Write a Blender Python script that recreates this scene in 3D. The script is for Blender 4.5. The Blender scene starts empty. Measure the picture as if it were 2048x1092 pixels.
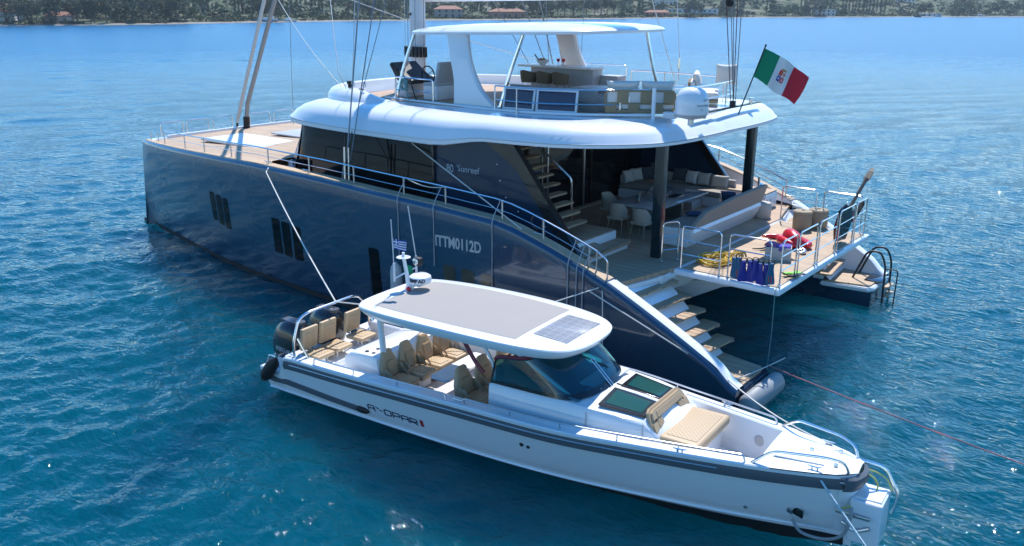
import bpy, bmesh, math, random
from mathutils import Vector, Matrix, noise
random.seed(7)
scene = bpy.context.scene
COL = scene.collection
R = math.radians

# ---------------------------------------------------------------- camera
cam_d = bpy.data.cameras.new("camera")
cam = bpy.data.objects.new("camera", cam_d)
COL.objects.link(cam)
scene.camera = cam
YAW, PITCH, ROLL = R(-51.6956), R(17.189), R(0.2534)
_F = Vector((math.cos(YAW)*math.cos(PITCH), math.sin(YAW)*math.cos(PITCH), -math.sin(PITCH)))
_R = Vector((math.sin(YAW), -math.cos(YAW), 0))
_U = _R.cross(_F)
_R2 = _R*math.cos(ROLL) + _U*math.sin(ROLL)
_U2 = _U*math.cos(ROLL) - _R*math.sin(ROLL)
m = Matrix((_R2, _U2, -_F)).transposed().to_4x4()
m.translation = Vector((-6.7578, 21.1665, 8.2297))
cam.matrix_world = m
cam_d.sensor_width = 36
cam_d.lens = 1740.05/2048*36
cam_d.clip_start = 0.1
cam_d.clip_end = 12000

# ---------------------------------------------------------------- sky and sun
SUN_EL, SUN_AZ = R(56), math.atan2(-0.61, 0.28)      # direction towards the sun in the xy plane
world = bpy.data.worlds.new("World"); scene.world = world
world.use_nodes = True
nt = world.node_tree; nt.nodes.clear()
sky = nt.nodes.new('ShaderNodeTexSky'); sky.sky_type = 'NISHITA'
sky.sun_disc = False; sky.sun_elevation = SUN_EL
sky.sun_rotation = math.pi/2 - SUN_AZ
sky.air_density = 1.0; sky.dust_density = 0.05; sky.ozone_density = 4.0
bg = nt.nodes.new('ShaderNodeBackground'); bg.inputs[1].default_value = 0.15
wo = nt.nodes.new('ShaderNodeOutputWorld')
hs = nt.nodes.new('ShaderNodeHueSaturation'); hs.inputs['Saturation'].default_value = 1.32
nt.links.new(sky.outputs[0], hs.inputs['Color']); nt.links.new(hs.outputs[0], bg.inputs[0]); nt.links.new(bg.outputs[0], wo.inputs[0])
sd = bpy.data.lights.new("sun", 'SUN'); sun = bpy.data.objects.new("sun", sd); COL.objects.link(sun)
sd.energy = 3.9; sd.angle = R(0.53); sd.color = (1.0, 0.975, 0.935)
_s = Vector((math.cos(SUN_AZ)*math.cos(SUN_EL), math.sin(SUN_AZ)*math.cos(SUN_EL), math.sin(SUN_EL)))
sun.rotation_euler = _s.to_track_quat('Z', 'Y').to_euler()
vs = scene.view_settings
vs.view_transform = 'Standard'; vs.look = 'None'; vs.gamma = 1; vs.exposure = 0.70; vs.use_curve_mapping = False
scene.render.engine = 'CYCLES'
scene.cycles.max_bounces = 8; scene.cycles.transparent_max_bounces = 8
scene.cycles.caustics_reflective = False; scene.cycles.caustics_refractive = False

# ---------------------------------------------------------------- materials
MATS = {}
def mat(name, col, rough=.5, metal=0, coat=0, spec=.5, var=0, vscale=3, bump=0, bscale=40, trans=0, alpha=1, ior=1.45, coat_rough=.05):
    if name in MATS: return MATS[name]
    m = bpy.data.materials.new(name); m.use_nodes = True
    n = m.node_tree; b = n.nodes['Principled BSDF']
    b.inputs['Base Color'].default_value = (*col, 1)
    b.inputs['Roughness'].default_value = rough
    b.inputs['Metallic'].default_value = metal
    b.inputs['Coat Weight'].default_value = coat
    b.inputs['Coat Roughness'].default_value = coat_rough
    b.inputs['Specular IOR Level'].default_value = spec
    b.inputs['Transmission Weight'].default_value = trans
    b.inputs['IOR'].default_value = ior
    b.inputs['Alpha'].default_value = alpha
    tc = n.nodes.new('ShaderNodeTexCoord')
    if var:
        nz = n.nodes.new('ShaderNodeTexNoise'); nz.inputs['Scale'].default_value = vscale; nz.inputs['Detail'].default_value = 5
        n.links.new(tc.outputs['Object'], nz.inputs['Vector'])
        mr = n.nodes.new('ShaderNodeMapRange'); mr.inputs[1].default_value = .3; mr.inputs[2].default_value = .7
        mr.inputs[3].default_value = 1-var; mr.inputs[4].default_value = 1+var
        n.links.new(nz.outputs[0], mr.inputs[0])
        mx = n.nodes.new('ShaderNodeVectorMath'); mx.operation = 'SCALE'
        mx.inputs[0].default_value = col
        n.links.new(mr.outputs[0], mx.inputs['Scale'])
        n.links.new(mx.outputs[0], b.inputs['Base Color'])
        m2 = n.nodes.new('ShaderNodeMapRange'); m2.inputs[1].default_value = .3; m2.inputs[2].default_value = .7
        m2.inputs[3].default_value = rough*.85; m2.inputs[4].default_value = min(1, rough*1.2)
        n.links.new(nz.outputs[0], m2.inputs[0]); n.links.new(m2.outputs[0], b.inputs['Roughness'])
    if bump:
        nb = n.nodes.new('ShaderNodeTexNoise'); nb.inputs['Scale'].default_value = bscale; nb.inputs['Detail'].default_value = 4
        n.links.new(tc.outputs['Object'], nb.inputs['Vector'])
        bp = n.nodes.new('ShaderNodeBump'); bp.inputs['Strength'].default_value = bump; bp.inputs['Distance'].default_value = .01
        n.links.new(nb.outputs[0], bp.inputs['Height']); n.links.new(bp.outputs[0], b.inputs['Normal'])
    MATS[name] = m
    return m

def teak(name, base, axis='Y', pitch=.065, rot=0):
    """planked teak: caulk lines every `pitch` metres along `axis`"""
    if name in MATS: return MATS[name]
    m = mat(name, base, .65)
    n = m.node_tree; b = n.nodes['Principled BSDF']
    tc = n.nodes.new('ShaderNodeTexCoord'); sx = n.nodes.new('ShaderNodeSeparateXYZ')
    n.links.new(tc.outputs['Object'], sx.inputs[0])
    dv = n.nodes.new('ShaderNodeMath'); dv.operation = 'DIVIDE'; dv.inputs[1].default_value = pitch
    n.links.new(sx.outputs[axis], dv.inputs[0])
    fr = n.nodes.new('ShaderNodeMath'); fr.operation = 'FRACT'; n.links.new(dv.outputs[0], fr.inputs[0])
    lt = n.nodes.new('ShaderNodeMath'); lt.operation = 'LESS_THAN'; lt.inputs[1].default_value = .1
    n.links.new(fr.outputs[0], lt.inputs[0])
    fl = n.nodes.new('ShaderNodeMath'); fl.operation = 'FLOOR'; n.links.new(dv.outputs[0], fl.inputs[0])
    wn = n.nodes.new('ShaderNodeTexWhiteNoise'); wn.noise_dimensions = '1D'; n.links.new(fl.outputs[0], wn.inputs['W'])
    mp = n.nodes.new('ShaderNodeMapping')
    mp.inputs['Scale'].default_value = (1.2, 18, 18) if axis == 'Y' else (18, 1.2, 18)
    n.links.new(tc.outputs['Object'], mp.inputs[0])
    nz = n.nodes.new('ShaderNodeTexNoise'); nz.inputs['Scale'].default_value = 1.5; nz.inputs['Detail'].default_value = 6
    n.links.new(mp.outputs[0], nz.inputs['Vector'])
    big = n.nodes.new('ShaderNodeTexNoise'); big.inputs['Scale'].default_value = .9; big.inputs['Detail'].default_value = 3
    n.links.new(tc.outputs['Object'], big.inputs['Vector'])
    a = n.nodes.new('ShaderNodeMath'); a.operation = 'ADD'; n.links.new(wn.outputs[0], a.inputs[0]); n.links.new(nz.outputs[0], a.inputs[1])
    a2 = n.nodes.new('ShaderNodeMath'); a2.operation = 'ADD'; n.links.new(a.outputs[0], a2.inputs[0]); n.links.new(big.outputs[0], a2.inputs[1])
    mr = n.nodes.new('ShaderNodeMapRange'); mr.inputs[1].default_value = .5; mr.inputs[2].default_value = 2.4
    mr.inputs[3].default_value = .72; mr.inputs[4].default_value = 1.25
    n.links.new(a2.outputs[0], mr.inputs[0])
    sc = n.nodes.new('ShaderNodeVectorMath'); sc.operation = 'SCALE'; sc.inputs[0].default_value = base
    n.links.new(mr.outputs[0], sc.inputs['Scale'])
    mx = n.nodes.new('ShaderNodeMix'); mx.data_type = 'RGBA'
    n.links.new(lt.outputs[0], mx.inputs['Factor']); n.links.new(sc.outputs[0], mx.inputs['A'])
    mx.inputs['B'].default_value = (base[0]*.3, base[1]*.3, base[2]*.3, 1)
    n.links.new(mx.outputs['Result'], b.inputs['Base Color'])
    return m

def quilt(name, base, scale=.085, rough=.5, planes=('X', 'Y')):
    """diamond stitched leather"""
    if name in MATS: return MATS[name]
    m = mat(name, base, rough); n = m.node_tree; b = n.nodes['Principled BSDF']
    tc = n.nodes.new('ShaderNodeTexCoord'); sx = n.nodes.new('ShaderNodeSeparateXYZ'); n.links.new(tc.outputs['UV'], sx.inputs[0])
    hs = []
    for sg in (1, -1):
        mu = n.nodes.new('ShaderNodeMath'); mu.operation = 'MULTIPLY_ADD'; mu.inputs[1].default_value = sg*1.0
        n.links.new(sx.outputs['Y'], mu.inputs[0]); n.links.new(sx.outputs['X'], mu.inputs[2])
        dv = n.nodes.new('ShaderNodeMath'); dv.operation = 'DIVIDE'; dv.inputs[1].default_value = scale
        n.links.new(mu.outputs[0], dv.inputs[0])
        fr = n.nodes.new('ShaderNodeMath'); fr.operation = 'PINGPONG'; fr.inputs[1].default_value = .5
        n.links.new(dv.outputs[0], fr.inputs[0]); hs.append(fr)
    mn = n.nodes.new('ShaderNodeMath'); mn.operation = 'MINIMUM'
    n.links.new(hs[0].outputs[0], mn.inputs[0]); n.links.new(hs[1].outputs[0], mn.inputs[1])
    pw = n.nodes.new('ShaderNodeMath'); pw.operation = 'POWER'; pw.inputs[1].default_value = .5; n.links.new(mn.outputs[0], pw.inputs[0])
    bp = n.nodes.new('ShaderNodeBump'); bp.inputs['Strength'].default_value = .6; bp.inputs['Distance'].default_value = .014
    n.links.new(pw.outputs[0], bp.inputs['Height']); n.links.new(bp.outputs[0], b.inputs['Normal'])
    lt = n.nodes.new('ShaderNodeMapRange'); lt.inputs[1].default_value = .0; lt.inputs[2].default_value = .12
    n.links.new(mn.outputs[0], lt.inputs[0])
    mx = n.nodes.new('ShaderNodeMix'); mx.data_type = 'RGBA'; n.links.new(lt.outputs[0], mx.inputs['Factor'])
    mx.inputs['A'].default_value = (base[0]*.76, base[1]*.74, base[2]*.72, 1); mx.inputs['B'].default_value = (*base, 1)
    n.links.new(mx.outputs['Result'], b.inputs['Base Color'])
    return m

WHITE = mat('gelcoat white', (.78, .79, .80), .22, coat=.4, var=.03, vscale=.8)
WHITE2 = mat('gelcoat warm white', (.70, .69, .70), .35, var=.04, vscale=2)
NAVY = mat('navy metallic hull paint', (.018, .060, .115), .26, metal=.4, coat=.9, var=.08, vscale=.35, coat_rough=.04)
NAVYW = mat('navy gloss panel', (.008, .028, .062), .18, metal=.1, coat=.2)
BLACKG = mat('black glass', (.004, .005, .006), .04, spec=.35)
BLACKP = mat('black gloss frame', (.012, .012, .013), .15, coat=.6)
BLACKM = mat('black matt', (.015, .015, .017), .55, bump=.2)
RUBBER = mat('grey rubber', (.09, .105, .12), .4)
CHROME = mat('stainless steel', (.72, .73, .75), .16, metal=1)
CHROMED = mat('brushed steel', (.55, .56, .58), .3, metal=1)
TEAK = teak('sun bleached teak', (.46, .325, .21))
TEAKD = teak('cockpit teak', (.45, .295, .19))
TEAKX = teak('teak planks athwart', (.46, .31, .19), axis='X')
TEAKCAP = mat('teak rail cap', (.50, .35, .22), .6, var=.15, vscale=6)
GREYL = mat('pale grey liner', (.42, .41, .42), .4, var=.04)
TAUPE = mat('taupe fabric', (.30, .265, .225), .85, bump=.3, bscale=120)
TAUPEL = mat('light taupe cushion', (.46, .42, .37), .85, bump=.3, bscale=90)
CREAM = mat('cream canvas cushion', (.62, .59, .55), .85, bump=.4, bscale=30)
CHAR = mat('charcoal cushion', (.045, .055, .07), .9, bump=.3)
BLUEC = mat('navy cushion', (.03, .06, .13), .9, bump=.3)
TAN = mat('tan leather', (.48, .345, .205), .5, bump=.12, bscale=90)
TANQ = quilt('tan quilted leather', (.48, .345, .205))
TANS = mat('brown leather', (.30, .215, .135), .5, bump=.12, bscale=90)
TANSQ = quilt('brown quilted leather', (.30, .215, .135))
ROPEW = mat('white rope', (.66, .64, .58), .8, bump=.5, bscale=60)
ROPET = mat('teal rope', (.16, .33, .33), .85)
WIRE = mat('rigging wire', (.22, .23, .25), .35, metal=.8)
YELLOW = mat('yellow hose', (.62, .40, .03), .5)
RED = mat('red vinyl', (.62, .015, .03), .3, coat=.3)
REDD = mat('dark red frame', (.22, .01, .025), .35, coat=.3)
CANVAS = mat('grey canvas', (.33, .305, .285), .9, var=.05, vscale=1.5, bump=.3, bscale=70)
ROPEBR = mat('woven brown rope', (.17, .125, .08), .9, bump=.8, bscale=50)
WICKER = mat('woven beige basket', (.36, .29, .20), .9, bump=.9, bscale=45, var=.12, vscale=20)

# ---------------------------------------------------------------- geometry helpers
class MB:
    def __init__(s): s.bm = bmesh.new()
    def add(s, t, M=None):
        if M is not None: t.transform(M)
        me = bpy.data.meshes.new('tmp'); t.to_mesh(me); t.free(); s.bm.from_mesh(me); bpy.data.meshes.remove(me)
        return s
    def box(s, c, d, bev=0, seg=2, M=None, rz=0, ry=0, rx=0):
        t = bmesh.new(); bmesh.ops.create_cube(t, size=1)
        bmesh.ops.scale(t, vec=d, verts=t.verts)
        if bev:
            bmesh.ops.bevel(t, geom=list(t.edges), offset=min(bev, min(d)*.49), segments=seg, profile=.6, affect='EDGES')
        T = Matrix.Translation(c) @ Matrix.Rotation(rz, 4, 'Z') @ Matrix.Rotation(ry, 4, 'Y') @ Matrix.Rotation(rx, 4, 'X')
        if M is not None: T = M @ T
        return s.add(t, T)
    def tube(s, pts, r, n=8, closed=False, M=None):
        pts = [Vector(p) for p in pts]; t = bmesh.new(); rings = []
        L = len(pts); prev = None
        for i, p in enumerate(pts):
            if closed: d = pts[(i+1) % L] - pts[i-1]
            elif i == 0: d = pts[1]-p
            elif i == L-1: d = p-pts[-2]
            else: d = (pts[i+1]-p).normalized() + (p-pts[i-1]).normalized()
            if d.length < 1e-9: d = Vector((0, 0, 1))
            d.normalize()
            if prev is None:
                a = Vector((0, 0, 1)) if abs(d.z) < .9 else Vector((1, 0, 0))
                u = d.cross(a).normalized()
            else:
                u = prev - d*prev.dot(d)
                u = u.normalized() if u.length > 1e-6 else d.cross(Vector((0, 0, 1))).normalized()
            prev = u; v = d.cross(u)
            rr = r[i] if isinstance(r, (list, tuple)) else r
            rings.append([t.verts.new(p + (u*math.cos(2*math.pi*k/n) + v*math.sin(2*math.pi*k/n))*rr) for k in range(n)])
        for i in range(L if closed else L-1):
            a, b = rings[i], rings[(i+1) % L]
            for k in range(n): t.faces.new((a[k], a[(k+1) % n], b[(k+1) % n], b[k]))
        if not closed:
            t.faces.new(rings[0][::-1]); t.faces.new(rings[-1])
        return s.add(t, M)
    def grid(s, rows, cu=False, cv=False, M=None, caps=False):
        t = bmesh.new(); V = [[t.verts.new(p) for p in r] for r in rows]
        nr, nc = len(V), len(V[0])
        for i in range(nr if cu else nr-1):
            for j in range(nc if cv else nc-1):
                q = (V[i][j], V[i][(j+1) % nc], V[(i+1) % nr][(j+1) % nc], V[(i+1) % nr][j])
                try: t.faces.new(q)
                except ValueError: pass
        if caps:
            t.faces.new(V[0][::-1]); t.faces.new(V[-1])
        bmesh.ops.remove_doubles(t, verts=t.verts, dist=1e-5)
        return s.add(t, M)
    def prism(s, poly, z0, z1, M=None, bev=0, seg=2):
        t = bmesh.new()
        a = [t.verts.new((p[0], p[1], z0)) for p in poly]; b = [t.verts.new((p[0], p[1], z1)) for p in poly]
        t.faces.new(a[::-1]); t.faces.new(b); n = len(poly)
        for i in range(n): t.faces.new((a[i], a[(i+1) % n], b[(i+1) % n], b[i]))
        bmesh.ops.recalc_face_normals(t, faces=t.faces)
        if bev: bmesh.ops.bevel(t, geom=[e for e in t.edges if abs(e.verts[0].co.z-e.verts[1].co.z) < 1e-6], offset=bev, segments=seg, affect='EDGES')
        return s.add(t, M)
    def lathe(s, prof, n=24, M=None):
        rows = [[(r*math.cos(2*math.pi*k/n), r*math.sin(2*math.pi*k/n), z) for k in range(n)] for r, z in prof]
        return s.grid(rows, cv=True, M=M)
    def ball(s, c, r, M=None, u=16, v=10):
        t = bmesh.new(); bmesh.ops.create_uvsphere(t, u_segments=u, v_segments=v, radius=1)
        if not isinstance(r, (list, tuple)): r = (r, r, r)
        T = Matrix.Translation(c) @ Matrix.Diagonal((*r, 1))
        return s.add(t, (M @ T) if M is not None else T)
    def build(s, name, mt, parent=None, ang=35, smooth=True, label=None, recalc=True, uv=None):
        if recalc: bmesh.ops.recalc_face_normals(s.bm, faces=s.bm.faces)
        me = bpy.data.meshes.new(name); s.bm.to_mesh(me)
        if uv:
            ul = me.uv_layers.new(name='UV')
            for lp in me.loops:
                co = me.vertices[lp.vertex_index].co
                ul.data[lp.index].uv = uv(co)
        s.bm.free()
        me.materials.append(mt)
        if smooth:
            me.shade_smooth()
            me.set_sharp_from_angle(angle=R(ang))
        o = bpy.data.objects.new(name, me); COL.objects.link(o)
        if parent is not None: o.parent = parent
        if label: o['label'] = label
        return o

def tag(o, label=None, cat=None, group=None, kind=None):
    if label: o['label'] = label
    if cat: o['category'] = cat
    if group: o['group'] = group
    if kind: o['kind'] = kind
    return o
def empty(name, loc=(0, 0, 0), rz=0, label=None, cat=None, group=None):
    o = bpy.data.objects.new(name, None); COL.objects.link(o); o.empty_display_size = .2
    o.location = loc; o.rotation_euler = (0, 0, rz)
    return tag(o, label, cat, group)
def copy_tree(o, parent=None, loc=None, rz=None, sc=None, label=None):
    c = o.copy(); COL.objects.link(c); c.parent = parent
    if loc is not None: c.location = loc
    if rz is not None: c.rotation_euler = (0, 0, rz)
    if sc is not None: c.scale = sc if isinstance(sc, (tuple, list)) else (sc, sc, sc)
    if label: c['label'] = label
    for ch in [q for q in list(bpy.data.objects) if q.parent == o]: copy_tree(ch, c)
    return c
def smooth_path(pts, n=6, closed=False):
    """Catmull-Rom through the points"""
    P = [Vector(p) for p in pts]; out = []; L = len(P)
    for i in range(L if closed else L-1):
        if closed: p0, p1, p2, p3 = P[i-1], P[i], P[(i+1) % L], P[(i+2) % L]
        else: p0, p1, p2, p3 = P[max(i-1, 0)], P[i], P[i+1], P[min(i+2, L-1)]
        for k in range(n):
            t = k/n
            out.append(.5*((2*p1)+(p2-p0)*t+(2*p0-5*p1+4*p2-p3)*t*t+(3*p1-p0-3*p2+p3)*t**3))
    if not closed: out.append(P[-1])
    return out
def round_path(pts, rad=.08, n=4, closed=False):
    """polyline with rounded corners"""
    P = [Vector(p) for p in pts]; out = []; L = len(P)
    for i, p in enumerate(P):
        if not closed and i in (0, L-1): out.append(p); continue
        a = P[i-1]-p; b = P[(i+1) % L]-p; r = min(rad, a.length*.45, b.length*.45)
        p0 = p+a.normalized()*r; p2 = p+b.normalized()*r
        for k in range(n+1):
            t = k/n; out.append(p0*(1-t)**2 + p*2*t*(1-t) + p2*t*t)
    return out
def lerp_tab(tab, x):
    if x <= tab[0][0]: return tab[0][1]
    for (x0, y0), (x1, y1) in zip(tab, tab[1:]):
        if x <= x1:
            return y0 + (y1-y0)*(x-x0)/(x1-x0)
    return tab[-1][1]
def smooth_tab(tab):
    """monotone-ish resample through catmull-rom for smoother curves"""
    pts = smooth_path([(x, y, 0) for x, y in tab], 8)
    return [(p.x, p.y) for p in pts]
def sstep(a, b, x):
    t = max(0, min(1, (x-a)/(b-a))); return t*t*(3-2*t)
def sag(a, b, d, n=16):
    a, b = Vector(a), Vector(b)
    return [a.lerp(b, i/n) - Vector((0, 0, d*4*(i/n)*(1-i/n))) for i in range(n+1)]
def text_mesh(txt, size, xs=1, bold=0, ext=.002, space=1):
    cu = bpy.data.curves.new('txt', 'FONT'); cu.body = txt; cu.size = size; cu.align_x = 'LEFT'; cu.align_y = 'BOTTOM'
    cu.offset = bold; cu.extrude = ext; cu.space_character = space
    ob = bpy.data.objects.new('txt', cu); COL.objects.link(ob)
    dg = bpy.context.evaluated_depsgraph_get(); dg.update()
    me = bpy.data.meshes.new_from_object(ob.evaluated_get(dg))
    bpy.data.objects.remove(ob); bpy.data.curves.remove(cu)
    for v in me.vertices: v.co.x *= xs
    return me
def text_obj(txt, size, M, mt, parent, name='lettering', xs=1, bold=0, ext=.002, warp=None, space=1):
    me = text_mesh(txt, size, xs, bold, ext, space); me.name = name
    me.transform(M)
    if warp:
        for v in me.vertices: v.co = warp(v.co)
    me.materials.clear(); me.materials.append(mt)
    o = bpy.data.objects.new(name, me); COL.objects.link(o); o.parent = parent
    return o
def basis(o, x, y):
    """matrix: local x -> x, local y -> y, z -> cross, at origin o"""
    x = Vector(x).normalized(); y = Vector(y); y = (y - x*y.dot(x)).normalized(); z = x.cross(y)
    M = Matrix((x, y, z)).transposed().to_4x4(); M.translation = Vector(o); return M
# ---------------------------------------------------------------- water: a real choppy surface out to the shore, set in a flat sheet
import numpy as np
def water():
    m = bpy.data.materials.new('sea water'); m.use_nodes = True
    n = m.node_tree; b = n.nodes['Principled BSDF']; N = n.nodes.new; Lk = n.links.new
    b.inputs['IOR'].default_value = 1.37; b.inputs['Specular IOR Level'].default_value = .32
    b.inputs['Subsurface Weight'].default_value = 1; b.inputs['Subsurface Radius'].default_value = (.5, 1, 1); b.inputs['Subsurface Scale'].default_value = 6
    n.nodes['Principled BSDF'].subsurface_method = 'BURLEY'
    tc = N('ShaderNodeTexCoord')
    def nz(scale, det, rot=0, st=(1, 1, 1), rough=.55, dist=0):
        mp = N('ShaderNodeMapping'); mp.inputs['Rotation'].default_value = (0, 0, R(rot)); mp.inputs['Scale'].default_value = st
        Lk(tc.outputs['Object'], mp.inputs[0])
        t = N('ShaderNodeTexNoise'); t.inputs['Scale'].default_value = scale; t.inputs['Detail'].default_value = det
        t.inputs['Roughness'].default_value = rough; t.inputs['Distortion'].default_value = dist
        Lk(mp.outputs[0], t.inputs['Vector']); return t
    chop = nz(1.7, 3, 35, (1, 1.9, 1), .55, .3); rip = nz(6.5, 1.5, 20, (1, 1.7, 1), .5)
    def bump(h, dist, prev=None):
        q = N('ShaderNodeBump'); q.inputs['Strength'].default_value = 1; q.inputs['Distance'].default_value = dist
        Lk(h.outputs[0], q.inputs['Height'])
        if prev is not None: Lk(prev.outputs[0], q.inputs['Normal'])
        return q
    b2 = bump(chop, .085); b3 = bump(rip, .030, b2)
    Lk(b3.outputs[0], b.inputs['Normal'])
    ln = N('ShaderNodeVectorMath'); ln.operation = 'LENGTH'; Lk(tc.outputs['Object'], ln.inputs[0])
    rr = N('ShaderNodeMapRange'); rr.inputs[1].default_value = 15; rr.inputs[2].default_value = 160; rr.inputs[3].default_value = .025; rr.inputs[4].default_value = .29
    Lk(ln.outputs['Value'], rr.inputs[0]); Lk(rr.outputs[0], b.inputs['Roughness'])
    big = nz(.035, 4, 0, (1, 1, 1), .5)
    cr = N('ShaderNodeValToRGB'); e = cr.color_ramp.elements
    e[0].position = .35; e[0].color = WC[0]; e[1].position = .66; e[1].color = WC[1]
    Lk(big.outputs[0], cr.inputs[0])
    # base colour bluer and lighter far out: sky reflection and haze put into the colour
    dr = N('ShaderNodeMapRange'); dr.inputs[1].default_value = 20; dr.inputs[2].default_value = 160; Lk(ln.outputs['Value'], dr.inputs[0])
    mx = N('ShaderNodeMix'); mx.data_type = 'RGBA'; Lk(dr.outputs[0], mx.inputs['Factor']); Lk(cr.outputs[0], mx.inputs['A']); mx.inputs['B'].default_value = WC[2]
    mr = N('ShaderNodeMapRange'); mr.inputs[1].default_value = .34; mr.inputs[2].default_value = .66; mr.inputs[3].default_value = .93; mr.inputs[4].default_value = 1.08
    Lk(chop.outputs[0], mr.inputs[0])  # chop crests tinted slightly lighter: ripple reflections painted into the base colour
    sc = N('ShaderNodeVectorMath'); sc.operation = 'SCALE'; Lk(mx.outputs['Result'], sc.inputs[0]); Lk(mr.outputs[0], sc.inputs['Scale'])
    Lk(sc.outputs[0], b.inputs['Base Color'])
    MATS['water'] = m
    # polar grid of waves
    rng = np.random.default_rng(3)
    NR, NA = 820, 640
    r = 5*np.exp(np.linspace(0, math.log(760/5), NR)); a = np.radians(np.linspace(-51.7-43, -51.7+43, NA))
    RR, AA = np.meshgrid(r, a, indexing='ij')
    X = -6.76+RR*np.cos(AA); Y = 21.17+RR*np.sin(AA); Z = np.zeros_like(X)
    cell = RR*max(math.log(760/5)/NR, math.radians(86)/NA)
    K1, K2 = 58, 16; K = K1+K2
    lam = np.concatenate([np.exp(rng.uniform(math.log(.30), math.log(1.35), K1)), np.exp(rng.uniform(math.log(1.6), math.log(6), K2))])
    th = R(-22)+np.concatenate([rng.normal(0, R(34), K1), rng.normal(0, R(20), K2)]); ph = rng.uniform(0, 6.28, K)
    sl = np.concatenate([np.full(K1, SLOPE/math.sqrt(K1/2)), np.full(K2, .05/math.sqrt(K2/2))])*(.7+.6*rng.random(K))
    gust = .75+.5*np.sin(X*.05+1.3*np.sin(Y*.03))*np.sin(Y*.043+.7)
    for i in range(K):
        k = 2*math.pi/lam[i]; A = sl[i]/k
        att = np.clip((lam[i]/cell-2.2)/3, 0, 1)
        q = k*(X*math.cos(th[i])+Y*math.sin(th[i]))+ph[i]+.6*np.sin(X*.21+i)+.6*np.sin(Y*.17-i*2)
        Z += A*att*gust*(np.exp(1.3*(np.sin(q)-1))*1.7-.8)
    # calmer in the lee of the hulls
    edge = np.minimum(1, np.minimum((AA-AA.min())/.03, (AA.max()-AA)/.03)); Z *= np.clip(edge, 0, 1)*np.clip((760-RR)/60, 0, 1)
    co = np.stack([X, Y, Z], -1).reshape(-1, 3)
    idx = np.arange(NR*NA).reshape(NR, NA)
    q = np.stack([idx[:-1, :-1], idx[1:, :-1], idx[1:, 1:], idx[:-1, 1:]], -1).reshape(-1, 4)
    S = 5000; base = len(co); zz = -.22
    co = np.vstack([co, [(-S, -S, zz), (S, -S, zz), (S, S, zz), (-S, S, zz)]])
    q = np.vstack([q, [[base, base+1, base+2, base+3]]])
    me = bpy.data.meshes.new('sea'); me.vertices.add(len(co)); me.vertices.foreach_set('co', co.ravel().astype(np.float32))
    me.loops.add(q.size); me.loops.foreach_set('vertex_index', q.ravel().astype(np.int32))
    me.polygons.add(len(q)); me.polygons.foreach_set('loop_start', np.arange(0, q.size, 4, dtype=np.int32)); me.polygons.foreach_set('loop_total', np.full(len(q), 4, dtype=np.int32))
    me.update(calc_edges=True); me.validate(); me.shade_smooth()
    me.materials.append(m)
    o = bpy.data.objects.new('sea', me); COL.objects.link(o); tag(o, kind='structure')
    return o
WC = [(.000, .056, .082, 1), (.000, .060, .094, 1), (.001, .090, .20, 1)]
SLOPE = .20
water()
# ================================================================ the sailing catamaran (world frame: x forward, y port)
CAT = empty('sailing_catamaran', (0, 0, 0), label='large navy and white sailing catamaran with covered cockpit and flybridge, moored behind the white motorboat', cat='catamaran')
YS = smooth_tab([(-.2, 5.48), (3, 5.65), (8, 5.75), (13, 5.75), (17, 5.52), (20, 5.15), (22.5, 4.68), (24.4, 4.22)])
ZS = [(-.2, .56), (0, .68), (.3, .98), (.54, 1.12), (1.1, 1.44), (1.77, 1.80), (2.3, 2.07), (2.86, 2.34), (3.7, 2.66), (4.4, 2.90), (5.0, 3.08), (5.5, 3.22), (6.0, 3.31), (8, 3.41), (10, 3.48), (12.4, 3.57), (15.5, 3.6), (18.4, 3.52), (22, 3.38), (24.4, 3.3)]
YC = [(-.2, 4.55), (12, 4.5), (20, 4.35), (24.4, 4.12)]      # hull centre line
YI = [(-.2, 3.62), (14, 3.5), (20, 3.75), (24.4, 4.02)]      # inner side
def ys(x): return lerp_tab(YS, x)
def zs(x): return lerp_tab(ZS, x)
def y_out(x, z):
    zt = 3.4; k = max(0, min(1, z/zt)); top = ys(x)
    fl = .10 + .25*sstep(14, 24, x)                       # flare towards the bow
    return top - fl*(1-k)**1.6
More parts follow.
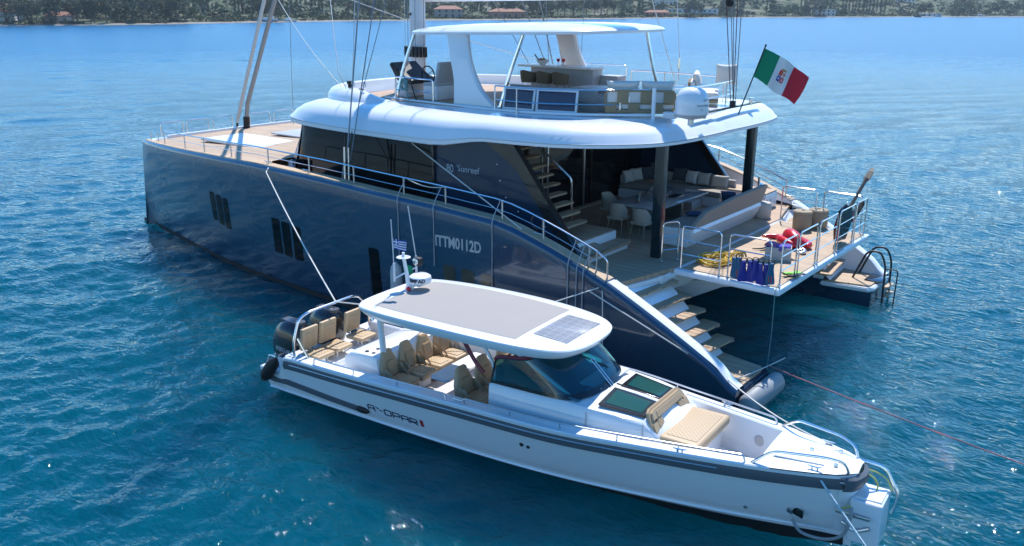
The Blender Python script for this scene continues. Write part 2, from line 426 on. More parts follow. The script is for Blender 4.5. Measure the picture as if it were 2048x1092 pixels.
def hull(sg, name):
    rows = []
    xs = [-.2, -.1, 0, .2, .54, 1.1, 1.77, 2.3, 2.86, 3.3, 3.7, 4.05, 4.4, 4.7, 5, 5.25, 5.5, 5.75, 6, 6.5, 7, 8, 9, 10, 11, 12, 13, 14, 15, 16, 17, 18, 19, 20, 21, 22, 22.8, 23.5, 24.0, 24.4]
    for x in xs:
        zt = zs(x); row = []
        rk = .55*sstep(22, 24.4, x)                       # stem leans forward at the waterline
        nz_ = 12
        hb = (y_out(x, 0)-lerp_tab(YC, x))
        # outer: gunwale to waterline
        yt = y_out(x, zt)
        row += [(x, yt-.13, zt+.01), (x, yt-.06, zt-.005), (x, yt-.015, zt-.05), (x, yt, zt-.13)]
        for k in range(1, nz_+1):
            z = (zt-.13)*(1-k/nz_); row.append((x+rk*(1-z/3.3), y_out(x, z), z))
        yc = lerp_tab(YC, x); yi = lerp_tab(YI, x)
        if x < .3: zk = -.25
        else: zk = -.85
        row += [(x+rk, y_out(x, 0)-.12*min(1, hb), -.3), (x+rk, yc+.2*min(1, hb), zk), (x+rk, yc-.2*min(1, hb), zk), (x+rk, yi+.1*min(1, hb), -.3)]
        ztop = min(zt-.13, 2.12, lerp_tab([(-.2, .40), (1.25, .42), (2.75, 1.55), (3.0, 2.12)], x))
        for z in (0, .3, .7, 1.2, 1.7):
            zz = min(z, ztop); row.append((x+rk*(1-zz/3.3), yi, zz))
        row.append((x, yi, ztop))
        if x == 24.4:                                      # fine stem
            row = [(p[0], 4.12+(p[1]-4.12)*.35, p[2]) for p in row]
        rows.append([(p[0], p[1]*sg, p[2]) for p in row])
    mb = MB(); mb.grid(rows)
    # stem cap and transom cap
    t = bmesh.new()
    for r in (rows[-1], rows[0]):
        try: t.faces.new([t.verts.new(p) for p in r])
        except ValueError: pass
    mb.add(t)
    return mb.build(name, NAVY, CAT, ang=50)
hull_p = hull(1, 'hull'); hull_s = hull(-1, 'hull')
hull_p['label'] = 'navy port hull beside the motorboat'; hull_s['label'] = 'navy starboard hull with the black swim ladder'
# dark antifouling line and boot stripe
def boot(sg):
    mb = MB(); rows = []
    for i in range(60):
        x = -.15 + i*25.05/59
        rows.append([(x+.55*sstep(22, 24.4, x), (y_out(min(x, 24.4), z)+.006)*sg, z) for z in (-.05, .1)])
    mb.grid(rows); return mb.build('waterline_stripe', BLACKM, CAT)
boot(1); boot(-1)
def bd(x):                                                # side deck height
    return lerp_tab([(2.5, 2.23), (4.0, 2.45), (5.5, 2.66), (9, 2.78), (14, 2.95), (16.2, 3.3), (17.5, zs(17.5)-.05), (24.4, 3.24)], x)
for sg in (1, -1):
    # teak capping on the bulwark
    mb = MB(); rows = []
    xs = [2.95+i*.25 for i in range(59)] + [17.8, 18.5, 19.3, 20.2, 21.2, 22.2, 23.2, 24.2]
    for x in xs:
        yo = y_out(x, zs(x)); w = .30 - .16*sstep(16.5, 19, x)
        z = zs(x)
        rows.append([(x, (yo-.10)*sg, z+.004), (x, (yo-.105)*sg, z+.022), (x, (yo-.12-w)*sg, z+.026), (x, (yo-.125-w)*sg, z-.03)])
    mb.grid(rows); mb.build('rail_cap', TEAKCAP, CAT)
    # bulwark lining
    mb = MB(); rows = []
    for x in [2.6+i*.3 for i in range(48)]:
        yo = y_out(x, zs(x)); z = zs(x)
        rows.append([(x, (yo-.13)*sg, z-.01), (x, (yo-.43)*sg, z-.015), (x, (yo-.47)*sg, bd(x)-.02)])
    mb.grid(rows); mb.build('bulwark', WHITE2, CAT)
    # side deck
    mb = MB(); rows = []
    for x in [4.2+i*.4 for i in range(33)]:
        yo = y_out(x, zs(x)); z = bd(x)
        rows.append([(x, (yo-.45)*sg, z), (x, 3.4*sg, z)])
    mb.grid(rows); mb.build('side_deck', TEAK, CAT)
    # white wing that falls to the stern platform (inner, sunlit face)
    mb = MB(); rows = []
    for i in range(28):
        x = -.18 + i*3.05/27; z = zs(x); yo = y_out(x, z)
        rows.append([(x, (yo-.12)*sg, z+.015), (x, (yo-.16)*sg, z+.03), (x, (yo-.40)*sg, z+.03), (x, (yo-.44)*sg, z), (x, (yo-.50)*sg, min(z-.05, .56))])
    mb.grid(rows); mb.build('stern_wing', WHITE, CAT)
    mb = MB(); mb.prism([(2.75, 5.16*sg), (3.35, 5.2*sg), (3.35, 5.62*sg), (2.8, 5.6*sg)], 2.14, 2.17); mb.build('cleat_recess', BLACKP, CAT)
# foredeck
mb = MB(); rows = []
for x in [15.6+i*.4 for i in range(22)] + [24.35]:
    w = y_out(x, zs(x))-.2; z = zs(x)-.04
    rows.append([(x, -w+2*w*k/8, z + .05*math.sin(math.pi*k/8)) for k in range(9)])
mb.grid(rows); mb.build('foredeck', TEAK, CAT)
# stem-to-stem crossbeam with low white coaming
mb = MB()
mb.box((24.25, 0, 3.12), (.42, 7.9, .36), .08)
mb.box((24.1, 0, 3.30), (.16, 6.6, .22), .06)
mb.build('crossbeam', WHITE, CAT)
for (x0, x1, y0, y1) in ((18.0, 21.8, 1.5, 3.35), (18.0, 21.8, -3.35, -1.5)):
    mb = MB(); mb.box(((x0+x1)/2, (y0+y1)/2, 3.475), (x1-x0, y1-y0, .07), .03); mb.build('foredeck_hatch', WHITE2, CAT)
mb = MB(); mb.box((19.5, 0, 3.53), (2.6, 2.0, .05), .02); mb.build('sun_pad', GREYL, CAT)
# bridge deck nacelle between the hulls
mb = MB()
rows = []
for x, zb in ((2.55, 1.95), (2.62, 1.7), (3.6, 1.0), (5, .85), (20, .95), (22.5, 1.9), (23.9, 2.9)):
    rows.append([(x, -3.7, 2.15 if x < 16 else 3.1), (x, -3.7, zb), (x, -2.4, zb-.12), (x, 0, zb-.05), (x, 2.4, zb-.12), (x, 3.7, zb), (x, 3.7, 2.15 if x < 16 else 3.1)])
mb.grid(rows, caps=True); mb.build('bridge_deck', WHITE, CAT)
# cockpit sole
mb = MB(); mb.prism([(2.52, -3.3), (2.52, 3.15), (2.75, 4.2), (3.0, 5.3), (4.6, 5.3), (8.4, 4.4), (8.4, -4.4), (4.6, -5.3), (3.0, -5.3), (2.75, -4.2)], 2.12, 2.23)
mb.build('cockpit_sole', TEAKD, CAT)
mb = MB(); mb.prism([(2.48, -3.3), (2.48, 3.17), (2.71, 4.22), (2.96, 5.25), (3.0, 5.25), (3.0, -5.25), (2.96, -5.25), (2.71, -4.22)], 2.02, 2.117)
mb.build('sole_edge', WHITE, CAT)
for sg in (1, -1):                                         # white riser wall behind the stairs
    mb = MB()
    mb.grid([[(2.78, 3.3*sg, 2.1), (2.95, 5.3*sg, 2.1)], [(.95, 3.55*sg, .57), (1.05, 5.2*sg, .57)]])
    mb.build('stair_backing', WHITE, CAT)
# stern stairs: cantilevered teak treads, and bathing platforms
for sg in (1, -1):
    nt_ = 5
    for i in range(nt_):
        z = 1.95 - i*.275; x = 2.68 - i*.375
        mb = MB()
        pl = [(x-.32, 3.42), (x-.36, 3.30), (x-.30, 3.18), (x+.10, 3.14), (x+.16, 3.2), (x+.30, 5.15), (x-.14, 5.15)]
        mb.prism([(a, b*sg) for a, b in pl], z-.045, z, bev=.008)
        tr = mb.build('tread', TEAKX, CAT)
        mb = MB(); mb.prism([(x-.04, 3.5*sg), (x+.06, 3.5*sg), (x+.14, 5.12*sg), (x+.04, 5.12*sg)], z-.26, z-.05)
        for yy in (3.7, 4.4, 5.0): mb.box((x-.08, yy*sg, z-.085), (.12, .05, .07), .01)
        mb.build('tread_riser', WHITE, CAT)
    mb = MB(); mb.prism([(-.12, 3.85*sg), (-.05, 3.74*sg), (1.1, 3.5*sg), (1.2, 5.1*sg), (-.08, 5.02*sg), (-.14, 4.9*sg)], .53, .575)
    mb.build('bathing_platform', TEAK, CAT)
    mb = MB(); mb.prism([(-.24, 3.8*sg), (-.1, 3.6*sg), (1.2, 3.46*sg), (1.3, 5.2*sg), (-.1, 5.3*sg), (-.26, 5.0*sg)], .40, .528, bev=.03)
    mb.build('platform_edge', WHITE if sg < 0 else NAVYW, CAT)
# hydraulic stern platform
mb = MB(); mb.box((1.24, 0, 2.13), (2.66, 6.36, .15), .05, 3); mb.build('stern_platform', WHITE, CAT)
mb = MB(); mb.box((1.2, 0, 2.213), (2.36, 6.06, .03), .01); mb.build('platform_teak', TEAK, CAT)
for y in (-1.9, 1.9):
    mb = MB(); mb.prism([(0, 0), (2.4, -.55), (2.6, -1.1), (2.2, -1.0), (1.2, -.45), (0, -.15)], -.09, .09, M=basis((.6, y, 2.05), (1, 0, 0), (0, 0, 1)))
    mb.build('platform_bracket', WHITE, CAT)
mb = MB()
rows = [[(2.5, y, 2.05) for y in (-3.5, -1, 2.2)], [(3.3, y, 1.35) for y in (-3.5, -1, 2.2)], [(4.2, y, .85) for y in (-3.5, -1, 2.2)]]
mb.grid(rows); mb.build('nacelle_stern', WHITE, CAT)
for y, z in ((2.0, 1.86), (1.0, 1.7), (-.5, 1.75)):
    mb = MB(); mb.ball((2.72+(2.05-z)*.85, y, z), (.03, .15, .09)); mb.build('vent_port', BLACKM, CAT)
# ---- superstructure
HS = [(16.75, 0), (16.7, 1.4), (16.5, 2.6), (16.1, 3.5), (15.6, 4.05), (14.8, 4.35), (13.5, 4.47), (11, 4.52), (9, 4.52)]
def wall_pt(px, py, t):                                    # t 0 bottom .. 1 top; the front rakes aft
    f = sstep(14.5, 16.5, px)
    zb = bd(px)+.05 if px < 15.5 else 3.42
    zt = 5.0
    return (px-1.35*f*t, py*(1-.035*t), zb+(zt-zb)*t)
HSs = smooth_path([(a, b, 0) for a, b in HS], 5)
full = [(p.x, p.y) for p in HSs][::-1] + [(p.x, -p.y) for p in HSs][1:]
mb = MB(); mb.grid([[wall_pt(a, b, k/6) for k in range(7)] for a, b in full]); mb.build('saloon_glass', BLACKG, CAT, ang=60)
# pillar strips, seams between the panes
def strip(pxs, pys, w, name, mt, off=.012):
    mb = MB(); rows = []
    for k in range(7):
        a = wall_pt(pxs, pys, k/6); rows.append([(a[0]-w/2, a[1]+off*(1 if pys > 0 else -1), a[2]), (a[0]+w/2, a[1]+off*(1 if pys > 0 else -1), a[2])])
    mb.grid(rows); mb.build(name, mt, CAT)
for x in (12.7, 10.9): 
    for sg in (1, -1): strip(x, 4.5*sg, .025, 'window_seam', GREYL if False else BLACKP)
for sg in (1, -1):                                         # navy pillar at the front corner, white ledge under the glass
    mb = MB(); rows = []
    for (a, b) in ((15.25, 4.24), (15.6, 4.07), (15.85, 3.83), (16.02, 3.6)):
        rows.append([tuple(Vector(wall_pt(a, b, k/6)) + Vector((.02, .02, 0))) for k in range(7)])
    rows = [[(p[0], p[1]*sg, p[2]) for p in r] for r in rows]
    mb.grid(rows); mb.build('corner_pillar', NAVYW, CAT)
    mb = MB(); rows = []
    for p in HSs[:30]:
        a, b = p.x, p.y
        zb = bd(a)+.05 if a < 15.5 else 3.42
        dx, dy = (.14, .05) if a > 16.3 else ((.1, .1) if a > 15 else (0, .1))
        rows.append([(a, b*sg, zb+.10), (a+dx, (b+dy)*sg, zb+.06), (a+dx*1.3, (b+dy*1.3)*sg, zb-.15)])
    mb.grid(rows); mb.build('window_ledge', WHITE, CAT)
# side panels running aft, navy with black border
def panel(sg):
    def yy(z): return 4.53-.03*(z-2.7)
    E0, E1 = (4.5, 2.66), (6.5, 5.02)
    def ex(z): return E0[0]+(z-E0[1])/(E1[1]-E0[1])*(E1[0]-E0[0])
    mb = MB(); rows = []
    for k in range(13):
        z = 2.5+k*2.55/12; xa = ex(z); xb = 9.05
        r = [(xa+(xb-xa)*j/8, yy(z)*sg, z) for j in range(9)] + [(xb+(xa-xb)*j/8, (yy(z)-.14)*sg, z) for j in range(9)]
        rows.append(r)
    mb.grid(rows, cv=True); mb.build('side_panel', NAVYW, CAT)
    mb = MB(); rows = []
    for k in range(19):
        z = 2.45+k*2.6/18; xa = ex(z)-.02
        w = .40 + .5*sstep(4.3, 5.0, z)
        rows.append([(xa+w, (yy(z)+.012)*sg, z), (xa, (yy(z)+.012)*sg, z), (xa-.015, (yy(z)-.02)*sg, z), (xa-.015, (yy(z)-.16)*sg, z), (xa+.3, (yy(z)-.16)*sg, z)])
    mb.grid(rows); mb.build('panel_border', BLACKP, CAT)
    mb = MB(); mb.box((9.05, 4.5*sg, 3.85), (.06, .12, 2.5), .01); mb.build('panel_seam', BLACKP, CAT)
    mb = MB()
    for (x, z) in ((6.9, 4.4), (6.6, 3.6), (6.2, 3.3), (5.75, 3.3), (6.8, 4.0), (5.35, 3.05)): mb.ball((x, (yy(z)+.01)*sg, z), .022, u=8, v=6)
    mb.build('panel_bolts', CHROME, CAT)
panel(1); panel(-1)
# aft bulkhead: black sliding glass doors
mb = MB(); mb.box((7.95, 0, 3.62), (.1, 8.9, 2.8), .01); mb.build('aft_bulkhead', BLACKG, CAT)
for y in (-3.4, -1.3, -.9, 1.0, 1.15, 2.9):
    mb = MB(); mb.box((7.88, y, 3.6), (.05, .06, 2.74), .01); mb.build('door_frame', BLACKP if y not in (-.9, 1.0) else CHROMED, CAT)
mb = MB(); mb.box((7.8, -.4, 2.26), (.2, 5.6, .05), .01); mb.build('door_sill', TEAKD, CAT)
# inner faces of the saloon seen as glass reflections are left to the renderer
# ---- roof / flybridge slab
def roof_outline():
    pts = []
    hw = 4.78
    def add(x, y): pts.append((x, y))
    port = [(16.9, 0), (16.85, 1.3), (16.65, 2.5), (16.2, 3.45), (15.5, 4.1), (14.4, 4.5), (12.5, 4.72), (10, 4.80), (7.5, 4.78), (6.2, 4.66), (5.0, 4.40), (3.95, 3.75), (3.25, 2.85), (3.0, 1.6), (2.95, 0)]
    P = smooth_path([(a, b, 0) for a, b in port], 5)
    st = [(16.9, 0), (16.85, 1.3), (16.65, 2.5), (16.2, 3.45), (15.5, 4.1), (14.4, 4.5), (12.5, 4.72), (10, 4.82), (6.9, 4.84), (5.2, 4.84), (4.1, 4.72), (3.4, 4.35), (3.05, 3.6), (2.92, 2.4), (2.94, 1.0), (3.0, 0)]
    S = smooth_path([(a, -b, 0) for a, b in st], 5)
    return [(p.x, p.y) for p in P] + [(p.x, p.y) for p in S[::-1][1:-1]]
RO = roof_outline()
def outline_normals(O):
    out = []; n = len(O)
    for i in range(n):
        a = Vector((*O[i-1], 0)); b = Vector((*O[(i+1) % n], 0)); d = (b-a).normalized()
        nrm = Vector((d.y, -d.x, 0)); 
        if nrm.dot(Vector((O[i][0]-9.5, O[i][1], 0))) < 0: nrm = -nrm
        out.append(nrm)
    return out
RN = outline_normals(RO)
def zlip(x):
    return 4.72 + .25*(1-sstep(7.0, 8.9, x)) + .03*(1-sstep(3.0, 6.0, x))
mb = MB(); rows = []
prof = [(.9, .10), (.16, .03), (.10, 0), (.03, .0), (0, .02), (.0, .125), (.04, .13), (.04, .145), (.0, .155), (.03, .21), (.09, .33), (.22, .49), (.42, .62), (.7, .72), (1.0, .78), (1.3, .8)]
for (x, y), nrm in zip(RO, RN):
    row = []
    f = max(0, nrm.x); a = max(0, -nrm.x)
    for d, h in prof:
        dd = d*(1+2.2*f*(1 if d > 0 else 0) + .9*a)
        ztop = 5.50
        hh = h*(ztop-zlip(x))/.8
        zz = zlip(x)+hh
        if h > .2: zz += .10*math.sin(math.pi*min(1, (h-.2)/.6))*(1-f)
        row.append((x-nrm.x*dd, y-nrm.y*dd*.95, zz))
    rows.append(row)
mb.grid(rows, cu=True)
t = bmesh.new(); t.faces.new([t.verts.new(r[-1]) for r in rows]); mb.add(t)
t = bmesh.new(); t.faces.new([t.verts.new(r[0]) for r in rows]); mb.add(t)
mb.build('flybridge_roof', WHITE, CAT, ang=40)
# flybridge coaming (raised wall round the front and starboard side)
def coaming():
    path = [(11.9, 3.3), (12.6, 3.42), (13.6, 3.3), (14.6, 2.8), (15.2, 1.8), (15.4, 0), (15.2, -1.8), (14.6, -2.8), (13.4, -3.4), (12, -3.55), (10, -3.6), (8.8, -3.6)]
    P = smooth_path([(a, b, 0) for a, b in path], 6); rows = []
    n = len(P)
    for i, p in enumerate(P):
        d = (P[min(i+1, n-1)]-P[max(i-1, 0)]).normalized(); nr = Vector((-d.y, d.x, 0))
        if nr.dot(Vector((p.x-10.5, p.y, 0))) < 0: nr = -nr
        h = 5.80 - .26*(1-sstep(0, .16, i/n)) + .05*sstep(.5, .9, i/n)
        q = [(-.12, 5.40), (-.10, h-.03), (-.05, h), (.10, h-.01), (.28, h-.08), (.42, h-.26), (.5, 4.95)]
        rows.append([(p.x+nr.x*a, p.y+nr.y*a, z) for a, z in q])
    mb = MB(); mb.grid(rows, caps=True); mb.build('flybridge_coaming', WHITE, CAT)
coaming()
mb = MB(); mb.prism([(5.2, -2.6), (5.0, 2.2), (8, 3.0), (12.5, 3.0), (14.2, 2.2), (14.6, 0), (14.2, -2.2), (12.5, -3.1), (8, -3.3)], 5.5, 5.515)
mb.build('flybridge_deck', TEAKD, CAT)
# port toe line that sits along the roof edge
mb = MB(); pts = smooth_path([(12.7, 2.72, 5.53), (11, 2.88, 5.53), (8.5, 3.0, 5.53), (6.9, 2.95, 5.54), (5.5, 2.45, 5.55), (4.2, 1.6, 5.56)], 6)
mb.tube(pts, .035); mb.build('toe_rail', WHITE, CAT)
# hardtop
def hardtop():
    port = [(12.6, 0), (12.5, 1.1), (12.2, 2.0), (11.5, 2.42), (10, 2.55), (8, 2.6), (7.0, 2.5), (6.1, 2.1), (5.6, 1.3), (5.45, .5), (5.4, 0)]
    P = smooth_path([(a, b, 0) for a, b in port], 5)
    O = [(p.x, p.y) for p in P] + [(p.x, -p.y) for p in P[::-1][1:-1]]
    n = len(O); rows = []
    def ze(x): return 7.34 + .17*(12.6-x)/7.2
    for i, (x, y) in enumerate(O):
        row = []
        cx, cy = 9.0, 0
        for k, h in ((.90, .03), (.97, 0), (.995, .01), (1, .035), (1, .07), (.985, .11), (.95, .15), (.88, .19), (.75, .235), (.5, .28), (.25, .30), (.02, .31)):
            row.append((cx+(x-cx)*k, cy+(y-cy)*k, ze(x)*k+(1-k)*ze(9)+h))
        rows.append(row)
    mb = MB(); mb.grid(rows, cu=True)
    t = bmesh.new(); t.faces.new([t.verts.new(r[0]) for r in rows]); mb.add(t)
    t = bmesh.new(); t.faces.new([t.verts.new(r[-1]) for r in rows]); mb.add(t)
    mb.build('hardtop', WHITE, CAT, ang=40)
hardtop()
# arch legs carrying the hardtop
for sg in (1, -1):
    y0 = 2.35*sg
    dx = 0 if sg > 0 else -.35
    F_ = [(10.42, 7.42), (10.25, 6.8), (10.05, 6.2), (9.98, 5.45)]
    B_ = [(9.68, 7.42), (9.52, 6.8), (9.3, 6.35), (9.0, 5.95), (8.55, 5.6), (8.25, 5.45)]
    Fp = smooth_path([(a, 0, b) for a, b in F_], 8); Bp = smooth_path([(a, 0, b) for a, b in B_], 5)
    def at(P, z):
        for p, q in zip(P, P[1:]):
            if (p.z-z)*(q.z-z) <= 0 and p.z != q.z: return p.x+(q.x-p.x)*(z-p.z)/(q.z-p.z)
        return P[-1].x
    rows = []
    for k in range(20):
        z = 7.42-k*(1.97/19)
        yy = y0 + (.25*sg)*(1-(z-5.45)/2)
        xf, xb = at(Fp, z)+dx, at(Bp, z)+dx
        rows.append([(xf-.03, yy-.1*sg, z), (xf, yy-.05*sg, z), (xf, yy+.05*sg, z), (xf-.03, yy+.1*sg, z), (xb+.06, yy+.1*sg, z), (xb, yy+.05*sg, z), (xb, yy-.05*sg, z), (xb+.06, yy-.1*sg, z)])
    mb = MB(); mb.grid(rows, cv=True, caps=True); mb.build('hardtop_arch', WHITE, CAT, ang=40)
# hardtop poles
for a, b in (((11.9, 2.2, 7.42), (12.4, 2.55, 5.5)), ((7.8, 2.3, 7.46), (8.35, 2.6, 5.5)), ((10.1, -2.5, 7.42), (9.6, -2.5, 5.5)), ((6.75, -2.35, 7.5), (6.3, -2.6, 5.5))):
    mb = MB(); mb.tube([a, Vector(a).lerp(Vector(b), .5)+Vector((.05, 0, 0)), b], .055, 10); mb.tube([Vector(b)+Vector((0, 0, .05)), b], .1, 12)
    mb.build('hardtop_pole', CHROME, CAT)
# columns
for sg in (1, -1):
    mb = MB(); mb.box((3.32, 2.62*sg, 3.62), (.25, .22, 2.78), .03, 3); mb.build('cockpit_column', mat('dark teal gloss column', (.004, .016, .022), .18, coat=.2), CAT)
# ================================================================ the white motorboat (own frame: x to its bow, y to its port = the far side)
AX = empty('motorboat', (8.0, 9.4, 0), R(-176.105), label='white open motorboat with tan seats, grey canvas hardtop and twin black outboards, in front', cat='motorboat')
AX.rotation_euler = (0, R(-.45), R(-176.105))
CH = smooth_tab([(-.45, 1.18), (2, 1.17), (5, 1.10), (7, .93), (9, .58), (10.4, .27), (11.2, .10), (11.7, .03)])
CZ = [(-.45, .16), (7, .18), (10, .21), (11.7, .27)]
GB = smooth_tab([(-.45, 1.30), (.6, 1.40), (2.5, 1.50), (5, 1.52), (7, 1.47), (8.5, 1.20), (9.8, .93), (10.6, .72), (11.2, .52), (11.5, .38), (11.66, .22)])
GZ = [(-.45, .57), (.02, .60), (.10, .66), (.20, .98), (.30, 1.05)] + smooth_tab([(.6, 1.08), (3, 1.20), (5, 1.28), (7, 1.33), (9, 1.36), (11.7, 1.42)])
def gb(x): return lerp_tab(GB, x)
def gz(x): return lerp_tab(GZ, x)
def ax_y(x, z):                                            # hull half breadth at height z
    g = gb(x); zt = gz(x)-.05
    ch = lerp_tab(CH, x); cz = lerp_tab(CZ, x)
    k = max(0, min(1, (z-cz)/(zt-cz)))
    return ch + (g-ch)*k**.85
def axhull():
    xs = [-.45, -.3, -.15, 0, .05, .1, .15, .2, .25, .3, .45] + [.6+i*.3 for i in range(36)] + [11.3, 11.45, 11.55, 11.62, 11.66]
    for sg in (1, -1):
        rows = []
        for x in xs:
            zt = gz(x); row = []
            for k in range(11):
                cz = lerp_tab(CZ, x); z = zt-.02 - (zt-.02-cz)*k/10
                row.append((x, ax_y(x, z)*sg, z))
            ch = lerp_tab(CH, x)
            row += [(x, (ch+.035*min(1, ch*2))*sg, cz-.02), (x, ch*.97*sg, cz-.07)]
            row += [(x, ch*.5*sg, -.16 + .2*sstep(10, 11.66, x)), (x, 0, -.3 + .42*sstep(10.0, 11.66, x))]
            rows.append(row)
        mb = MB(); mb.grid(rows)
        t = bmesh.new(); v = [t.verts.new(p) for p in rows[0]] + [t.verts.new((rows[0][0][0], 0, rows[0][0][2]))]
        t.faces.new(v); mb.add(t)
        t = bmesh.new(); v = [t.verts.new(p) for p in rows[-1]] + [t.verts.new((rows[-1][0][0], 0, rows[-1][0][2]))]
        t.faces.new(v); mb.add(t)
        mb.build('hull', HULLW, AX, ang=30)
        # dark chine strip below
        mb = MB(); rws = []
        for x in [-.4+i*.4 for i in range(30)] + [11.55]:
            ch = lerp_tab(CH, x); cz = lerp_tab(CZ, x)
            rws.append([(x, (ch*.97+.012)*sg, cz-.075), (x, (ch*.5+.012)*sg, -.175 + .2*sstep(10, 11.66, x)), (x, .0, -.315 + .42*sstep(10.0, 11.66, x))])
        mb.grid(rws); mb.build('bottom_paint', BLACKM, AX)
        # rub rail: rounded dark band
        mb = MB(); P = []
        for x in [.28, .36] + [.5+i*.25 for i in range(45)] + [11.6]:
            z = gz(x)-.17; P.append((x, (ax_y(x, z)+.01)*sg, z))
        rws = []
        for (x, y, z) in P:
            rws.append([(x, y-.03*sg, z+.10), (x, y+.03*sg, z+.085), (x, y+.05*sg, z+.0), (x, y+.03*sg, z-.085), (x, y-.03*sg, z-.10)])
        mb.grid(rws); mb.build('rub_rail', RUBBER, AX)
        # thin stainless bead on the rubbing strake
        mb = MB(); mb.tube([(x, (abs(y)+.05)*sg, z+.035) for x, y, z in P[2:40]], .012, 6); mb.build('rail_bead', CHROMED, AX)
        # lower grey spray rail aft
        mb = MB(); rws = []
        for i in range(10):
            x = -.4+i*.31; z = .44-.008*i; y = ax_y(x, z)
            rws.append([(x, (y-.02)*sg, z+.07), (x, (y+.05)*sg, z+.05), (x, (y+.05)*sg, z-.05), (x, (y-.02)*sg, z-.07)])
        mb.grid(rws, caps=True); sp = mb.build('spray_rail', RUBBER, AX)
        mb = MB(); mb.ball((2.42, (ax_y(2.4, .37)+.02)*sg, .37), (.2, .05, .075)); mb.build('rail_end', BLACKM, sp)
HULLW = mat('motorboat hull white', (.78, .81, .84), .16, coat=.6, var=.03, vscale=.7)
axhull()
# nose cap
mb = MB(); P = [(11.5, -.42, 1.25), (11.66, -.3, 1.25), (11.74, 0, 1.25), (11.66, .3, 1.25), (11.5, .42, 1.25)]
Q = smooth_path(P, 4); mb.grid([[(p.x-.03, p.y, p.z+.12), (p.x+.04, p.y, p.z+.09), (p.x+.06, p.y, p.z), (p.x+.02, p.y, p.z-.1)] for p in Q]); mb.build('nose_fender', RUBBER, AX)
mb = MB(); mb.grid([[(p.x-.02, p.y, 1.3), (p.x-.06, p.y*.6, .8), (p.x-.1, p.y*.3, .3)] for p in Q]); mb.build('stem', HULLW, AX)
# anchor step at the bow
mb = MB(); mb.box((11.86, 0, .66), (.46, .62, .72), .04, 3); mb.box((11.88, 0, 1.03), (.36, .44, .03), .01); mb.build('bow_step', WHITE, AX)
mb = MB(); mb.tube(round_path([(11.55, .3, 1.38), (11.95, .34, 1.36), (12.2, .34, .95), (12.14, .3, .62)], .12), .028, 10); mb.build('step_handrail', CHROME, AX)
mb = MB(); mb.tube(round_path([(11.55, -.34, .62), (11.75, -.33, .5), (11.95, -.33, .62)], .1), .03, 8); mb.box((11.7, -.36, .78), (.5, .03, .05), .01); mb.build('anchor', CHROMED, AX)
# side decks (gunwale tops), inner liner
IN = [(.0, 1.1), (2.2, 1.18), (5, 1.22), (7, 1.2), (8.5, .96), (9.7, .70), (10.35, .55)]
for sg in (1, -1):
    mb = MB(); rows = []
    for x in [.24, .3, .4] + [.6+i*.33 for i in range(31)]:
        yo = gb(x); yi = lerp_tab(IN, x); z = gz(x)
        zf = .62 if x < 8.8 else .72
        if x < 2.2: zf = .72
        rows.append([(x, yo*sg, z-.02), (x, (yo-.02)*sg, z), (x, (yi+.03)*sg, z+.01), (x, yi*sg, z-.01), (x, min(yi+.02, ax_y(x, zf+.1)-.04)*sg, zf+.1), (x, min(yi-.05, ax_y(x, zf)-.06)*sg, zf-.02)])
    mb.grid(rows); mb.build('side_deck', WHITE, AX)
    mb = MB()
    mb.box((.62, 1.08*sg, .90), (.74, .5, .34), .04); mb.build('quarter_deck', WHITE, AX)
mb = MB(); FX = [.3, 1.3, 2.3, 3.6, 5, 6.2, 7.2, 8, 8.6]
mb.prism([(x, -(ax_y(x, .5)-.05)) for x in FX]+[(x, ax_y(x, .5)-.05) for x in FX[::-1]], .5, .62)
mb.build('cockpit_floor', WHITE2, AX)
mb = MB(); FX = [8.6, 9.1, 9.6, 10, 10.42]
mb.prism([(x, -(ax_y(x, .62)-.05)) for x in FX]+[(x, ax_y(x, .62)-.05) for x in FX[::-1]], .62, .72); mb.build('bow_floor', WHITE, AX)
# foredeck with its flat top and step
rows = []
mb = MB()
for x in (10.3, 10.5, 10.8, 11.1, 11.4, 11.6, 11.68):
    w = gb(x)-.02; rows.append([(x, -w, gz(x)-.01), (x, -w*.5, gz(x)+.03), (x, 0, gz(x)+.045), (x, w*.5, gz(x)+.03), (x, w, gz(x)-.01)])
mb.grid(rows); mb.build('foredeck', WHITE, AX)
mb = MB(); mb.box((10.34, 0, 1.05), (.1, .98, .68), .03); mb.build('locker_front', WHITE2, AX)
mb = MB(); mb.prism([(10.45, -.42), (11.2, -.3), (11.2, .3), (10.45, .42)], 1.43, 1.447, bev=.006); mb.build('anchor_locker_lid', WHITE, AX)
for (x, y) in ((10.9, .08), (11.35, -.22), (11.3, .26)):
    mb = MB(); mb.lathe([(0, 1.475), (.035, 1.47), (.04, 1.44)], 12, Matrix.Translation((x, y, 0))); mb.build('deck_fitting', CHROME, AX)
def cleat(M, parent, L=.22):
    mb = MB(); mb.tube([(-L/2, 0, .055), (-L/4, 0, .045), (L/4, 0, .045), (L/2, 0, .055)], [.008, .014, .014, .008], 8, M=M)
    for s in (-1, 1): mb.tube([(s*L*.18, 0, 0), (s*L*.18, 0, .045)], .012, 6, M=M)
    return mb.build('cleat', CHROME, parent)
for x, y, r in ((11.1, -.45, 5), (11.05, .48, -5), (9.15, -1.02, 12), (9.15, 1.02, -12), (.45, -1.28, 0), (.45, 1.28, 0), (5.0, -1.42, 0)):
    cleat(Matrix.Translation((x, y, gz(x)+.005)) @ Matrix.Rotation(R(r), 4, 'Z'), AX)
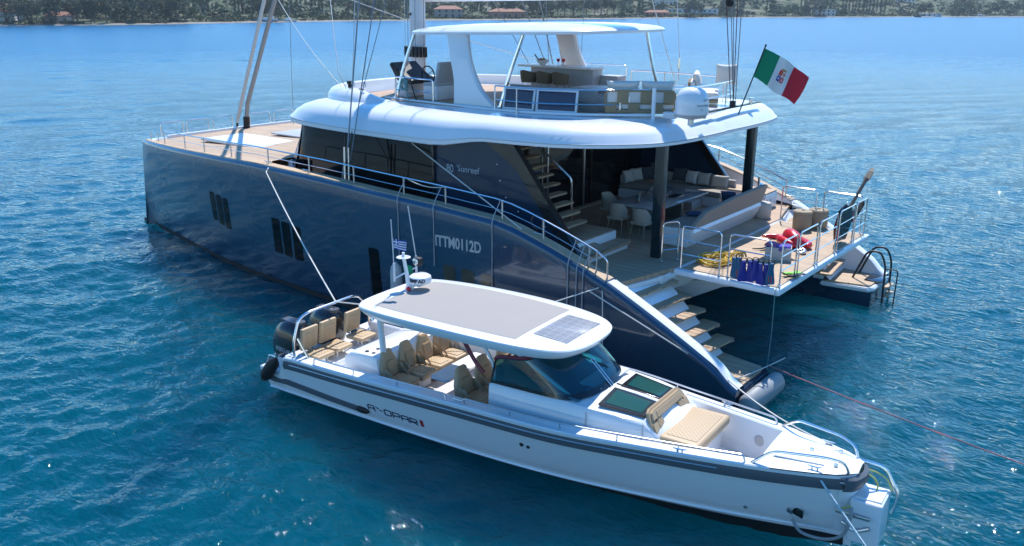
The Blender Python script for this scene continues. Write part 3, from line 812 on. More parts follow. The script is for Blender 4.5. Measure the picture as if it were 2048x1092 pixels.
# low grab rails along the gunwale
for sg in (1, -1):
    for x0, x1 in ((1.2, 4.7), (5.15, 10.1)):
        xs = [x0+(x1-x0)*i/12 for i in range(13)]
        P = [(xs[0], (gb(xs[0])-.08)*sg, gz(xs[0]))] + [(x, (gb(x)-.09)*sg, gz(x)+.11) for x in xs] + [(xs[-1]+.03, (gb(xs[-1])-.08)*sg, gz(xs[-1]))]
        mb = MB(); mb.tube(round_path(P, .05), .016, 8); g = mb.build('grab_rail', CHROMED, AX)
        n = 3 if x1 < 5 else 5
        for k in range(1, n):
            x = x0+(x1-x0)*k/n; mb = MB(); mb.tube([(x, (gb(x)-.09)*sg, gz(x)), (x, (gb(x)-.09)*sg, gz(x)+.11)], .012, 6); mb.build('stanchion', CHROMED, g)
    # bow rail
    P = [(10.22, .80), (10.55, .62), (11.35, .42), (11.55, .3)]
    mb = MB(); mb.tube(round_path([(10.22, (gb(10.22)-.08)*sg, gz(10.2)), (10.5, (gb(10.5)-.12)*sg, 1.62), (11.25, (gb(11.25)-.08)*sg, 1.64), (11.5, (gb(11.5)-.06)*sg, 1.58), (11.56, (gb(11.56)-.06)*sg, 1.40)], .12), .022, 10)
    mb.build('bow_rail', CHROME, AX)
# vents, writing and skin fittings on the near side
def onhull(off=.008):
    return lambda v: Vector((v.x, -(ax_y(v.x, v.z)+off), v.z))
INK = mat('dark lettering', (.01, .03, .07), .4); INKR = mat('red lettering', (.45, .02, .02), .4)
def word(segs, x, z, h, mt, slant=.0):
    for ch, w in segs:
        if ch == ' ': x += w; continue
        text_obj(ch, h, Matrix(((w/.6*1.0, 0, 0, x), (0, 0, -1, -2), (0, 1, 0, z), (0, 0, 0, 1))), mt, AX, warp=onhull(), xs=1, bold=.006)
        x += w*1.12
def strokes(letters, x0, z0, h, w, mt, gap=.05, th=.028, name='hull_lettering', slope=0):
    """wide block capitals made from strokes in a unit square"""
    G = {'A': [[(0, 0), (0, .8), (.25, 1), (1, 1), (1, 0)], [(0, .45), (1, .45)]], 'X': [[(.1, .9), (.42, .75)], [(.6, .55), (.9, .5)]],
         'O': [[(0, 0), (0, .8), (.2, 1), (1, 1), (1, .2), (.8, 0), (0, 0)]], 'P': [[(0, 0), (0, 1), (1, 1), (1, .4), (0, .4)]],
         'R': [[(0, 0), (0, 1), (1, 1), (1, .45), (.1, .45), (1, 0)]]}
    x = x0
    for i, ch in enumerate(letters):
        mb = MB()
        for st in G[ch]:
            pts = [(x+a*w, 0, z0+(x-x0)*slope+b*h) for a, b in st]
            for p, q in zip(pts, pts[1:]):
                p, q = Vector(p), Vector(q); d = (q-p).normalized(); nn = Vector((-d.z, 0, d.x))*th/2
                p = p-d*th*.4; q = q+d*th*.4
                t = bmesh.new()
                V = [Vector((v.x, -(ax_y(v.x, v.z)+.008), v.z)) for v in (p+nn, q+nn, q-nn, p-nn)]
                t.faces.new([t.verts.new(v) for v in V]); mb.add(t)
        mb.build(name, mt, AX, smooth=False); x += w+gap
strokes('AXOPAR', 2.62, .44, .13, .17, INK)
mb = MB(); t = bmesh.new(); t.faces.new([t.verts.new((x, -(ax_y(x, z)+.008), z)) for x, z in ((3.97, .44), (4.05, .44), (4.05, .60), (3.97, .60))]); mb.add(t); mb.build('hull_lettering', INKR, AX)
for x, z, r in ((6.32, .78, .038), (6.45, .76, .032), (10.1, .42, .03), (.6, .85, .035)):
    mb = MB(); mb.lathe([(0, .012), (r, .01), (r*1.15, 0)], 14, basis((x, -(ax_y(x, z)+.004), z), (1, 0, 0), (0, 0, 1))); mb.build('skin_fitting', BLACKM if z > .5 else CHROMED, AX)
mb = MB(); mb.box((10.85, -(ax_y(10.85, .55)+.01), .55), (.3, .03, .13), .01, rz=R(-22)); vt = mb.build('towing_plate', BLACKP, AX)
mb = MB()
for k in (-.07, .07): mb.box((10.85+k, -(ax_y(10.85, .55)+.03)+.02*(1 if k > 0 else -1), .55), (.1, .02, .09), .005, rz=R(-22))
mb.build('plate_badge', CHROMED, vt)
# ---- aft deck: engine well, three swivel seats, roll bar
mb = MB(); mb.box((.68, 0, .70), (.84, 2.1, .36), .04); mb.box((1.6, 0, .66), (1.3, 2.2, .12), .02); mb.build('aft_deck', WHITE, AX)
mb = MB(); mb.box((-.05, 0, .62), (.8, 1.9, .3), .06); mb.build('engine_well', WHITE2, AX)
for y in (-1.0, 1.0):
    mb = MB(); mb.box((-.30, y, .56), (.72, .55, .10), .04, 3); mb.build('swim_step', HULLW, AX)
for y in (-1.12, -.92, .92, 1.12):
    mb = MB(); mb.tube(round_path([(-.20, y, .60), (-.28, y, .86), (-.52, y, .84), (-.60, y, .58)], .08), .014, 8); mb.build('step_handle', CHROME, AX)
def sm_slab(w, d, h, q=TANQ, plain=TAN, name='seat_cushion', M=None, parent=None):
    mb = MB(); mb.box((0, 0, h/2), (d, w, h), min(h*.45, .05), 4, M=M); a = mb.build(name, plain, parent)
    inv = M.inverted() if M is not None else Matrix()
    mb = MB(); mb.box((0, 0, h*.5), (d*.62, w*.60, h+.016), .012, 2, M=M); b = mb.build('quilted_panel', q, a, uv=lambda co: tuple((inv @ co)[:2]))
    return a
def aft_seat(x, y):
    # seat faces the bow, backrest aft
    st = empty('swivel_seat', (x, y, 0)); st.parent = AX
    sm_slab(.50, .50, .09, M=Matrix.Translation((.0, 0, 1.02)), parent=st)
    sm_slab(.47, .50, .085, name='backrest', M=Matrix.Translation((-.27, 0, 1.38)) @ Matrix.Rotation(R(98), 4, 'Y') @ Matrix.Rotation(0, 4, 'Z') @ Matrix.Translation((0, 0, -.04)), parent=st)
    for k in (-.12, .12):
        mb = MB(); mb.tube(round_path([(.12, k, 1.03), (.13, k, .9), (.02, k, .87), (.0, k, 1.0)], .05), .018, 8); mb.tube([(.12, k, .9), (.12, k, .74)], .02, 8); mb.build('seat_bracket', WHITE, st)
    return st
for y in (-.84, -.30, .46): aft_seat(.78, y)
mb = MB()
BARP = [(.52, -1.28, 1.08), (.52, -1.28, 1.42), (.55, -1.12, 1.88), (.6, -.9, 1.98), (.6, .45, 1.98), (.55, .72, 1.88), (.6, .92, 1.42), (.6, .92, 1.08)]
mb.tube(round_path(BARP, .14), .028, 10)
mb.tube([(.86, -1.2, 1.1), (.62, -1.24, 1.5)], .025, 8); mb.tube([(.92, .9, 1.1), (.6, .86, 1.5)], .025, 8)
mb.build('tow_arch', CHROME, AX)
# outboards
def outboard(y, tilt=0):
    e = empty('outboard_engine', (-.16, y, .98)); e.parent = AX; e.rotation_euler = (0, R(6), 0); e.scale = (1.0, 1.1, 1.32)
    rows = []
    for x, w, zb, zt in ((-.50, .15, -.10, .10), (-.47, .22, -.2, .24), (-.36, .27, -.26, .38), (-.15, .29, -.28, .46), (.1, .28, -.26, .48), (.28, .25, -.2, .42), (.36, .18, -.1, .30), (.38, .10, -.02, .2)):
        ring = []
        for k in range(20):
            a = 2*math.pi*k/20; c, s = math.cos(a), math.sin(a)
            zz = (zt+zb)/2 + (zt-zb)/2*(abs(s)**.6)*(1 if s > 0 else -1)
            ring.append((x, w*(abs(c)**.6)*(1 if c > 0 else -1)*(1-.25*max(0, s)), zz))
        rows.append(ring)
    mb = MB(); mb.grid(rows, cv=True, caps=True); cw = mb.build('engine_cowl', COWL, e, ang=60)
    mb = MB(); mb.prism([(-.30, -.10), (.22, -.12), (.30, -.05), (.30, .05), (.22, .12), (-.30, .10)], .40, .462, bev=.01, M=Matrix.Rotation(R(-4), 4, 'Y')); mb.build('cowl_top', COWLT, cw)
    mb = MB(); mb.prism([(-.2, -.12), (.16, -.15), (.26, -.1), (.26, .1), (.16, .15), (-.2, .12)], -1.3, -.2, bev=.02); mb.build('engine_leg', BLACKM, e)
    text_obj('MERCURY', .10, Matrix(((1, 0, 0, -.26), (0, 0, -1, 0), (0, 1, 0, -.06), (0, 0, 0, 1))), LETW, e, bold=.003, xs=1.1, warp=lambda v: Vector((v.x, -(.293-.9*max(0, v.x-.1)**2-.5*max(0, -.15-v.x)**2), v.z)))
    return e
COWL = mat('black engine cowl', (.012, .013, .016), .22, coat=.7); COWLT = mat('grey engine top', (.10, .11, .125), .35, metal=.4)
LETW = mat('white lettering', (.75, .76, .78), .5)
outboard(-.66); outboard(.36)
# fender on the near quarter
mb = MB()
mb.grid([[(x, -1.46-.10*math.cos(a)*1, 0) for a in (0,)] for x in ()]) if False else None
Mf = Matrix.Translation((-.12, -1.45, .70)) @ Matrix.Rotation(R(38), 4, 'Y')
mb.lathe([(.012, .42), (.05, .38), (.07, .33), (.13, .24), (.14, 0), (.13, -.2), (.09, -.3), (.012, -.34)], 20, Mf)
f = mb.build('boat_fender', BLACKM)
f.matrix_world = Matrix.Translation((8.0, 9.4, 0)) @ Matrix.Rotation(R(-176.105), 4, 'Z')
tag(f, 'black sausage fender hanging at the stern corner of the white motorboat', 'fender')
# ---- wet bar block and the row of four seats
mb = MB()
prof = [(1.72, .62), (1.74, 1.28), (1.9, 1.42), (2.5, 1.44), (2.62, 1.4), (2.68, 1.1), (2.7, .62)]
rows = [[(x, y, z) for x, z in prof] for y in (-1.0, -.97, 0, 1.12, 1.15)]
rows[0] = [(x, -1.0, min(z, 1.38)) for x, z in prof]
mb.grid(rows, caps=True); mb.build('wet_bar', WHITE, AX, ang=50)
for x, y in ((2.2, -.82), (2.38, -.82), (2.3, -.6)):
    mb = MB(); mb.lathe([(.0, 1.446), (.035, 1.448), (.045, 1.438)], 14, Matrix.Translation((x, y, 0))); mb.build('cup_holder', BLACKM, AX)
mb = MB(); mb.box((1.35, 1.05, 1.0), (1.3, .5, .6), .06, 3); mb.build('stern_locker', WHITE2, AX)
mb = MB()
for k in range(5): mb.box((1.35, .88+k*.08, 1.312), (.9, .022, .02), .004)
mb.build('locker_slats', BLACKP, AX)
def bucket(x, y, plain, q, rot=0, hz=1.0, name='bucket_seat', w=.50):
    s = empty(name, (x, y, 0), rot); s.parent = AX
    # cushion
    mb = MB(); mb.box((.02, 0, .98*hz), (.52, w*.98, .15), .055, 4); c = mb.build('seat_cushion', plain, s)
    mb = MB(); mb.box((.04, 0, .985*hz+.012), (.36, w*.56, .15), .02, 2); mb.build('quilted_panel', q, c, uv=lambda co: (co.x, co.y))
    # shaped backrest: wide at hips, tapering head
    Mb = Matrix.Translation((-.27, 0, .98*hz)) @ Matrix.Rotation(R(-12), 4, 'Y')
    rows = []
    for z, ww, d0, d1 in ((0, .25, -.07, .06), (.12, .255, -.08, .07), (.3, .24, -.08, .055), (.42, .19, -.075, .05), (.52, .145, -.07, .05), (.58, .135, -.06, .045), (.615, .10, -.035, .02)):
        ring = []
        for k in range(16):
            a = 2*math.pi*k/16; c_, s_ = math.cos(a), math.sin(a)
            ring.append(((d0+d1)/2+(d1-d0)/2*(abs(c_)**.55)*(1 if c_ > 0 else -1), ww*w/.5*(abs(s_)**.55)*(1 if s_ > 0 else -1), z))
        rows.append(ring)
    mb = MB(); mb.grid(rows, cv=True, caps=True, M=Mb); b_ = mb.build('backrest', plain, s, ang=60)
    mb = MB(); mb.prism([(.03, -.13), (.33, -.125), (.36, -.1), (.36, .1), (.33, .125), (.03, .13)], .03, .085, bev=.015, M=Mb @ Matrix(((0, 0, 1, 0), (0, 1, 0, 0), (1, 0, 0, .04), (0, 0, 0, 1))))
    iv = Mb.inverted(); mb.build('quilted_panel', q, b_, uv=lambda co: ((iv @ co).z, (iv @ co).y))
    for k in (-1, 1):                                      # side bolsters
        mb = MB(); mb.grid([[(-.30, k*w*.44, .98*hz), (-.24, k*w*.5, .98*hz), (-.16, k*w*.44, .98*hz)], [(-.30, k*w*.44, 1.28*hz), (-.20, k*w*.50, 1.26*hz), (-.1, k*w*.45, 1.24*hz)], [(.0, k*w*.42, 1.06*hz), (.02, k*w*.49, 1.05*hz), (.04, k*w*.44, 1.04*hz)]])
        mb.build('bolster', plain, s)
    mb = MB(); mb.box((-.06, 0, .8*hz), (.40, w*.8, .26), .03); mb.build('seat_base', WHITE2, s)
    return s
for i, y in enumerate((-.72, -.16, .40, .96)): bucket(3.02, y, TAN, TANQ, 0, .96)
# table
mb = MB(); mb.prism([(-.24, -.70), (-.18, -.76), (.18, -.76), (.24, -.70), (.24, .72), (.18, .76), (-.18, .76), (-.24, .72)], 1.08, 1.14, bev=.015, M=Matrix.Translation((3.82, .22, 0))); tb = mb.build('cockpit_table', TBLUE if False else WHITE, AX)
mb = MB(); mb.tube([(3.82, .1, .62), (3.82, .1, 1.08)], .05, 12); mb.build('table_pedestal', CHROME, tb)
# helm seats
for y in (-.62, .04, .74): bucket(4.85, y, TAN, TANQ, 0, 1.0, name='helm_seat', w=.54)
mb = MB(); mb.box((4.74, 0, .76), (.5, 1.95, .32), .05); mb.build('seat_plinth', WHITE, AX)
# ---- console / cabin
def console():
    # half sections: (x, half width, z sheer of the side, z crown)
    S = [(5.38, .98, 1.60, 1.62), (6.0, 1.0, 1.62, 1.64), (7.0, .99, 1.64, 1.70), (7.35, .98, 1.62, 1.72), (7.9, .93, 1.60, 1.69), (8.4, .84, 1.56, 1.64), (8.75, .78, 1.30, 1.38)]
    rows = []
    for x, w, zs_, zc in S:
        rows.append([(x, -w-.02, .6), (x, -w-.02, 1.1), (x, -w, zs_-.06), (x, -w+.05, zs_), (x, -w*.5, (zs_+zc)/2+.01), (x, 0, zc), (x, w*.5, (zs_+zc)/2+.01), (x, w-.05, zs_), (x, w, zs_-.06), (x, w+.02, 1.1), (x, w+.02, .6)])
    mb = MB(); mb.grid(rows, caps=True); mb.build('console', WHITE, AX, ang=40)
console()
for x in (7.42, 8.42):
    mb = MB(); mb.box((x, -(.99 if x < 8 else .87), 1.1), (.012, .02, .95), .002); mb.build('panel_joint', GREYL, AX)
# dashboard under the glass
mb = MB(); mb.prism([(-.85, 1.62), (-.85, 1.9), (-.6, 1.98), (.2, 1.86), (.9, 1.66)], -.9, .9, M=basis((6.3, 0, 0), (1, 0, 0), (0, 0, 1)), bev=.02)
mb.build('dashboard', mat('dark teal dashboard', (.05, .16, .20), .5), AX)
mb = MB(); mb.tube([(5.40+.12*math.sin(a)*.3, -.35+.19*math.cos(a), 1.78+.19*math.sin(a)) for a in [2*math.pi*k/20 for k in range(20)]], .018, 8, closed=True)
mb.tube([(5.42, -.54, 1.78), (5.42, -.16, 1.78)], .012, 6); mb.build('steering_wheel', BLACKM, AX)
mb = MB(); mb.box((5.52, .3, 1.95), (.06, .7, .28), .03, ry=R(20)); mb.build('chart_screen', BLACKG, AX)
mb = MB(); mb.box((6.9, .2, 1.73), (.9, 1.1, .03), .01); mb.build('cabin_shelf', WHITE2, AX)
GLASS = bpy.data.materials.new('tinted green glass'); GLASS.use_nodes = True
_n = GLASS.node_tree; _n.nodes.clear()
_o = _n.nodes.new('ShaderNodeOutputMaterial'); _mx = _n.nodes.new('ShaderNodeMixShader'); _fr = _n.nodes.new('ShaderNodeFresnel'); _fr.inputs[0].default_value = 1.5
_g = _n.nodes.new('ShaderNodeBsdfGlossy'); _g.inputs['Roughness'].default_value = .02; _t = _n.nodes.new('ShaderNodeBsdfTransparent'); _t.inputs[0].default_value = (.22, .72, .77, 1)
_ad = _n.nodes.new('ShaderNodeMath'); _ad.operation = 'ADD'; _ad.inputs[1].default_value = .03
_n.links.new(_fr.outputs[0], _ad.inputs[0]); _n.links.new(_ad.outputs[0], _mx.inputs[0]); _n.links.new(_t.outputs[0], _mx.inputs[1]); _n.links.new(_g.outputs[0], _mx.inputs[2]); _n.links.new(_mx.outputs[0], _o.inputs[0])
# windscreen: path of the base and of the top edge round the cabin
base = [(5.42, -.97, 1.61), (6.1, -.98, 1.63), (6.8, -.96, 1.65), (7.1, -.84, 1.67), (7.30, -.55, 1.70), (7.38, 0, 1.72), (7.30, .55, 1.70), (7.1, .84, 1.67), (6.8, .96, 1.65), (6.1, .98, 1.63), (5.42, .97, 1.61)]
topp = [(5.50, -.93, 2.04), (5.62, -.93, 2.12), (6.15, -.90, 2.20), (6.38, -.78, 2.33), (6.52, -.5, 2.40), (6.58, 0, 2.43), (6.52, .5, 2.40), (6.38, .78, 2.33), (6.15, .90, 2.20), (5.62, .93, 2.12), (5.50, .93, 2.04)]
B_, T_ = smooth_path(base, 5), smooth_path(topp, 5)
mb = MB(); mb.grid([[a.lerp(b, k/5)+Vector((.05*math.sin(math.pi*k/5), 0, 0)) for k in range(6)] for a, b in zip(B_, T_)]); ws = mb.build('windscreen', GLASS, AX, ang=80)
mb = MB(); mb.grid([[a+Vector((.03, 0, .0)) if 5 < i < 45 else a, a.lerp(b, .10)+Vector((.02, 0, .004)), ] for i, (a, b) in enumerate(zip(B_, T_))])
mb.build('glass_border', BLACKP, ws)
mb = MB(); mb.tube(T_, .022, 8); mb.tube([B_[0], T_[0]], .02, 8); mb.tube([B_[-1], T_[-1]], .02, 8); mb.build('windscreen_trim', BLACKP, ws)
for sg in (-1, 1):
    Q = [Vector((p.x-.01, p.y, p.z+.03)) for p in T_[: 20]]
    if sg > 0: Q = [Vector((p.x, -p.y, p.z)) for p in Q]
    mb = MB(); mb.tube(Q, .034, 8); mb.build('red_frame', REDD, AX)
    mb = MB(); mb.tube(smooth_path([(5.50, .93*sg, 2.06), (5.25, .95*sg, 1.75), (5.1, 1.0*sg, 1.95), (4.9, 1.02*sg, 2.25), (4.72, 1.02*sg, 2.5)][1:], 6), .04, 8); mb.build('red_strut', REDD, AX)
    mb = MB(); mb.tube(smooth_path([(7.0, .80*sg, 1.68), (6.3, .86*sg, 2.08), (5.55, .92*sg, 2.5)], 4), .035, 8)
    mb.tube(smooth_path([(5.45, .9*sg, 1.62), (5.4, .9*sg, 2.0), (5.0, .9*sg, 2.5)], 4), .032, 8)
    mb.build('hardtop_strut', HULLW, AX)
# wipers
for dx in (0, .07):
    mb = MB(); mb.tube([(7.42, -.1+dx, 1.73), (6.98, -.08+dx, 2.12)], .012, 6); mb.build('wiper_arm', CHROMED, ws)
mb = MB(); mb.tube([(7.2, .18, 1.93), (6.85, -.22, 2.22)], .014, 6); mb.build('wiper_blade', BLACKM, ws)
# cabin hatches
def hatch(y0, y1):
    a = [(7.55, y0), (7.50, y1), (8.33, y1*.86 if abs(y1) > abs(y0) else y1), (8.36, y0*.86 if abs(y0) > abs(y1) else y0)]
    M = Matrix.Translation((0, 0, 1.72)) @ Matrix.Translation((7.5, 0, 0)) @ Matrix.Rotation(R(5), 4, 'Y') @ Matrix.Translation((-7.5, 0, 0)) 
    Mx = Matrix.Rotation(R(3)*(1 if y0+y1 < 0 else -1), 4, 'X'); M = M @ Mx
    mb = MB(); mb.prism(a, -.02, .022, bev=.006, M=M); h = mb.build('cabin_hatch', BLACKP, AX)
    cx = sum(p[0] for p in a)/4; cy = sum(p[1] for p in a)/4
    b = [(cx+(p[0]-cx)*.80, cy+(p[1]-cy)*.76) for p in a]
    mb = MB(); mb.prism(b, .0225, .028, M=M); mb.build('hatch_pane', GLASSD, h)
GLASSD = mat('dark green hatch glass', (.012, .075, .07), .04, coat=.5)
hatch(-.80, -.12); hatch(.02, .70)
mb = MB(); mb.box((7.95, -.05, 1.735), (.9, .03, .02), .004, ry=R(5)); mb.build('hatch_rail', BLACKP, AX)
# bow lounge seat
mb = MB(); mb.box((8.85, -.05, .95), (.80, 1.30, .48), .08, 3); mb.build('lounge_base', WHITE, AX)
ls = empty('bow_lounge', (0, 0, 0)); ls.parent = AX
mb = MB(); mb.box((9.0, -.05, 1.30), (.72, 1.42, .18), .08, 4); c = mb.build('seat_cushion', TAN, ls)
mb = MB(); mb.box((9.0, -.05, 1.315), (.56, 1.16, .17), .03, 3); mb.build('quilted_panel', TANQ, c, uv=lambda co: (co.x, co.y))
Mb = Matrix.Translation((8.66, -.05, 1.22)) @ Matrix.Rotation(R(-30), 4, 'Y')
def frame_poly(w, h, r=.14):
    return [(0, -w), (h-r, -w*.96), (h-r*.3, -w*.90), (h, -w*.76), (h, w*.76), (h-r*.3, w*.90), (h-r, w*.96), (0, w)]
Pm = Mb @ Matrix(((0, 0, 1, 0), (0, 1, 0, 0), (1, 0, 0, 0), (0, 0, 0, 1)))
mb = MB()                                                   # backrest with the open slot in the middle
mb.prism(frame_poly(.70, .12, .02), -.07, .06, bev=.03, M=Pm)
mb.prism([(x+.34, y) for x, y in frame_poly(.68, .24, .16)], -.07, .07, bev=.045, seg=4, M=Pm)
for s in (-1, 1): mb.prism([(.1, s*.30), (.36, s*.30), (.36, s*.685), (.1, s*.705)], -.065, .06, bev=.02, M=Pm)
b_ = mb.build('backrest', TAN, ls)
iv = Pm.inverted()
mb = MB()
mb.prism([(.38, -.48), (.50, -.46), (.50, .46), (.38, .48)], .05, .078, bev=.01, M=Pm)
for s in (-1, 1): mb.prism([(.07, s*.32), (.38, s*.32), (.38, s*.50), (.07, s*.54)], .045, .066, bev=.01, M=Pm)
mb.build('quilted_panel', TANQ, b_, uv=lambda co: tuple((iv @ co)[:2]))
# speakers on the liner
for x in (9.9, 10.25):
    mb = MB(); mb.lathe([(0, .02), (.05, .022), (.095, .012), (.1, 0)], 20, basis((x, lerp_tab(IN, x)-.0, 1.05), (1, 0, 0), (0, 0, 1))); mb.build('speaker', GREYL, AX)
# ---- hardtop
def ttop():
    half = [(2.22, 0), (2.24, .6), (2.34, .93), (2.62, 1.13), (3.4, 1.24), (4.6, 1.27), (5.7, 1.22), (6.5, 1.08), (6.95, .86), (7.15, .5), (7.2, 0)]
    P = smooth_path([(a, b, 0) for a, b in half], 5)
    O = [(p.x, p.y-.18) for p in P] + [(p.x, -p.y-.18) for p in P[::-1][1:-1]]
    rows = []; cx, cy = 4.7, -.18
    def zc(x): return 2.50 + .05*math.sin(math.pi*(x-2.2)/5)
    for x, y in O:
        row = []
        for k, h in ((.80, -.05), (.90, -.10), (.935, -.115), (.975, -.05), (.997, .02), (1, .06), (.99, .08), (.965, .082), (.96, .074), (.93, .082), (.85, .095), (.6, .11), (.3, .12), (.02, .122)):
            xx, yy = cx+(x-cx)*k, cy+(y-cy)*k
            row.append((xx, yy, zc(xx)+h))
        rows.append(row)
    mb = MB(); mb.grid(rows, cu=True)
    t = bmesh.new(); t.faces.new([t.verts.new(r[0]) for r in rows]); mb.add(t)
    t = bmesh.new(); t.faces.new([t.verts.new(r[-1]) for r in rows]); mb.add(t)
    top = mb.build('hardtop', WHITE, AX, ang=35)
    def surf(u, v, off):
        a = math.atan2(v-cy, u-cx)
        bst = min(range(len(O)), key=lambda i: abs((math.atan2(O[i][1]-cy, O[i][0]-cx)-a+math.pi) % (2*math.pi)-math.pi))
        k = math.hypot(u-cx, v-cy)/math.hypot(O[bst][0]-cx, O[bst][1]-cy)
        return zc(u)+lerp_tab([(0, .122), (.3, .12), (.6, .11), (.85, .095), (.93, .082), (.96, .074)], k)+off
    def surf_old(u, v, off):                                    # quad (u along, v across) on the crowned top
        return zc(u) + .122 - .04*((v+.18)/1.2)**2*1.0 + off
    mb = MB(); rows = []
    for i in range(13):
        x = 2.72+i*(6.05-2.72)/12
        w0 = -1.20+.10*(abs(i-6)/6)**2; w1 = .84-.10*(abs(i-6)/6)**2
        rows.append([(x, w0+(w1-w0)*j/10, surf(x, w0+(w1-w0)*j/10, .004)) for j in range(11)])
    rows = [[(p[0], p[1], p[2]-.012) for p in rows[0]]] + rows + [[(p[0], p[1], p[2]-.012) for p in rows[-1]]]
    mb.grid(rows); mb.build('canvas_top', CANVAS, top)
    mb = MB(); rows = [[(x, y, surf(x, y, .008)) for y in (-.72, -.3, .1, .48)] for x in (6.17, 6.5, 6.86)]
    mb.grid(rows); sp = mb.build('solar_panel', SOLAR, top, uv=lambda co: (co.x, co.y))
    mb = MB(); mb.tube([(2.5, .2, zc(2.5)+.08), (2.5, .25, zc(2.5)+.13)], .02, 8); mb.build('roof_fitting', CHROME, top)
    return top
def solar_mat():
    m = mat('speckled solar cells', (.2, .22, .25), .2, coat=.6); n = m.node_tree; b = n.nodes['Principled BSDF']
    tc = n.nodes.new('ShaderNodeTexCoord'); v = n.nodes.new('ShaderNodeTexNoise'); v.inputs['Scale'].default_value = 130; v.inputs['Detail'].default_value = 6; v.inputs['Roughness'].default_value = .8
    n.links.new(tc.outputs['UV'], v.inputs['Vector'])
    cr = n.nodes.new('ShaderNodeValToRGB'); e = cr.color_ramp.elements
    e[0].position = .44; e[0].color = (.035, .045, .07, 1); e[1].position = .56; e[1].color = (.48, .51, .56, 1)
    n.links.new(v.outputs[0], cr.inputs[0])
    br = n.nodes.new('ShaderNodeTexBrick'); br.inputs['Scale'].default_value = 5.8; br.offset = 0; br.inputs['Mortar Size'].default_value = .018
    br.inputs['Brick Width'].default_value = 1; br.inputs['Row Height'].default_value = 1; br.inputs['Mortar'].default_value = (.55, .57, .60, 1)
    n.links.new(tc.outputs['UV'], br.inputs['Vector']); n.links.new(cr.outputs[0], br.inputs['Color1']); n.links.new(cr.outputs[0], br.inputs['Color2'])
    n.links.new(br.outputs[0], b.inputs['Base Color']); return m
SOLAR = solar_mat()
TT = ttop()
for x, y in ((2.62, -.78), (2.45, .62)):
    mb = MB(); mb.tube([(x, y, 1.40), (x-.08, y, 2.5)], .065, 14); mb.build('hardtop_post', HULLW, AX)
# antenna mast on the hardtop
am = empty('antenna_mast', (3.35, -.35, 2.63)); am.parent = AX
# ================================================================ the far shore: ground, hills, trees, houses (plan positions in metres)
SHORE = [(353.8, -9.1), (352.4, -14.8), (350.8, -20.5), (349.2, -26.5), (347.6, -32.6), (346.0, -38.9), (344.2, -45.4), (342.5, -52.1), (340.6, -59.0), (339.4, -66.3), (338.4, -73.9), (337.4, -81.8), (336.4, -90.0), (335.3, -98.6), (334.1, -107.5), (332.9, -116.8), (329.9, -125.7), (326.8, -134.9), (323.6, -144.4), (320.3, -154.2), (320.5, -166.4), (320.8, -179.4), (321.1, -193.1), (321.3, -207.7), (321.2, -222.9), (321.1, -239.2), (321.0, -256.4), (319.4, -273.5), (314.7, -288.8), (309.8, -304.6), (304.6, -321.2), (299.3, -338.4), (293.7, -356.5), (289.4, -377.6), (285.1, -400.1), (280.5, -424.1), (275.6, -449.5), (269.7, -475.5), (262.1, -500.5), (254.0, -526.8), (245.6, -554.5), (234.6, -578.9), (223.1, -604.2), (211.2, -630.5), (198.7, -658.0), (185.4, -685.7), (171.6, -714.4), (157.1, -744.2), (142.1, -775.3), (126.3, -807.8), (110.6, -846.5), (94.0, -888.2), (76.3, -932.4), (57.6, -979.4), (37.7, -1029.4), (16.4, -1082.8), (-6.4, -1140.0), (-30.8, -1201.9), (-57.1, -1270.1), (-85.6, -1343.8), (-116.5, -1423.9), (-150.2, -1511.0), (-187.0, -1606.3), (-227.4, -1710.8), (-271.9, -1826.1), (-321.2, -1953.9)]
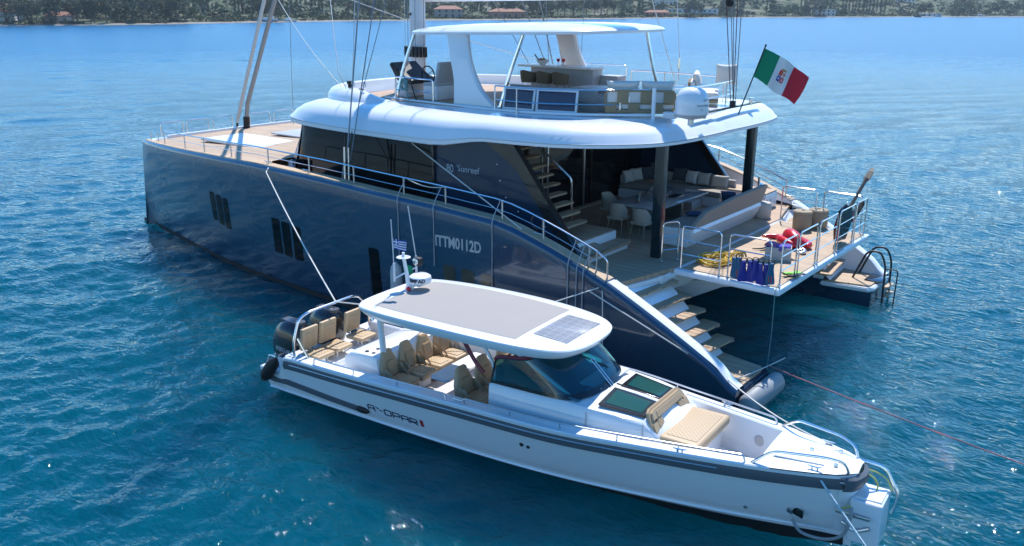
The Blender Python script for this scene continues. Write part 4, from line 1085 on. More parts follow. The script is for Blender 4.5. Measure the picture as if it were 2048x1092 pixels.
TREES = [('g', 342.8, -123.1, 12.1, 1.18), ('g', 335.0, -124.1, 10.6, 1.18), ('g', 334.7, -127.5, 10.6, 0.97), ('g', 332.9, -129.7, 9.5, 0.98), ('g', 333.0, -134.2, 12.1, 0.94), ('g', 330.8, -135.7, 12.4, 0.96), ('g', 337.3, -143.5, 9.8, 1.19), ('g', 330.3, -143.3, 12.7, 1.11), ('g', 329.7, -147.9, 10.1, 0.95), ('g', 329.3, -149.2, 11.2, 0.9), ('g', 328.0, -153.2, 12.2, 1.04), ('g', 330.4, -158.3, 8.8, 1.19), ('g', 331.3, -162.4, 8.6, 1.14), ('g', 324.0, -161.8, 8.7, 0.95), ('g', 330.6, -169.6, 12.7, 1.18), ('g', 328.6, -172.6, 12.0, 0.93), ('g', 331.5, -180.1, 8.7, 1.18), ('g', 329.4, -181.3, 12.6, 1.0), ('g', 326.9, -185.4, 9.9, 0.95), ('g', 368.1, -133.7, 16.0, 1.1), ('g', 353.9, -135.5, 15.9, 1.1), ('g', 357.7, -146.3, 12.9, 1.1), ('g', 362.8, -157.2, 13.8, 1.1), ('g', 346.6, -157.2, 15.7, 1.1), ('g', 352.2, -167.5, 15.4, 1.1), ('g', 355.1, -178.5, 15.8, 1.1), ('g', 355.8, -190.3, 12.4, 1.1), ('g', 344.7, -192.8, 15.4, 1.1), ('b', 331.8, -188.9, 5.4, 1), ('b', 337.8, -195.9, 6.2, 1), ('b', 337.6, -199.1, 5.4, 1), ('s', 328.5, -139.3, 1.8, 1.4), ('s', 327.9, -140.9, 1.5, 1.4), ('s', 327.0, -143.2, 1.4, 1.4), ('s', 322.8, -159.9, 2.0, 1.4), ('s', 323.9, -163.1, 1.7, 1.4), ('s', 323.1, -165.8, 1.5, 1.4), ('s', 322.5, -168.5, 1.5, 1.4), ('s', 323.7, -172.4, 1.9, 1.4), ('s', 323.0, -175.3, 1.9, 1.4), ('s', 326.8, -179.7, 2.0, 1.3), ('s', 326.6, -199.1, 2.0, 1.3), ('s', 325.7, -202.6, 2.0, 1.3), ('s', 325.4, -204.4, 1.8, 1.3), ('s', 326.8, -181.3, 2.0, 1.3), ('c', 373.3, -226.7, 11.8, 1), ('c', 379.9, -246.2, 10.7, 1), ('c', 366.7, -239.3, 10.6, 1), ('c', 371.4, -244.7, 11.0, 1), ('b', 362.6, -227.7, 6, 1.3), ('g', 340.4, -227.7, 11.5, 1), ('g', 342.1, -232.4, 11.4, 1), ('g', 339.1, -233.7, 10.9, 1), ('g', 342.7, -240.1, 11.5, 1), ('g', 338.9, -240.8, 11.5, 1), ('c', 389.0, -288.0, 11.8, 1), ('c', 391.2, -293.4, 12.8, 1), ('c', 380.0, -290.2, 11.1, 1), ('c', 371.5, -287.3, 12.3, 1), ('c', 389.2, -304.2, 10.9, 1), ('c', 383.2, -302.1, 11.9, 1), ('c', 384.0, -304.8, 9.7, 1), ('c', 384.6, -311.0, 11.3, 1), ('c', 381.8, -310.8, 10.7, 1), ('b', 338.6, -246.0, 4.0, 1.2), ('b', 330.9, -244.8, 3.2, 1.2), ('b', 337.1, -253.8, 3.3, 1.2), ('b', 336.8, -258.8, 3.1, 1.2), ('b', 332.6, -259.7, 3.1, 1.2), ('b', 333.4, -264.5, 3.3, 1.2), ('b', 330.5, -267.1, 3.7, 1.2), ('b', 336.1, -277.4, 3.9, 1.2), ('g', 342.2, -286.7, 10.0, 0.95), ('g', 332.5, -283.5, 11.6, 0.95), ('g', 338.8, -293.4, 11.5, 0.95), ('g', 334.7, -294.5, 10.4, 0.95), ('g', 329.5, -296.1, 12.3, 0.95), ('g', 334.1, -307.0, 11.7, 0.95), ('g', 330.6, -308.5, 11.5, 0.95), ('b', 337.3, -339.4, 7.7, 1.2), ('b', 339.3, -353.7, 7.8, 1.2), ('b', 336.6, -357.3, 6.0, 1.2), ('b', 330.1, -358.3, 7.8, 1.2), ('b', 328.6, -366.1, 8.7, 1.2), ('b', 323.4, -370.6, 6.7, 1.2), ('b', 327.9, -385.5, 7.1, 1.2), ('c', 361.5, -369.6, 14.7, 1), ('c', 353.4, -363.2, 12.0, 1), ('c', 351.4, -397.3, 13.0, 1), ('c', 339.4, -387.0, 12.3, 1), ('c', 347.7, -407.1, 13.0, 1), ('c', 333.7, -392.6, 12.9, 1), ('c', 329.1, -393.0, 13.5, 1), ('g', 314.5, -375.7, 14.1, 0.95), ('g', 309.2, -376.8, 13.1, 0.95), ('g', 319.8, -394.6, 14.1, 0.95), ('g', 310.4, -389.0, 11.6, 0.95), ('g', 309.1, -396.8, 13.4, 0.95), ('g', 312.5, -406.1, 13.4, 0.95), ('g', 304.9, -403.7, 14.0, 0.95), ('g', 308.9, -414.4, 12.3, 0.95), ('g', 307.6, -419.7, 12.9, 0.95), ('g', 308.8, -428.9, 13.4, 0.95), ('g', 298.8, -423.2, 13.8, 0.95), ('g', 304.2, -441.8, 14.2, 0.95), ('g', 302.4, -442.4, 13.7, 0.95), ('g', 300.0, -448.4, 14.5, 0.95), ('g', 301.0, -457.0, 13.5, 0.95), ('g', 299.2, -461.2, 12.8, 0.95), ('g', 297.8, -466.1, 12.3, 0.95), ('g', 294.7, -471.4, 13.7, 0.95), ('b', 290.3, -465.0, 7.6, 1.1), ('b', 295.1, -483.2, 6.3, 1.1), ('b', 288.9, -483.5, 7.1, 1.1), ('c', 304.4, -509.3, 10, 1), ('c', 303.7, -512.0, 10, 1), ('g', 266.6, -505.9, 11.7, 0.95), ('g', 263.8, -509.3, 12.2, 0.95), ('g', 264.0, -519.5, 11.1, 0.95), ('g', 255.8, -536.4, 12.6, 0.95), ('g', 256.0, -544.5, 12.3, 0.95), ('c', 269.4, -590.7, 14.6, 1), ('c', 276.3, -610.5, 16.0, 1), ('c', 264.5, -626.4, 11.2, 1), ('c', 263.8, -632.4, 12.1, 1), ('c', 261.3, -630.9, 15.8, 1), ('c', 249.7, -655.7, 11.7, 1), ('c', 245.0, -651.3, 15.6, 1), ('b', 243.9, -588.6, 9.8, 1.1), ('b', 242.9, -597.7, 8.5, 1.1), ('b', 241.4, -606.1, 8.1, 1.1), ('b', 236.0, -604.4, 9.1, 1.1), ('b', 233.3, -609.4, 8.2, 1.1), ('b', 233.3, -622.0, 10.2, 1.1), ('g', 229.0, -615.3, 12.4, 1.0), ('g', 225.3, -618.0, 12.9, 1.0), ('g', 223.3, -624.3, 13.5, 1.0), ('c', 229.6, -689.5, 12.3, 1), ('c', 227.1, -689.2, 15.2, 1), ('c', 229.1, -703.0, 14.8, 1), ('c', 224.4, -697.2, 14.8, 1), ('c', 225.3, -706.9, 14.6, 1), ('c', 221.4, -702.6, 13.9, 1), ('c', 219.0, -706.0, 15.6, 1), ('c', 217.0, -707.8, 15.3, 1), ('c', 215.9, -710.9, 15.0, 1), ('c', 217.4, -725.3, 14.4, 1), ('c', 215.3, -727.6, 12.1, 1), ('c', 210.1, -720.7, 12.8, 1), ('c', 210.8, -733.3, 13.1, 1), ('b', 219.0, -641.0, 6.9, 1.1), ('b', 217.6, -657.4, 6.6, 1.1), ('b', 211.0, -658.6, 6.1, 1.1), ('b', 207.9, -670.4, 5.1, 1.1), ('b', 203.6, -679.0, 6.0, 1.1), ('b', 199.4, -688.1, 5.5, 1.1), ('b', 194.1, -693.8, 6.6, 1.1), ('b', 183.8, -737.6, 11.4, 1.1), ('b', 179.3, -740.3, 11.6, 1.1), ('b', 167.4, -766.3, 10.8, 1.1), ('b', 162.4, -777.5, 11.2, 1.1), ('b', 156.5, -784.4, 9.3, 1.1), ('b', 151.0, -813.3, 9.8, 1.1), ('b', 147.2, -821.0, 12.6, 1.1), ('b', 146.4, -846.0, 12.0, 1.1), ('b', 139.2, -834.7, 10.9, 1.1), ('b', 141.0, -877.5, 11.5, 1.1), ('b', 133.9, -867.1, 10.9, 1.1), ('g', 170.9, -803.3, 15, 1.1), ('g', 166.2, -813.7, 15, 1.1), ('g', 353.9, -62.0, 13.3, 1), ('b', 356.8, -68.0, 10.3, 1), ('b', 388.4, -81.6, 12.8, 1), ('c', 359.4, -79.7, 11.4, 1), ('g', 363.9, -86.8, 12.8, 1), ('b', 391.4, -101.2, 12.4, 1), ('c', 367.6, -100.2, 13.2, 1), ('g', 350.7, -100.9, 12.3, 1), ('b', 365.7, -112.6, 10.2, 1), ('g', 345.0, -111.6, 12.6, 1), ('c', 353.3, -121.6, 9.4, 1), ('b', 123.8, -888.2, 12.5, 1), ('c', 106.9, -889.0, 11.3, 1), ('b', 92.5, -908.6, 14.0, 1), ('b', 79.5, -946.7, 10.2, 1), ('c', 65.5, -983.8, 9.2, 1), ('c', 51.2, -1031.3, 13.9, 1), ('g', 35.5, -1071.1, 11.3, 1), ('c', 18.9, -1108.7, 9.2, 1), ('c', 1.8, -1172.3, 13.2, 1), ('c', -16.6, -1192.5, 9.5, 1)]
HOUSES = [(334.9, -139.0, 9, 6, 2.6, 1.6, 'pink'), (360.6, -128.6, 14, 8, 5, 1.2, 'white'), (418.3, -160.1, 16, 9, 4, 1.6, 'white'), (427.5, -178.7, 18, 9, 4, 1.6, 'white'), (347.3, -124.0, 9, 6, 4, 1.2, 'white'), (321.1, -338.0, 14, 9, 4.4, 1.8, 'stone'), (308.0, -371.8, 19, 10, 3.2, 1.7, 'terra'), (288.8, -556.0, 34, 8, 2.6, 0.5, 'long'), (283.2, -495.7, 15, 7, 2.4, 1.4, 'terra'), (224.5, -638.0, 13, 8, 4.5, 0.3, 'white'), (173.9, -724.1, 14, 8, 1.6, 1.2, 'long'), (395.8, -499.5, 16, 9, 4, 1.4, 'white'), (471.5, -397.2, 14, 8, 4, 1.5, 'white'), (340.7, -611.0, 18, 9, 4, 1.5, 'white'), (235.3, -869.1, 20, 10, 4, 1.5, 'white')]
BEACHED = [(323.7, -221.3, 8, 'blue'), (324.4, -225.3, 7, 'white'), (326.0, -228.9, 5, 'dark'), (323.6, -233.3, 9, 'white'), (149.6, -768.1, 9, 'white'), (176.7, -699.4, 5, 'dark'), (146.6, -776.9, 6, 'white')]
CX, CY = -6.76, 21.17
def hz(x, y): return noise.noise(Vector((x*.004, y*.004, 3)))*7 + noise.noise(Vector((x*.013, y*.013, 8)))*3
def inland_z(o, x, y):
    base = lerp_tab([(-30, -1.5), (0, -.05), (4, .5), (45, 1.6), (100, 5.5), (260, 16), (700, 38), (1500, 62), (2600, 80)], o)
    return base + (hz(x, y)*min(1, max(0, o-60)/200) if o > 60 else 0)
def shore():
    offs = [-30, 0, 2, 4, 10, 25, 45, 70, 100, 150, 200, 280, 400, 600, 900, 1500, 2600]
    rows = []
    for (x, y) in SHORE:
        d = Vector((x-CX, y-CY, 0)).normalized(); r = []
        for o in offs:
            px, py = x+d.x*o, y+d.y*o; r.append((px, py, inland_z(o, px, py)))
        rows.append(r)
    mb = MB(); mb.grid(rows)
    m = bpy.data.materials.new('dry hillside'); m.use_nodes = True; n = m.node_tree; b = n.nodes['Principled BSDF']
    b.inputs['Roughness'].default_value = .95; b.inputs['Specular IOR Level'].default_value = .1
    tc = n.nodes.new('ShaderNodeTexCoord'); a = n.nodes.new('ShaderNodeTexNoise'); a.inputs['Scale'].default_value = .06; a.inputs['Detail'].default_value = 8
    n.links.new(tc.outputs['Object'], a.inputs['Vector'])
    cr = n.nodes.new('ShaderNodeValToRGB'); e = cr.color_ramp.elements
    e[0].position = .38; e[0].color = (.045, .065, .035, 1); e[1].position = .62; e[1].color = (.17, .155, .115, 1)
    k = cr.color_ramp.elements.new(.5); k.color = (.085, .10, .05, 1)
    n.links.new(a.outputs[0], cr.inputs[0]); n.links.new(cr.outputs[0], b.inputs['Base Color'])
    o = mb.build('hills', m, ang=80); tag(o, kind='structure')
    # beach strip
    mb = MB(); rows = []
    for (x, y) in SHORE:
        d = Vector((x-CX, y-CY, 0)).normalized()
        w = 2.5+1.5*noise.noise(Vector((x*.02, y*.02, 0)))
        rows.append([(x+d.x*q, y+d.y*q, z) for q, z in ((-2.5, -.2), (-.5, .12), (w, .46+.02*w), (w+2.5, .58))])
    mb.grid(rows); o = mb.build('beach', mat('pebble beach', (.20, .18, .15), .9, var=.4, vscale=.3), ang=80); tag(o, kind='structure')
shore()
def zat(x, y):
    best = min(range(len(SHORE)), key=lambda i: abs(math.atan2(SHORE[i][1]-CY, SHORE[i][0]-CX)-math.atan2(y-CY, x-CX)))
    sx, sy = SHORE[best]; o = math.hypot(x-CX, y-CY)-math.hypot(sx-CX, sy-CY)
    return inland_z(o, x, y), o
LEAF = {}
def leafmat(name, c1, c2):
    m = bpy.data.materials.new(name); m.use_nodes = True; n = m.node_tree; b = n.nodes['Principled BSDF']
    b.inputs['Roughness'].default_value = .8; b.inputs['Specular IOR Level'].default_value = .2
    tc = n.nodes.new('ShaderNodeTexCoord'); a = n.nodes.new('ShaderNodeTexNoise'); a.inputs['Scale'].default_value = 4; a.inputs['Detail'].default_value = 3
    oi = n.nodes.new('ShaderNodeObjectInfo')
    n.links.new(tc.outputs['Object'], a.inputs['Vector'])
    ad = n.nodes.new('ShaderNodeMath'); ad.operation = 'MULTIPLY_ADD'; ad.inputs[1].default_value = .5
    n.links.new(oi.outputs['Random'], ad.inputs[0]); n.links.new(a.outputs[0], ad.inputs[2])
    cr = n.nodes.new('ShaderNodeValToRGB'); e = cr.color_ramp.elements; e[0].position = .45; e[0].color = (*c1, 1); e[1].position = 1.0; e[1].color = (*c2, 1)
    n.links.new(ad.outputs[0], cr.inputs[0]); n.links.new(cr.outputs[0], b.inputs['Base Color'])
    return m
GUM = leafmat('grey green gum leaves', (.085, .10, .058), (.165, .165, .105))
BROAD = leafmat('broad green leaves', (.055, .085, .04), (.12, .16, .07))
CYP = leafmat('dark cypress leaves', (.02, .045, .025), (.04, .075, .04))
SCRB = leafmat('olive scrub leaves', (.07, .09, .05), (.16, .17, .10))
BARK = mat('pale bark', (.20, .16, .12), .9, var=.3, vscale=5)
rnd = random.Random(11)
def leaves(bm, c, r, n, s):
    for _ in range(n):
        v = Vector((rnd.gauss(0, 1), rnd.gauss(0, 1), rnd.gauss(0, 1))).normalized()*(rnd.random()**.4)
        p = Vector((c[0]+v.x*r[0], c[1]+v.y*r[1], c[2]+v.z*r[2]))
        a = Vector((rnd.uniform(-1, 1), rnd.uniform(-1, 1), rnd.uniform(-.6, .6))).normalized()*s*rnd.uniform(.6, 1.3)
        b_ = Vector((rnd.uniform(-1, 1), rnd.uniform(-1, 1), rnd.uniform(-1, 1))).cross(a).normalized()*s*rnd.uniform(.4, .9)
        bm.faces.new([bm.verts.new(q) for q in (p-a, p-b_, p+a, p+b_)])
def make_tree(kind):                                        # unit height
    name = {'g': 'gum_tree', 'b': 'broadleaf_tree', 'c': 'cypress_tree', 's': 'shore_bush'}[kind]
    t = empty(name); bm = bmesh.new(); tr = MB()
    if kind == 'g':
        tr.tube([(0, 0, -.03), (.01, .01, .35), (-.01, .02, .8)], [.022, .016, .005], 6)
        for i in range(9):
            a = rnd.uniform(0, 6.3); z = rnd.uniform(.22, .6); L = rnd.uniform(.12, .26)
            e = Vector((math.cos(a)*L, math.sin(a)*L, z+rnd.uniform(.1, .3))); tr.tube([(0, 0, z), e], [.009, .003], 5)
            leaves(bm, e, (.11, .11, .12), 60, .026)
        for i in range(7): leaves(bm, (rnd.uniform(-.16, .16), rnd.uniform(-.16, .16), rnd.uniform(.3, .92)), (.12, .12, .09), 55, .026)
        leaves(bm, (0, 0, .2), (.22, .22, .12), 60, .026); mt = GUM
    elif kind == 'b':
        tr.tube([(0, 0, -.03), (0, 0, .5)], [.03, .012], 6)
        for i in range(12):
            a = rnd.uniform(0, 6.3); L = rnd.uniform(.05, .33); z = rnd.uniform(.2, .82)
            L *= 1.1-abs(z-.45); leaves(bm, (math.cos(a)*L, math.sin(a)*L, z), (.17, .17, .14), 55, .034)
        mt = BROAD
    elif kind == 'c':
        tr.tube([(0, 0, -.03), (0, 0, .9)], [.015, .004], 5)
        for i in range(16):
            z = .06+i*.058; w = .085*math.sin(math.pi*min(1, (z+.12)/1.14))**.7; leaves(bm, (rnd.uniform(-.01, .01), rnd.uniform(-.01, .01), z), (w, w, .06), 40, .02)
        mt = CYP
    else:
        for i in range(7): leaves(bm, (rnd.uniform(-.6, .6), rnd.uniform(-.3, .3), rnd.uniform(.25, .6)), (.4, .35, .35), 50, .1)
        mt = SCRB
    me = bpy.data.meshes.new('crown'); bm.to_mesh(me); bm.free(); me.materials.append(mt)
    o = bpy.data.objects.new('crown', me); COL.objects.link(o); o.parent = t
    if kind != 's': tr.build('trunk', BARK, t)
    return t
LAB = {'g': ('tall grey green gum tree with ragged crown', 'gum trees along the far shore', 'tree'),
       'b': ('bushy round green tree', 'broadleaf trees along the far shore', 'tree'),
       'c': ('narrow dark cypress', 'cypresses behind the far shore', 'tree'),
       's': ('low olive green bush at the water edge', 'bushes on the far beach', 'bush')}
PRO = {k: [make_tree(k) for _ in range(3)] for k in 'gbcs'}
used_p = set()
def where(x, y):
    a = math.degrees(math.atan2(y-CY, x-CX))
    s = (-51.7 - a)
    if s < -22: return 'at the far left of the shore'
    if s < -15: return 'in the shore left of the forestays'
    if s < -4: return 'on the shore between forestays and mast'
    if s < 4: return 'on the shore behind the flybridge hardtop'
    if s < 12: return 'on the shore between hardtop and boom end'
    if s < 20: return 'on the shore right of the boom end'
    return 'on the shore near the right edge'
for i, (k, x, y, h, w) in enumerate(TREES):
    p = PRO[k][i % 3]; z, o = zat(x, y)
    lab, grp, cat = LAB[k]
    t = copy_tree(p, None, (x, y, z-.1), rnd.uniform(0, 6.28), (h*w, h*w, h))
    tag(t, lab+' '+where(x, y), cat, grp)
for k in PRO:
    for p in PRO[k]:
        for c in list(bpy.data.objects):
            if c.parent == p: bpy.data.objects.remove(c)
        bpy.data.objects.remove(p)
# scrub that covers the hillside
bm = bmesh.new()
nS = len(SHORE)
for _ in range(5200):
    i = rnd.uniform(8, nS-9); a, b = SHORE[int(i)], SHORE[int(i)+1]; f = i-int(i)
    sx, sy = a[0]+(b[0]-a[0])*f, a[1]+(b[1]-a[1])*f; d = Vector((sx-CX, sy-CY, 0)).normalized()
    o = 45+rnd.random()**1.6*420
    x, y = sx+d.x*o, sy+d.y*o; r = rnd.uniform(1.2, 3.4)*(1+o/500)
    z = inland_z(o, x, y)
    if noise.noise(Vector((x*.03, y*.03, 1))) < -.15: continue
    leaves(bm, (x, y, z+r*.4), (r, r, r*.7), 16, r*.38)
me = bpy.data.meshes.new('scrub'); bm.to_mesh(me); bm.free(); me.materials.append(SCRB)
o = bpy.data.objects.new('scrub', me); COL.objects.link(o); tag(o, kind='stuff', label='olive green scrub covering the hillside', cat='scrub')
# reeds and grass by the beach
bm = bmesh.new()
for _ in range(3800):
    i = rnd.uniform(8, nS-9); a, b = SHORE[int(i)], SHORE[int(i)+1]; f = i-int(i)
    sx, sy = a[0]+(b[0]-a[0])*f, a[1]+(b[1]-a[1])*f; d = Vector((sx-CX, sy-CY, 0)).normalized()
    o = 4+rnd.random()**1.3*45; x, y = sx+d.x*o, sy+d.y*o; z = inland_z(o, x, y)
    if noise.noise(Vector((x*.05, y*.05, 5))) < -.1: continue
    leaves(bm, (x, y, z+.3), (1.8, 1.8, .6), 9, .55)
me = bpy.data.meshes.new('reeds'); bm.to_mesh(me); bm.free(); me.materials.append(leafmat('dry reed green', (.075, .09, .04), (.19, .18, .10)))
o = bpy.data.objects.new('reeds', me); COL.objects.link(o); tag(o, kind='stuff', label='dry green reeds and grass behind the beach', cat='grass')
# houses
WALLS = {'pink': (.55, .40, .33), 'white': (.62, .60, .56), 'stone': (.36, .30, .25), 'terra': (.42, .22, .14), 'long': (.60, .60, .58)}
ROOFC = mat('terracotta tiles', (.30, .15, .10), .9, var=.25, vscale=1); WINC = mat('house window', (.03, .035, .045), .2); GREYR = mat('pale sheet roof', (.55, .56, .57), .6)
HL = ['small pink house with red roof in front of the gum grove at far left', 'white house at the very left edge of the picture', 'white house on the hill above the left gum grove', 'second white hillside house right of the first, above the left grove', 'low white house at the left edge close to the water',
      'stone house with terracotta roof, left of the wide terracotta one', 'wide low terracotta house behind the hardtop', 'long pale shed with a flat roof right of the hardtop', 'low terracotta house between hardtop and long shed', 'white flat roofed house left of the row of cypresses', 'low pale shelter near the right end of the shore',
      'white hillside house above the middle grove', 'white hillside house left of the mast', 'white hillside house above the long shed', 'white hillside house above the cypress row']
for i, (x, y, w, d, h, rf, k) in enumerate(HOUSES):
    z, o_ = zat(x, y); rz = math.atan2(y-CY, x-CX)+math.pi/2+R((-12, 8, 15, -6)[i % 4])
    e = empty('house', (x, y, z-.3), rz, HL[i], 'house')
    wm = mat('house wall '+k, WALLS[k], .9, var=.08, vscale=.6)
    mb = MB(); mb.box((0, 0, h/2+.1), (w, d, h+.2)); mb.build('wall', wm, e, smooth=False)
    mb = MB()
    if k == 'long' or rf < .5: mb.box((0, 0, h+.3), (w+.6, d+.6, .25))
    else: mb.grid([[(-w/2-.5, -d/2-.5, h+.15), (-w/2-.5, -d/2-.5, h+.3), (-w/2+d*.35, 0, h+.3+rf), (-w/2-.5, d/2+.5, h+.3), (-w/2-.5, d/2+.5, h+.15)], [(w/2+.5, -d/2-.5, h+.15), (w/2+.5, -d/2-.5, h+.3), (w/2-d*.35, 0, h+.3+rf), (w/2+.5, d/2+.5, h+.3), (w/2+.5, d/2+.5, h+.15)]], caps=True)
    mb.build('roof', GREYR if (k == 'long' or rf < .5) else ROOFC, e, smooth=False)
    nwin = max(2, int(w/3.2))
    for j in range(nwin):
        for fl in range(2 if h > 4.2 else 1):
            mb = MB(); mb.box((-w/2+(j+.5)*w/nwin, d/2+.0, 1.5+fl*2.3), (1.0, .14, 1.2)); mb.box((-w/2+(j+.5)*w/nwin, -d/2, 1.5+fl*2.3), (1.0, .14, 1.2)) if False else None
            mb.build('window', WINC, e, smooth=False)
            mb = MB(); mb.box((-w/2+(j+.5)*w/nwin, -d/2, 1.5+fl*2.3), (1.0, .14, 1.2)); mb.build('window', WINC, e, smooth=False)
    mb = MB(); mb.box((w*.12, -d/2-.02, 1.1), (1.1, .16, 2.1)); mb.box((w*.12, d/2+.02, 1.1), (1.1, .16, 2.1)); mb.build('door', WINC, e, smooth=False)
BL = ['blue and white fishing boat beached right of the forestays', 'small white boat beached beside the blue one', 'little dark dinghy beached right of the two boats', 'white boat beached under the scrub left of the shrouds', 'white boat on the beach at the right end', 'small dark rowing boat afloat off the right shore', 'little white boat beached at far right']
for i, (x, y, L_, k) in enumerate(BEACHED):
    z, o_ = zat(x, y); z = max(z, -.1)
    e = empty('small_boat', (x, y, z), math.atan2(y-CY, x-CX)+math.pi/2+R(-10+7*i), BL[i], 'boat')
    rows = []
    for t_ in range(9):
        u = -L_/2+L_*t_/8; wd = L_*.15*(1-max(0, (t_-4)/4)**2)+.02; sh = 1.0+.4*(t_/8)**2
        rows.append([(u, -wd, sh), (u, -wd*.8, .35), (u, 0, 0), (u, wd*.8, .35), (u, wd, sh)])
    hm = mat('boat hull '+k, {'blue': (.10, .22, .42), 'white': (.66, .66, .64), 'dark': (.05, .05, .06)}[k], .5)
    mb = MB(); mb.grid(rows); mb.build('hull', hm, e)
    mb = MB(); mb.box((-L_*.1, 0, 1.0), (L_*.7, L_*.22, .08)); mb.build('deck', WHITE2, e)
    if L_ > 6: mb = MB(); mb.box((-L_*.12, 0, 1.5), (L_*.25, L_*.17, 1.0), .08); mb.build('wheelhouse', WHITE2, e)
# ================================================================ catamaran: mast, rigging, rails, writing, fittings
def pt_on_hull(x, z, off=.006, sg=1): return Vector((x, (y_out(x, z)+off)*sg, z))
def hull_patch(poly, name, mt, off=.006, bulge=0, parent=None):
    """a polygon in (x, z) laid on the port topsides, slightly proud"""
    t = bmesh.new(); t.faces.new([t.verts.new(pt_on_hull(x, z, off)) for x, z in poly])
    bmesh.ops.triangulate(t, faces=t.faces)
    mb = MB(); mb.add(t)
    return mb.build(name, mt, parent or CAT, smooth=False)
def rrect(x0, z0, x1, z1, r=.05, lean=0, n=4):
    """rounded rectangle corners going round, x0 fore, x1 aft; lean shifts the top forward"""
    out = []
    for cx, cz, a0 in ((x0-r, z1-r, 0), (x1+r, z1-r, 90), (x1+r, z0+r, 180), (x0-r, z0+r, 270)):
        for k in range(n+1):
            a = R(a0+90*k/n); out.append((cx+r*math.cos(a)*1.0, cz+r*math.sin(a)))
    return [(x+lean*(z-z0), z) for x, z in out]
WINB = mat('hull window glass', (.002, .003, .005), .08, spec=.15)
for xc, z0, z1, w in ((18.2, 1.38, 2.33, .17), (17.78, 1.30, 2.29, .17), (17.36, 1.24, 2.25, .17), (14.5, 1.0, 2.07, .20), (14.0, .98, 2.03, .20), (13.48, .95, 1.98, .20), (10.15, .55, 1.92, .2)):
    hull_patch(rrect(xc+w, z0, xc-w, z1, .07, .03), 'hull_window', WINB, .008)
BRZ = mat('bronze port glass', (.05, .04, .025), .1, coat=.6)
for xc in (7.45, 6.85, 6.22): hull_patch(rrect(xc+.2, 1.55, xc-.2, 1.95, .09, .02), 'port_light', BRZ, .008)
LT = mat('pale grey hull lettering', (.78, .80, .82), .5)
# registration on the port quarter: text runs towards the stern
me_w = None
tw = text_mesh('ITTM0112D', .39, 1, .008); xmax = max(v.co.x for v in tw.vertices); bpy.data.meshes.remove(tw)
sx = 1.50/xmax
text_obj('ITTM0112D', .39, Matrix(((-sx, 0, 0, 7.90), (0, 0, 1, 0), (0, 1, 0, 2.33), (0, 0, 0, 1))), LT, CAT, 'registration_lettering', bold=.012, warp=lambda v: pt_on_hull(v.x, v.z+.03*(7.9-v.x), .008))
wy = lambda z: 4.53-.03*(z-2.7)+.012
text_obj('80', .30, Matrix(((-.86, 0, 0, 8.62), (0, 0, 1, 4.54), (0, 1, 0, 3.96), (0, 0, 0, 1))), LT, CAT, 'model_lettering', bold=.004, warp=lambda v: Vector((v.x, wy(v.z), v.z)))
text_obj("'Sunreef", .235, Matrix(((-1.02, 0, 0, 8.27), (0, 0, 1, 4.54), (0, 1, 0, 4.03), (0, 0, 0, 1))), LT, CAT, 'model_lettering', bold=.002, warp=lambda v: Vector((v.x, wy(v.z), v.z)))
# mast
ALU = mat('white painted spar', (.68, .68, .70), .3, coat=.3, var=.03)
mb = MB(); rows = []
for z in (5.3, 6, 7, 8.2, 12, 18, 25):
    f = 1-.012*(z-5.3); rows.append([(13.98-.015*(z-5.3)+.36*f*math.cos(a)*(1 if math.cos(a) < 0 else .85), .17*f*math.sin(a), z) for a in [2*math.pi*k/20 for k in range(20)]])
mb.grid(rows, cv=True, caps=True); mast = mb.build('mast', ALU, CAT)
mb = MB(); mb.box((14.0, 0, 5.45), (1.3, .9, .3), .12, 3); mb.build('mast_collar', WHITE, mast)
for k, (x, y) in enumerate(((14.35, .12), (14.1, .24), (13.93, .24), (13.78, .23), (13.63, .22), (13.5, .12))):   # halyard clutches
    mb = MB(); mb.box((x, y, 6.72), (.13, .1, .34), .03); mb.build('rope_clutch', BLACKM, mast)
    mb = MB(); mb.tube([(x, y+.03, 5.4), (x+.01, y+.04, 6.6), (x-.02, y+.02, 9)], .011, 5); mb.build('halyard', WIRE if k % 2 else ROPEW, mast)
for z in (6.9, 7.9):
    mb = MB(); mb.lathe([(0, .02), (.04, .02), (.05, 0)], 10, basis((14.05, .175, z), (1, 0, 0), (0, 0, 1))); mb.build('mast_sheave', BLACKM, mast)
# boom with furled white sail over the hardtop
mb = MB(); rows = []
for x in (13.6, 12, 8, 4, 2.28, 2.2):
    f = 1 if x > 2.25 else .7
    rows.append([(x, .22*f*math.cos(a), 8.52+.24*f*math.sin(a)+.012*(13-x)) for a in [2*math.pi*k/16 for k in range(16)]])
mb.grid(rows, cv=True, caps=True); boom = mb.build('boom', ALU, CAT)
mb = MB()
rows = [[(x, .30*math.cos(a)*(1-.3*max(0, math.sin(a))), 8.95+.012*(13-x)+.33*math.sin(a)) for a in [2*math.pi*k/14 for k in range(14)]] for x in (13.3, 12, 9, 6, 3.2, 2.6)]
mb.grid(rows, cv=True, caps=True); mb.build('furled_sail', CREAM, boom)
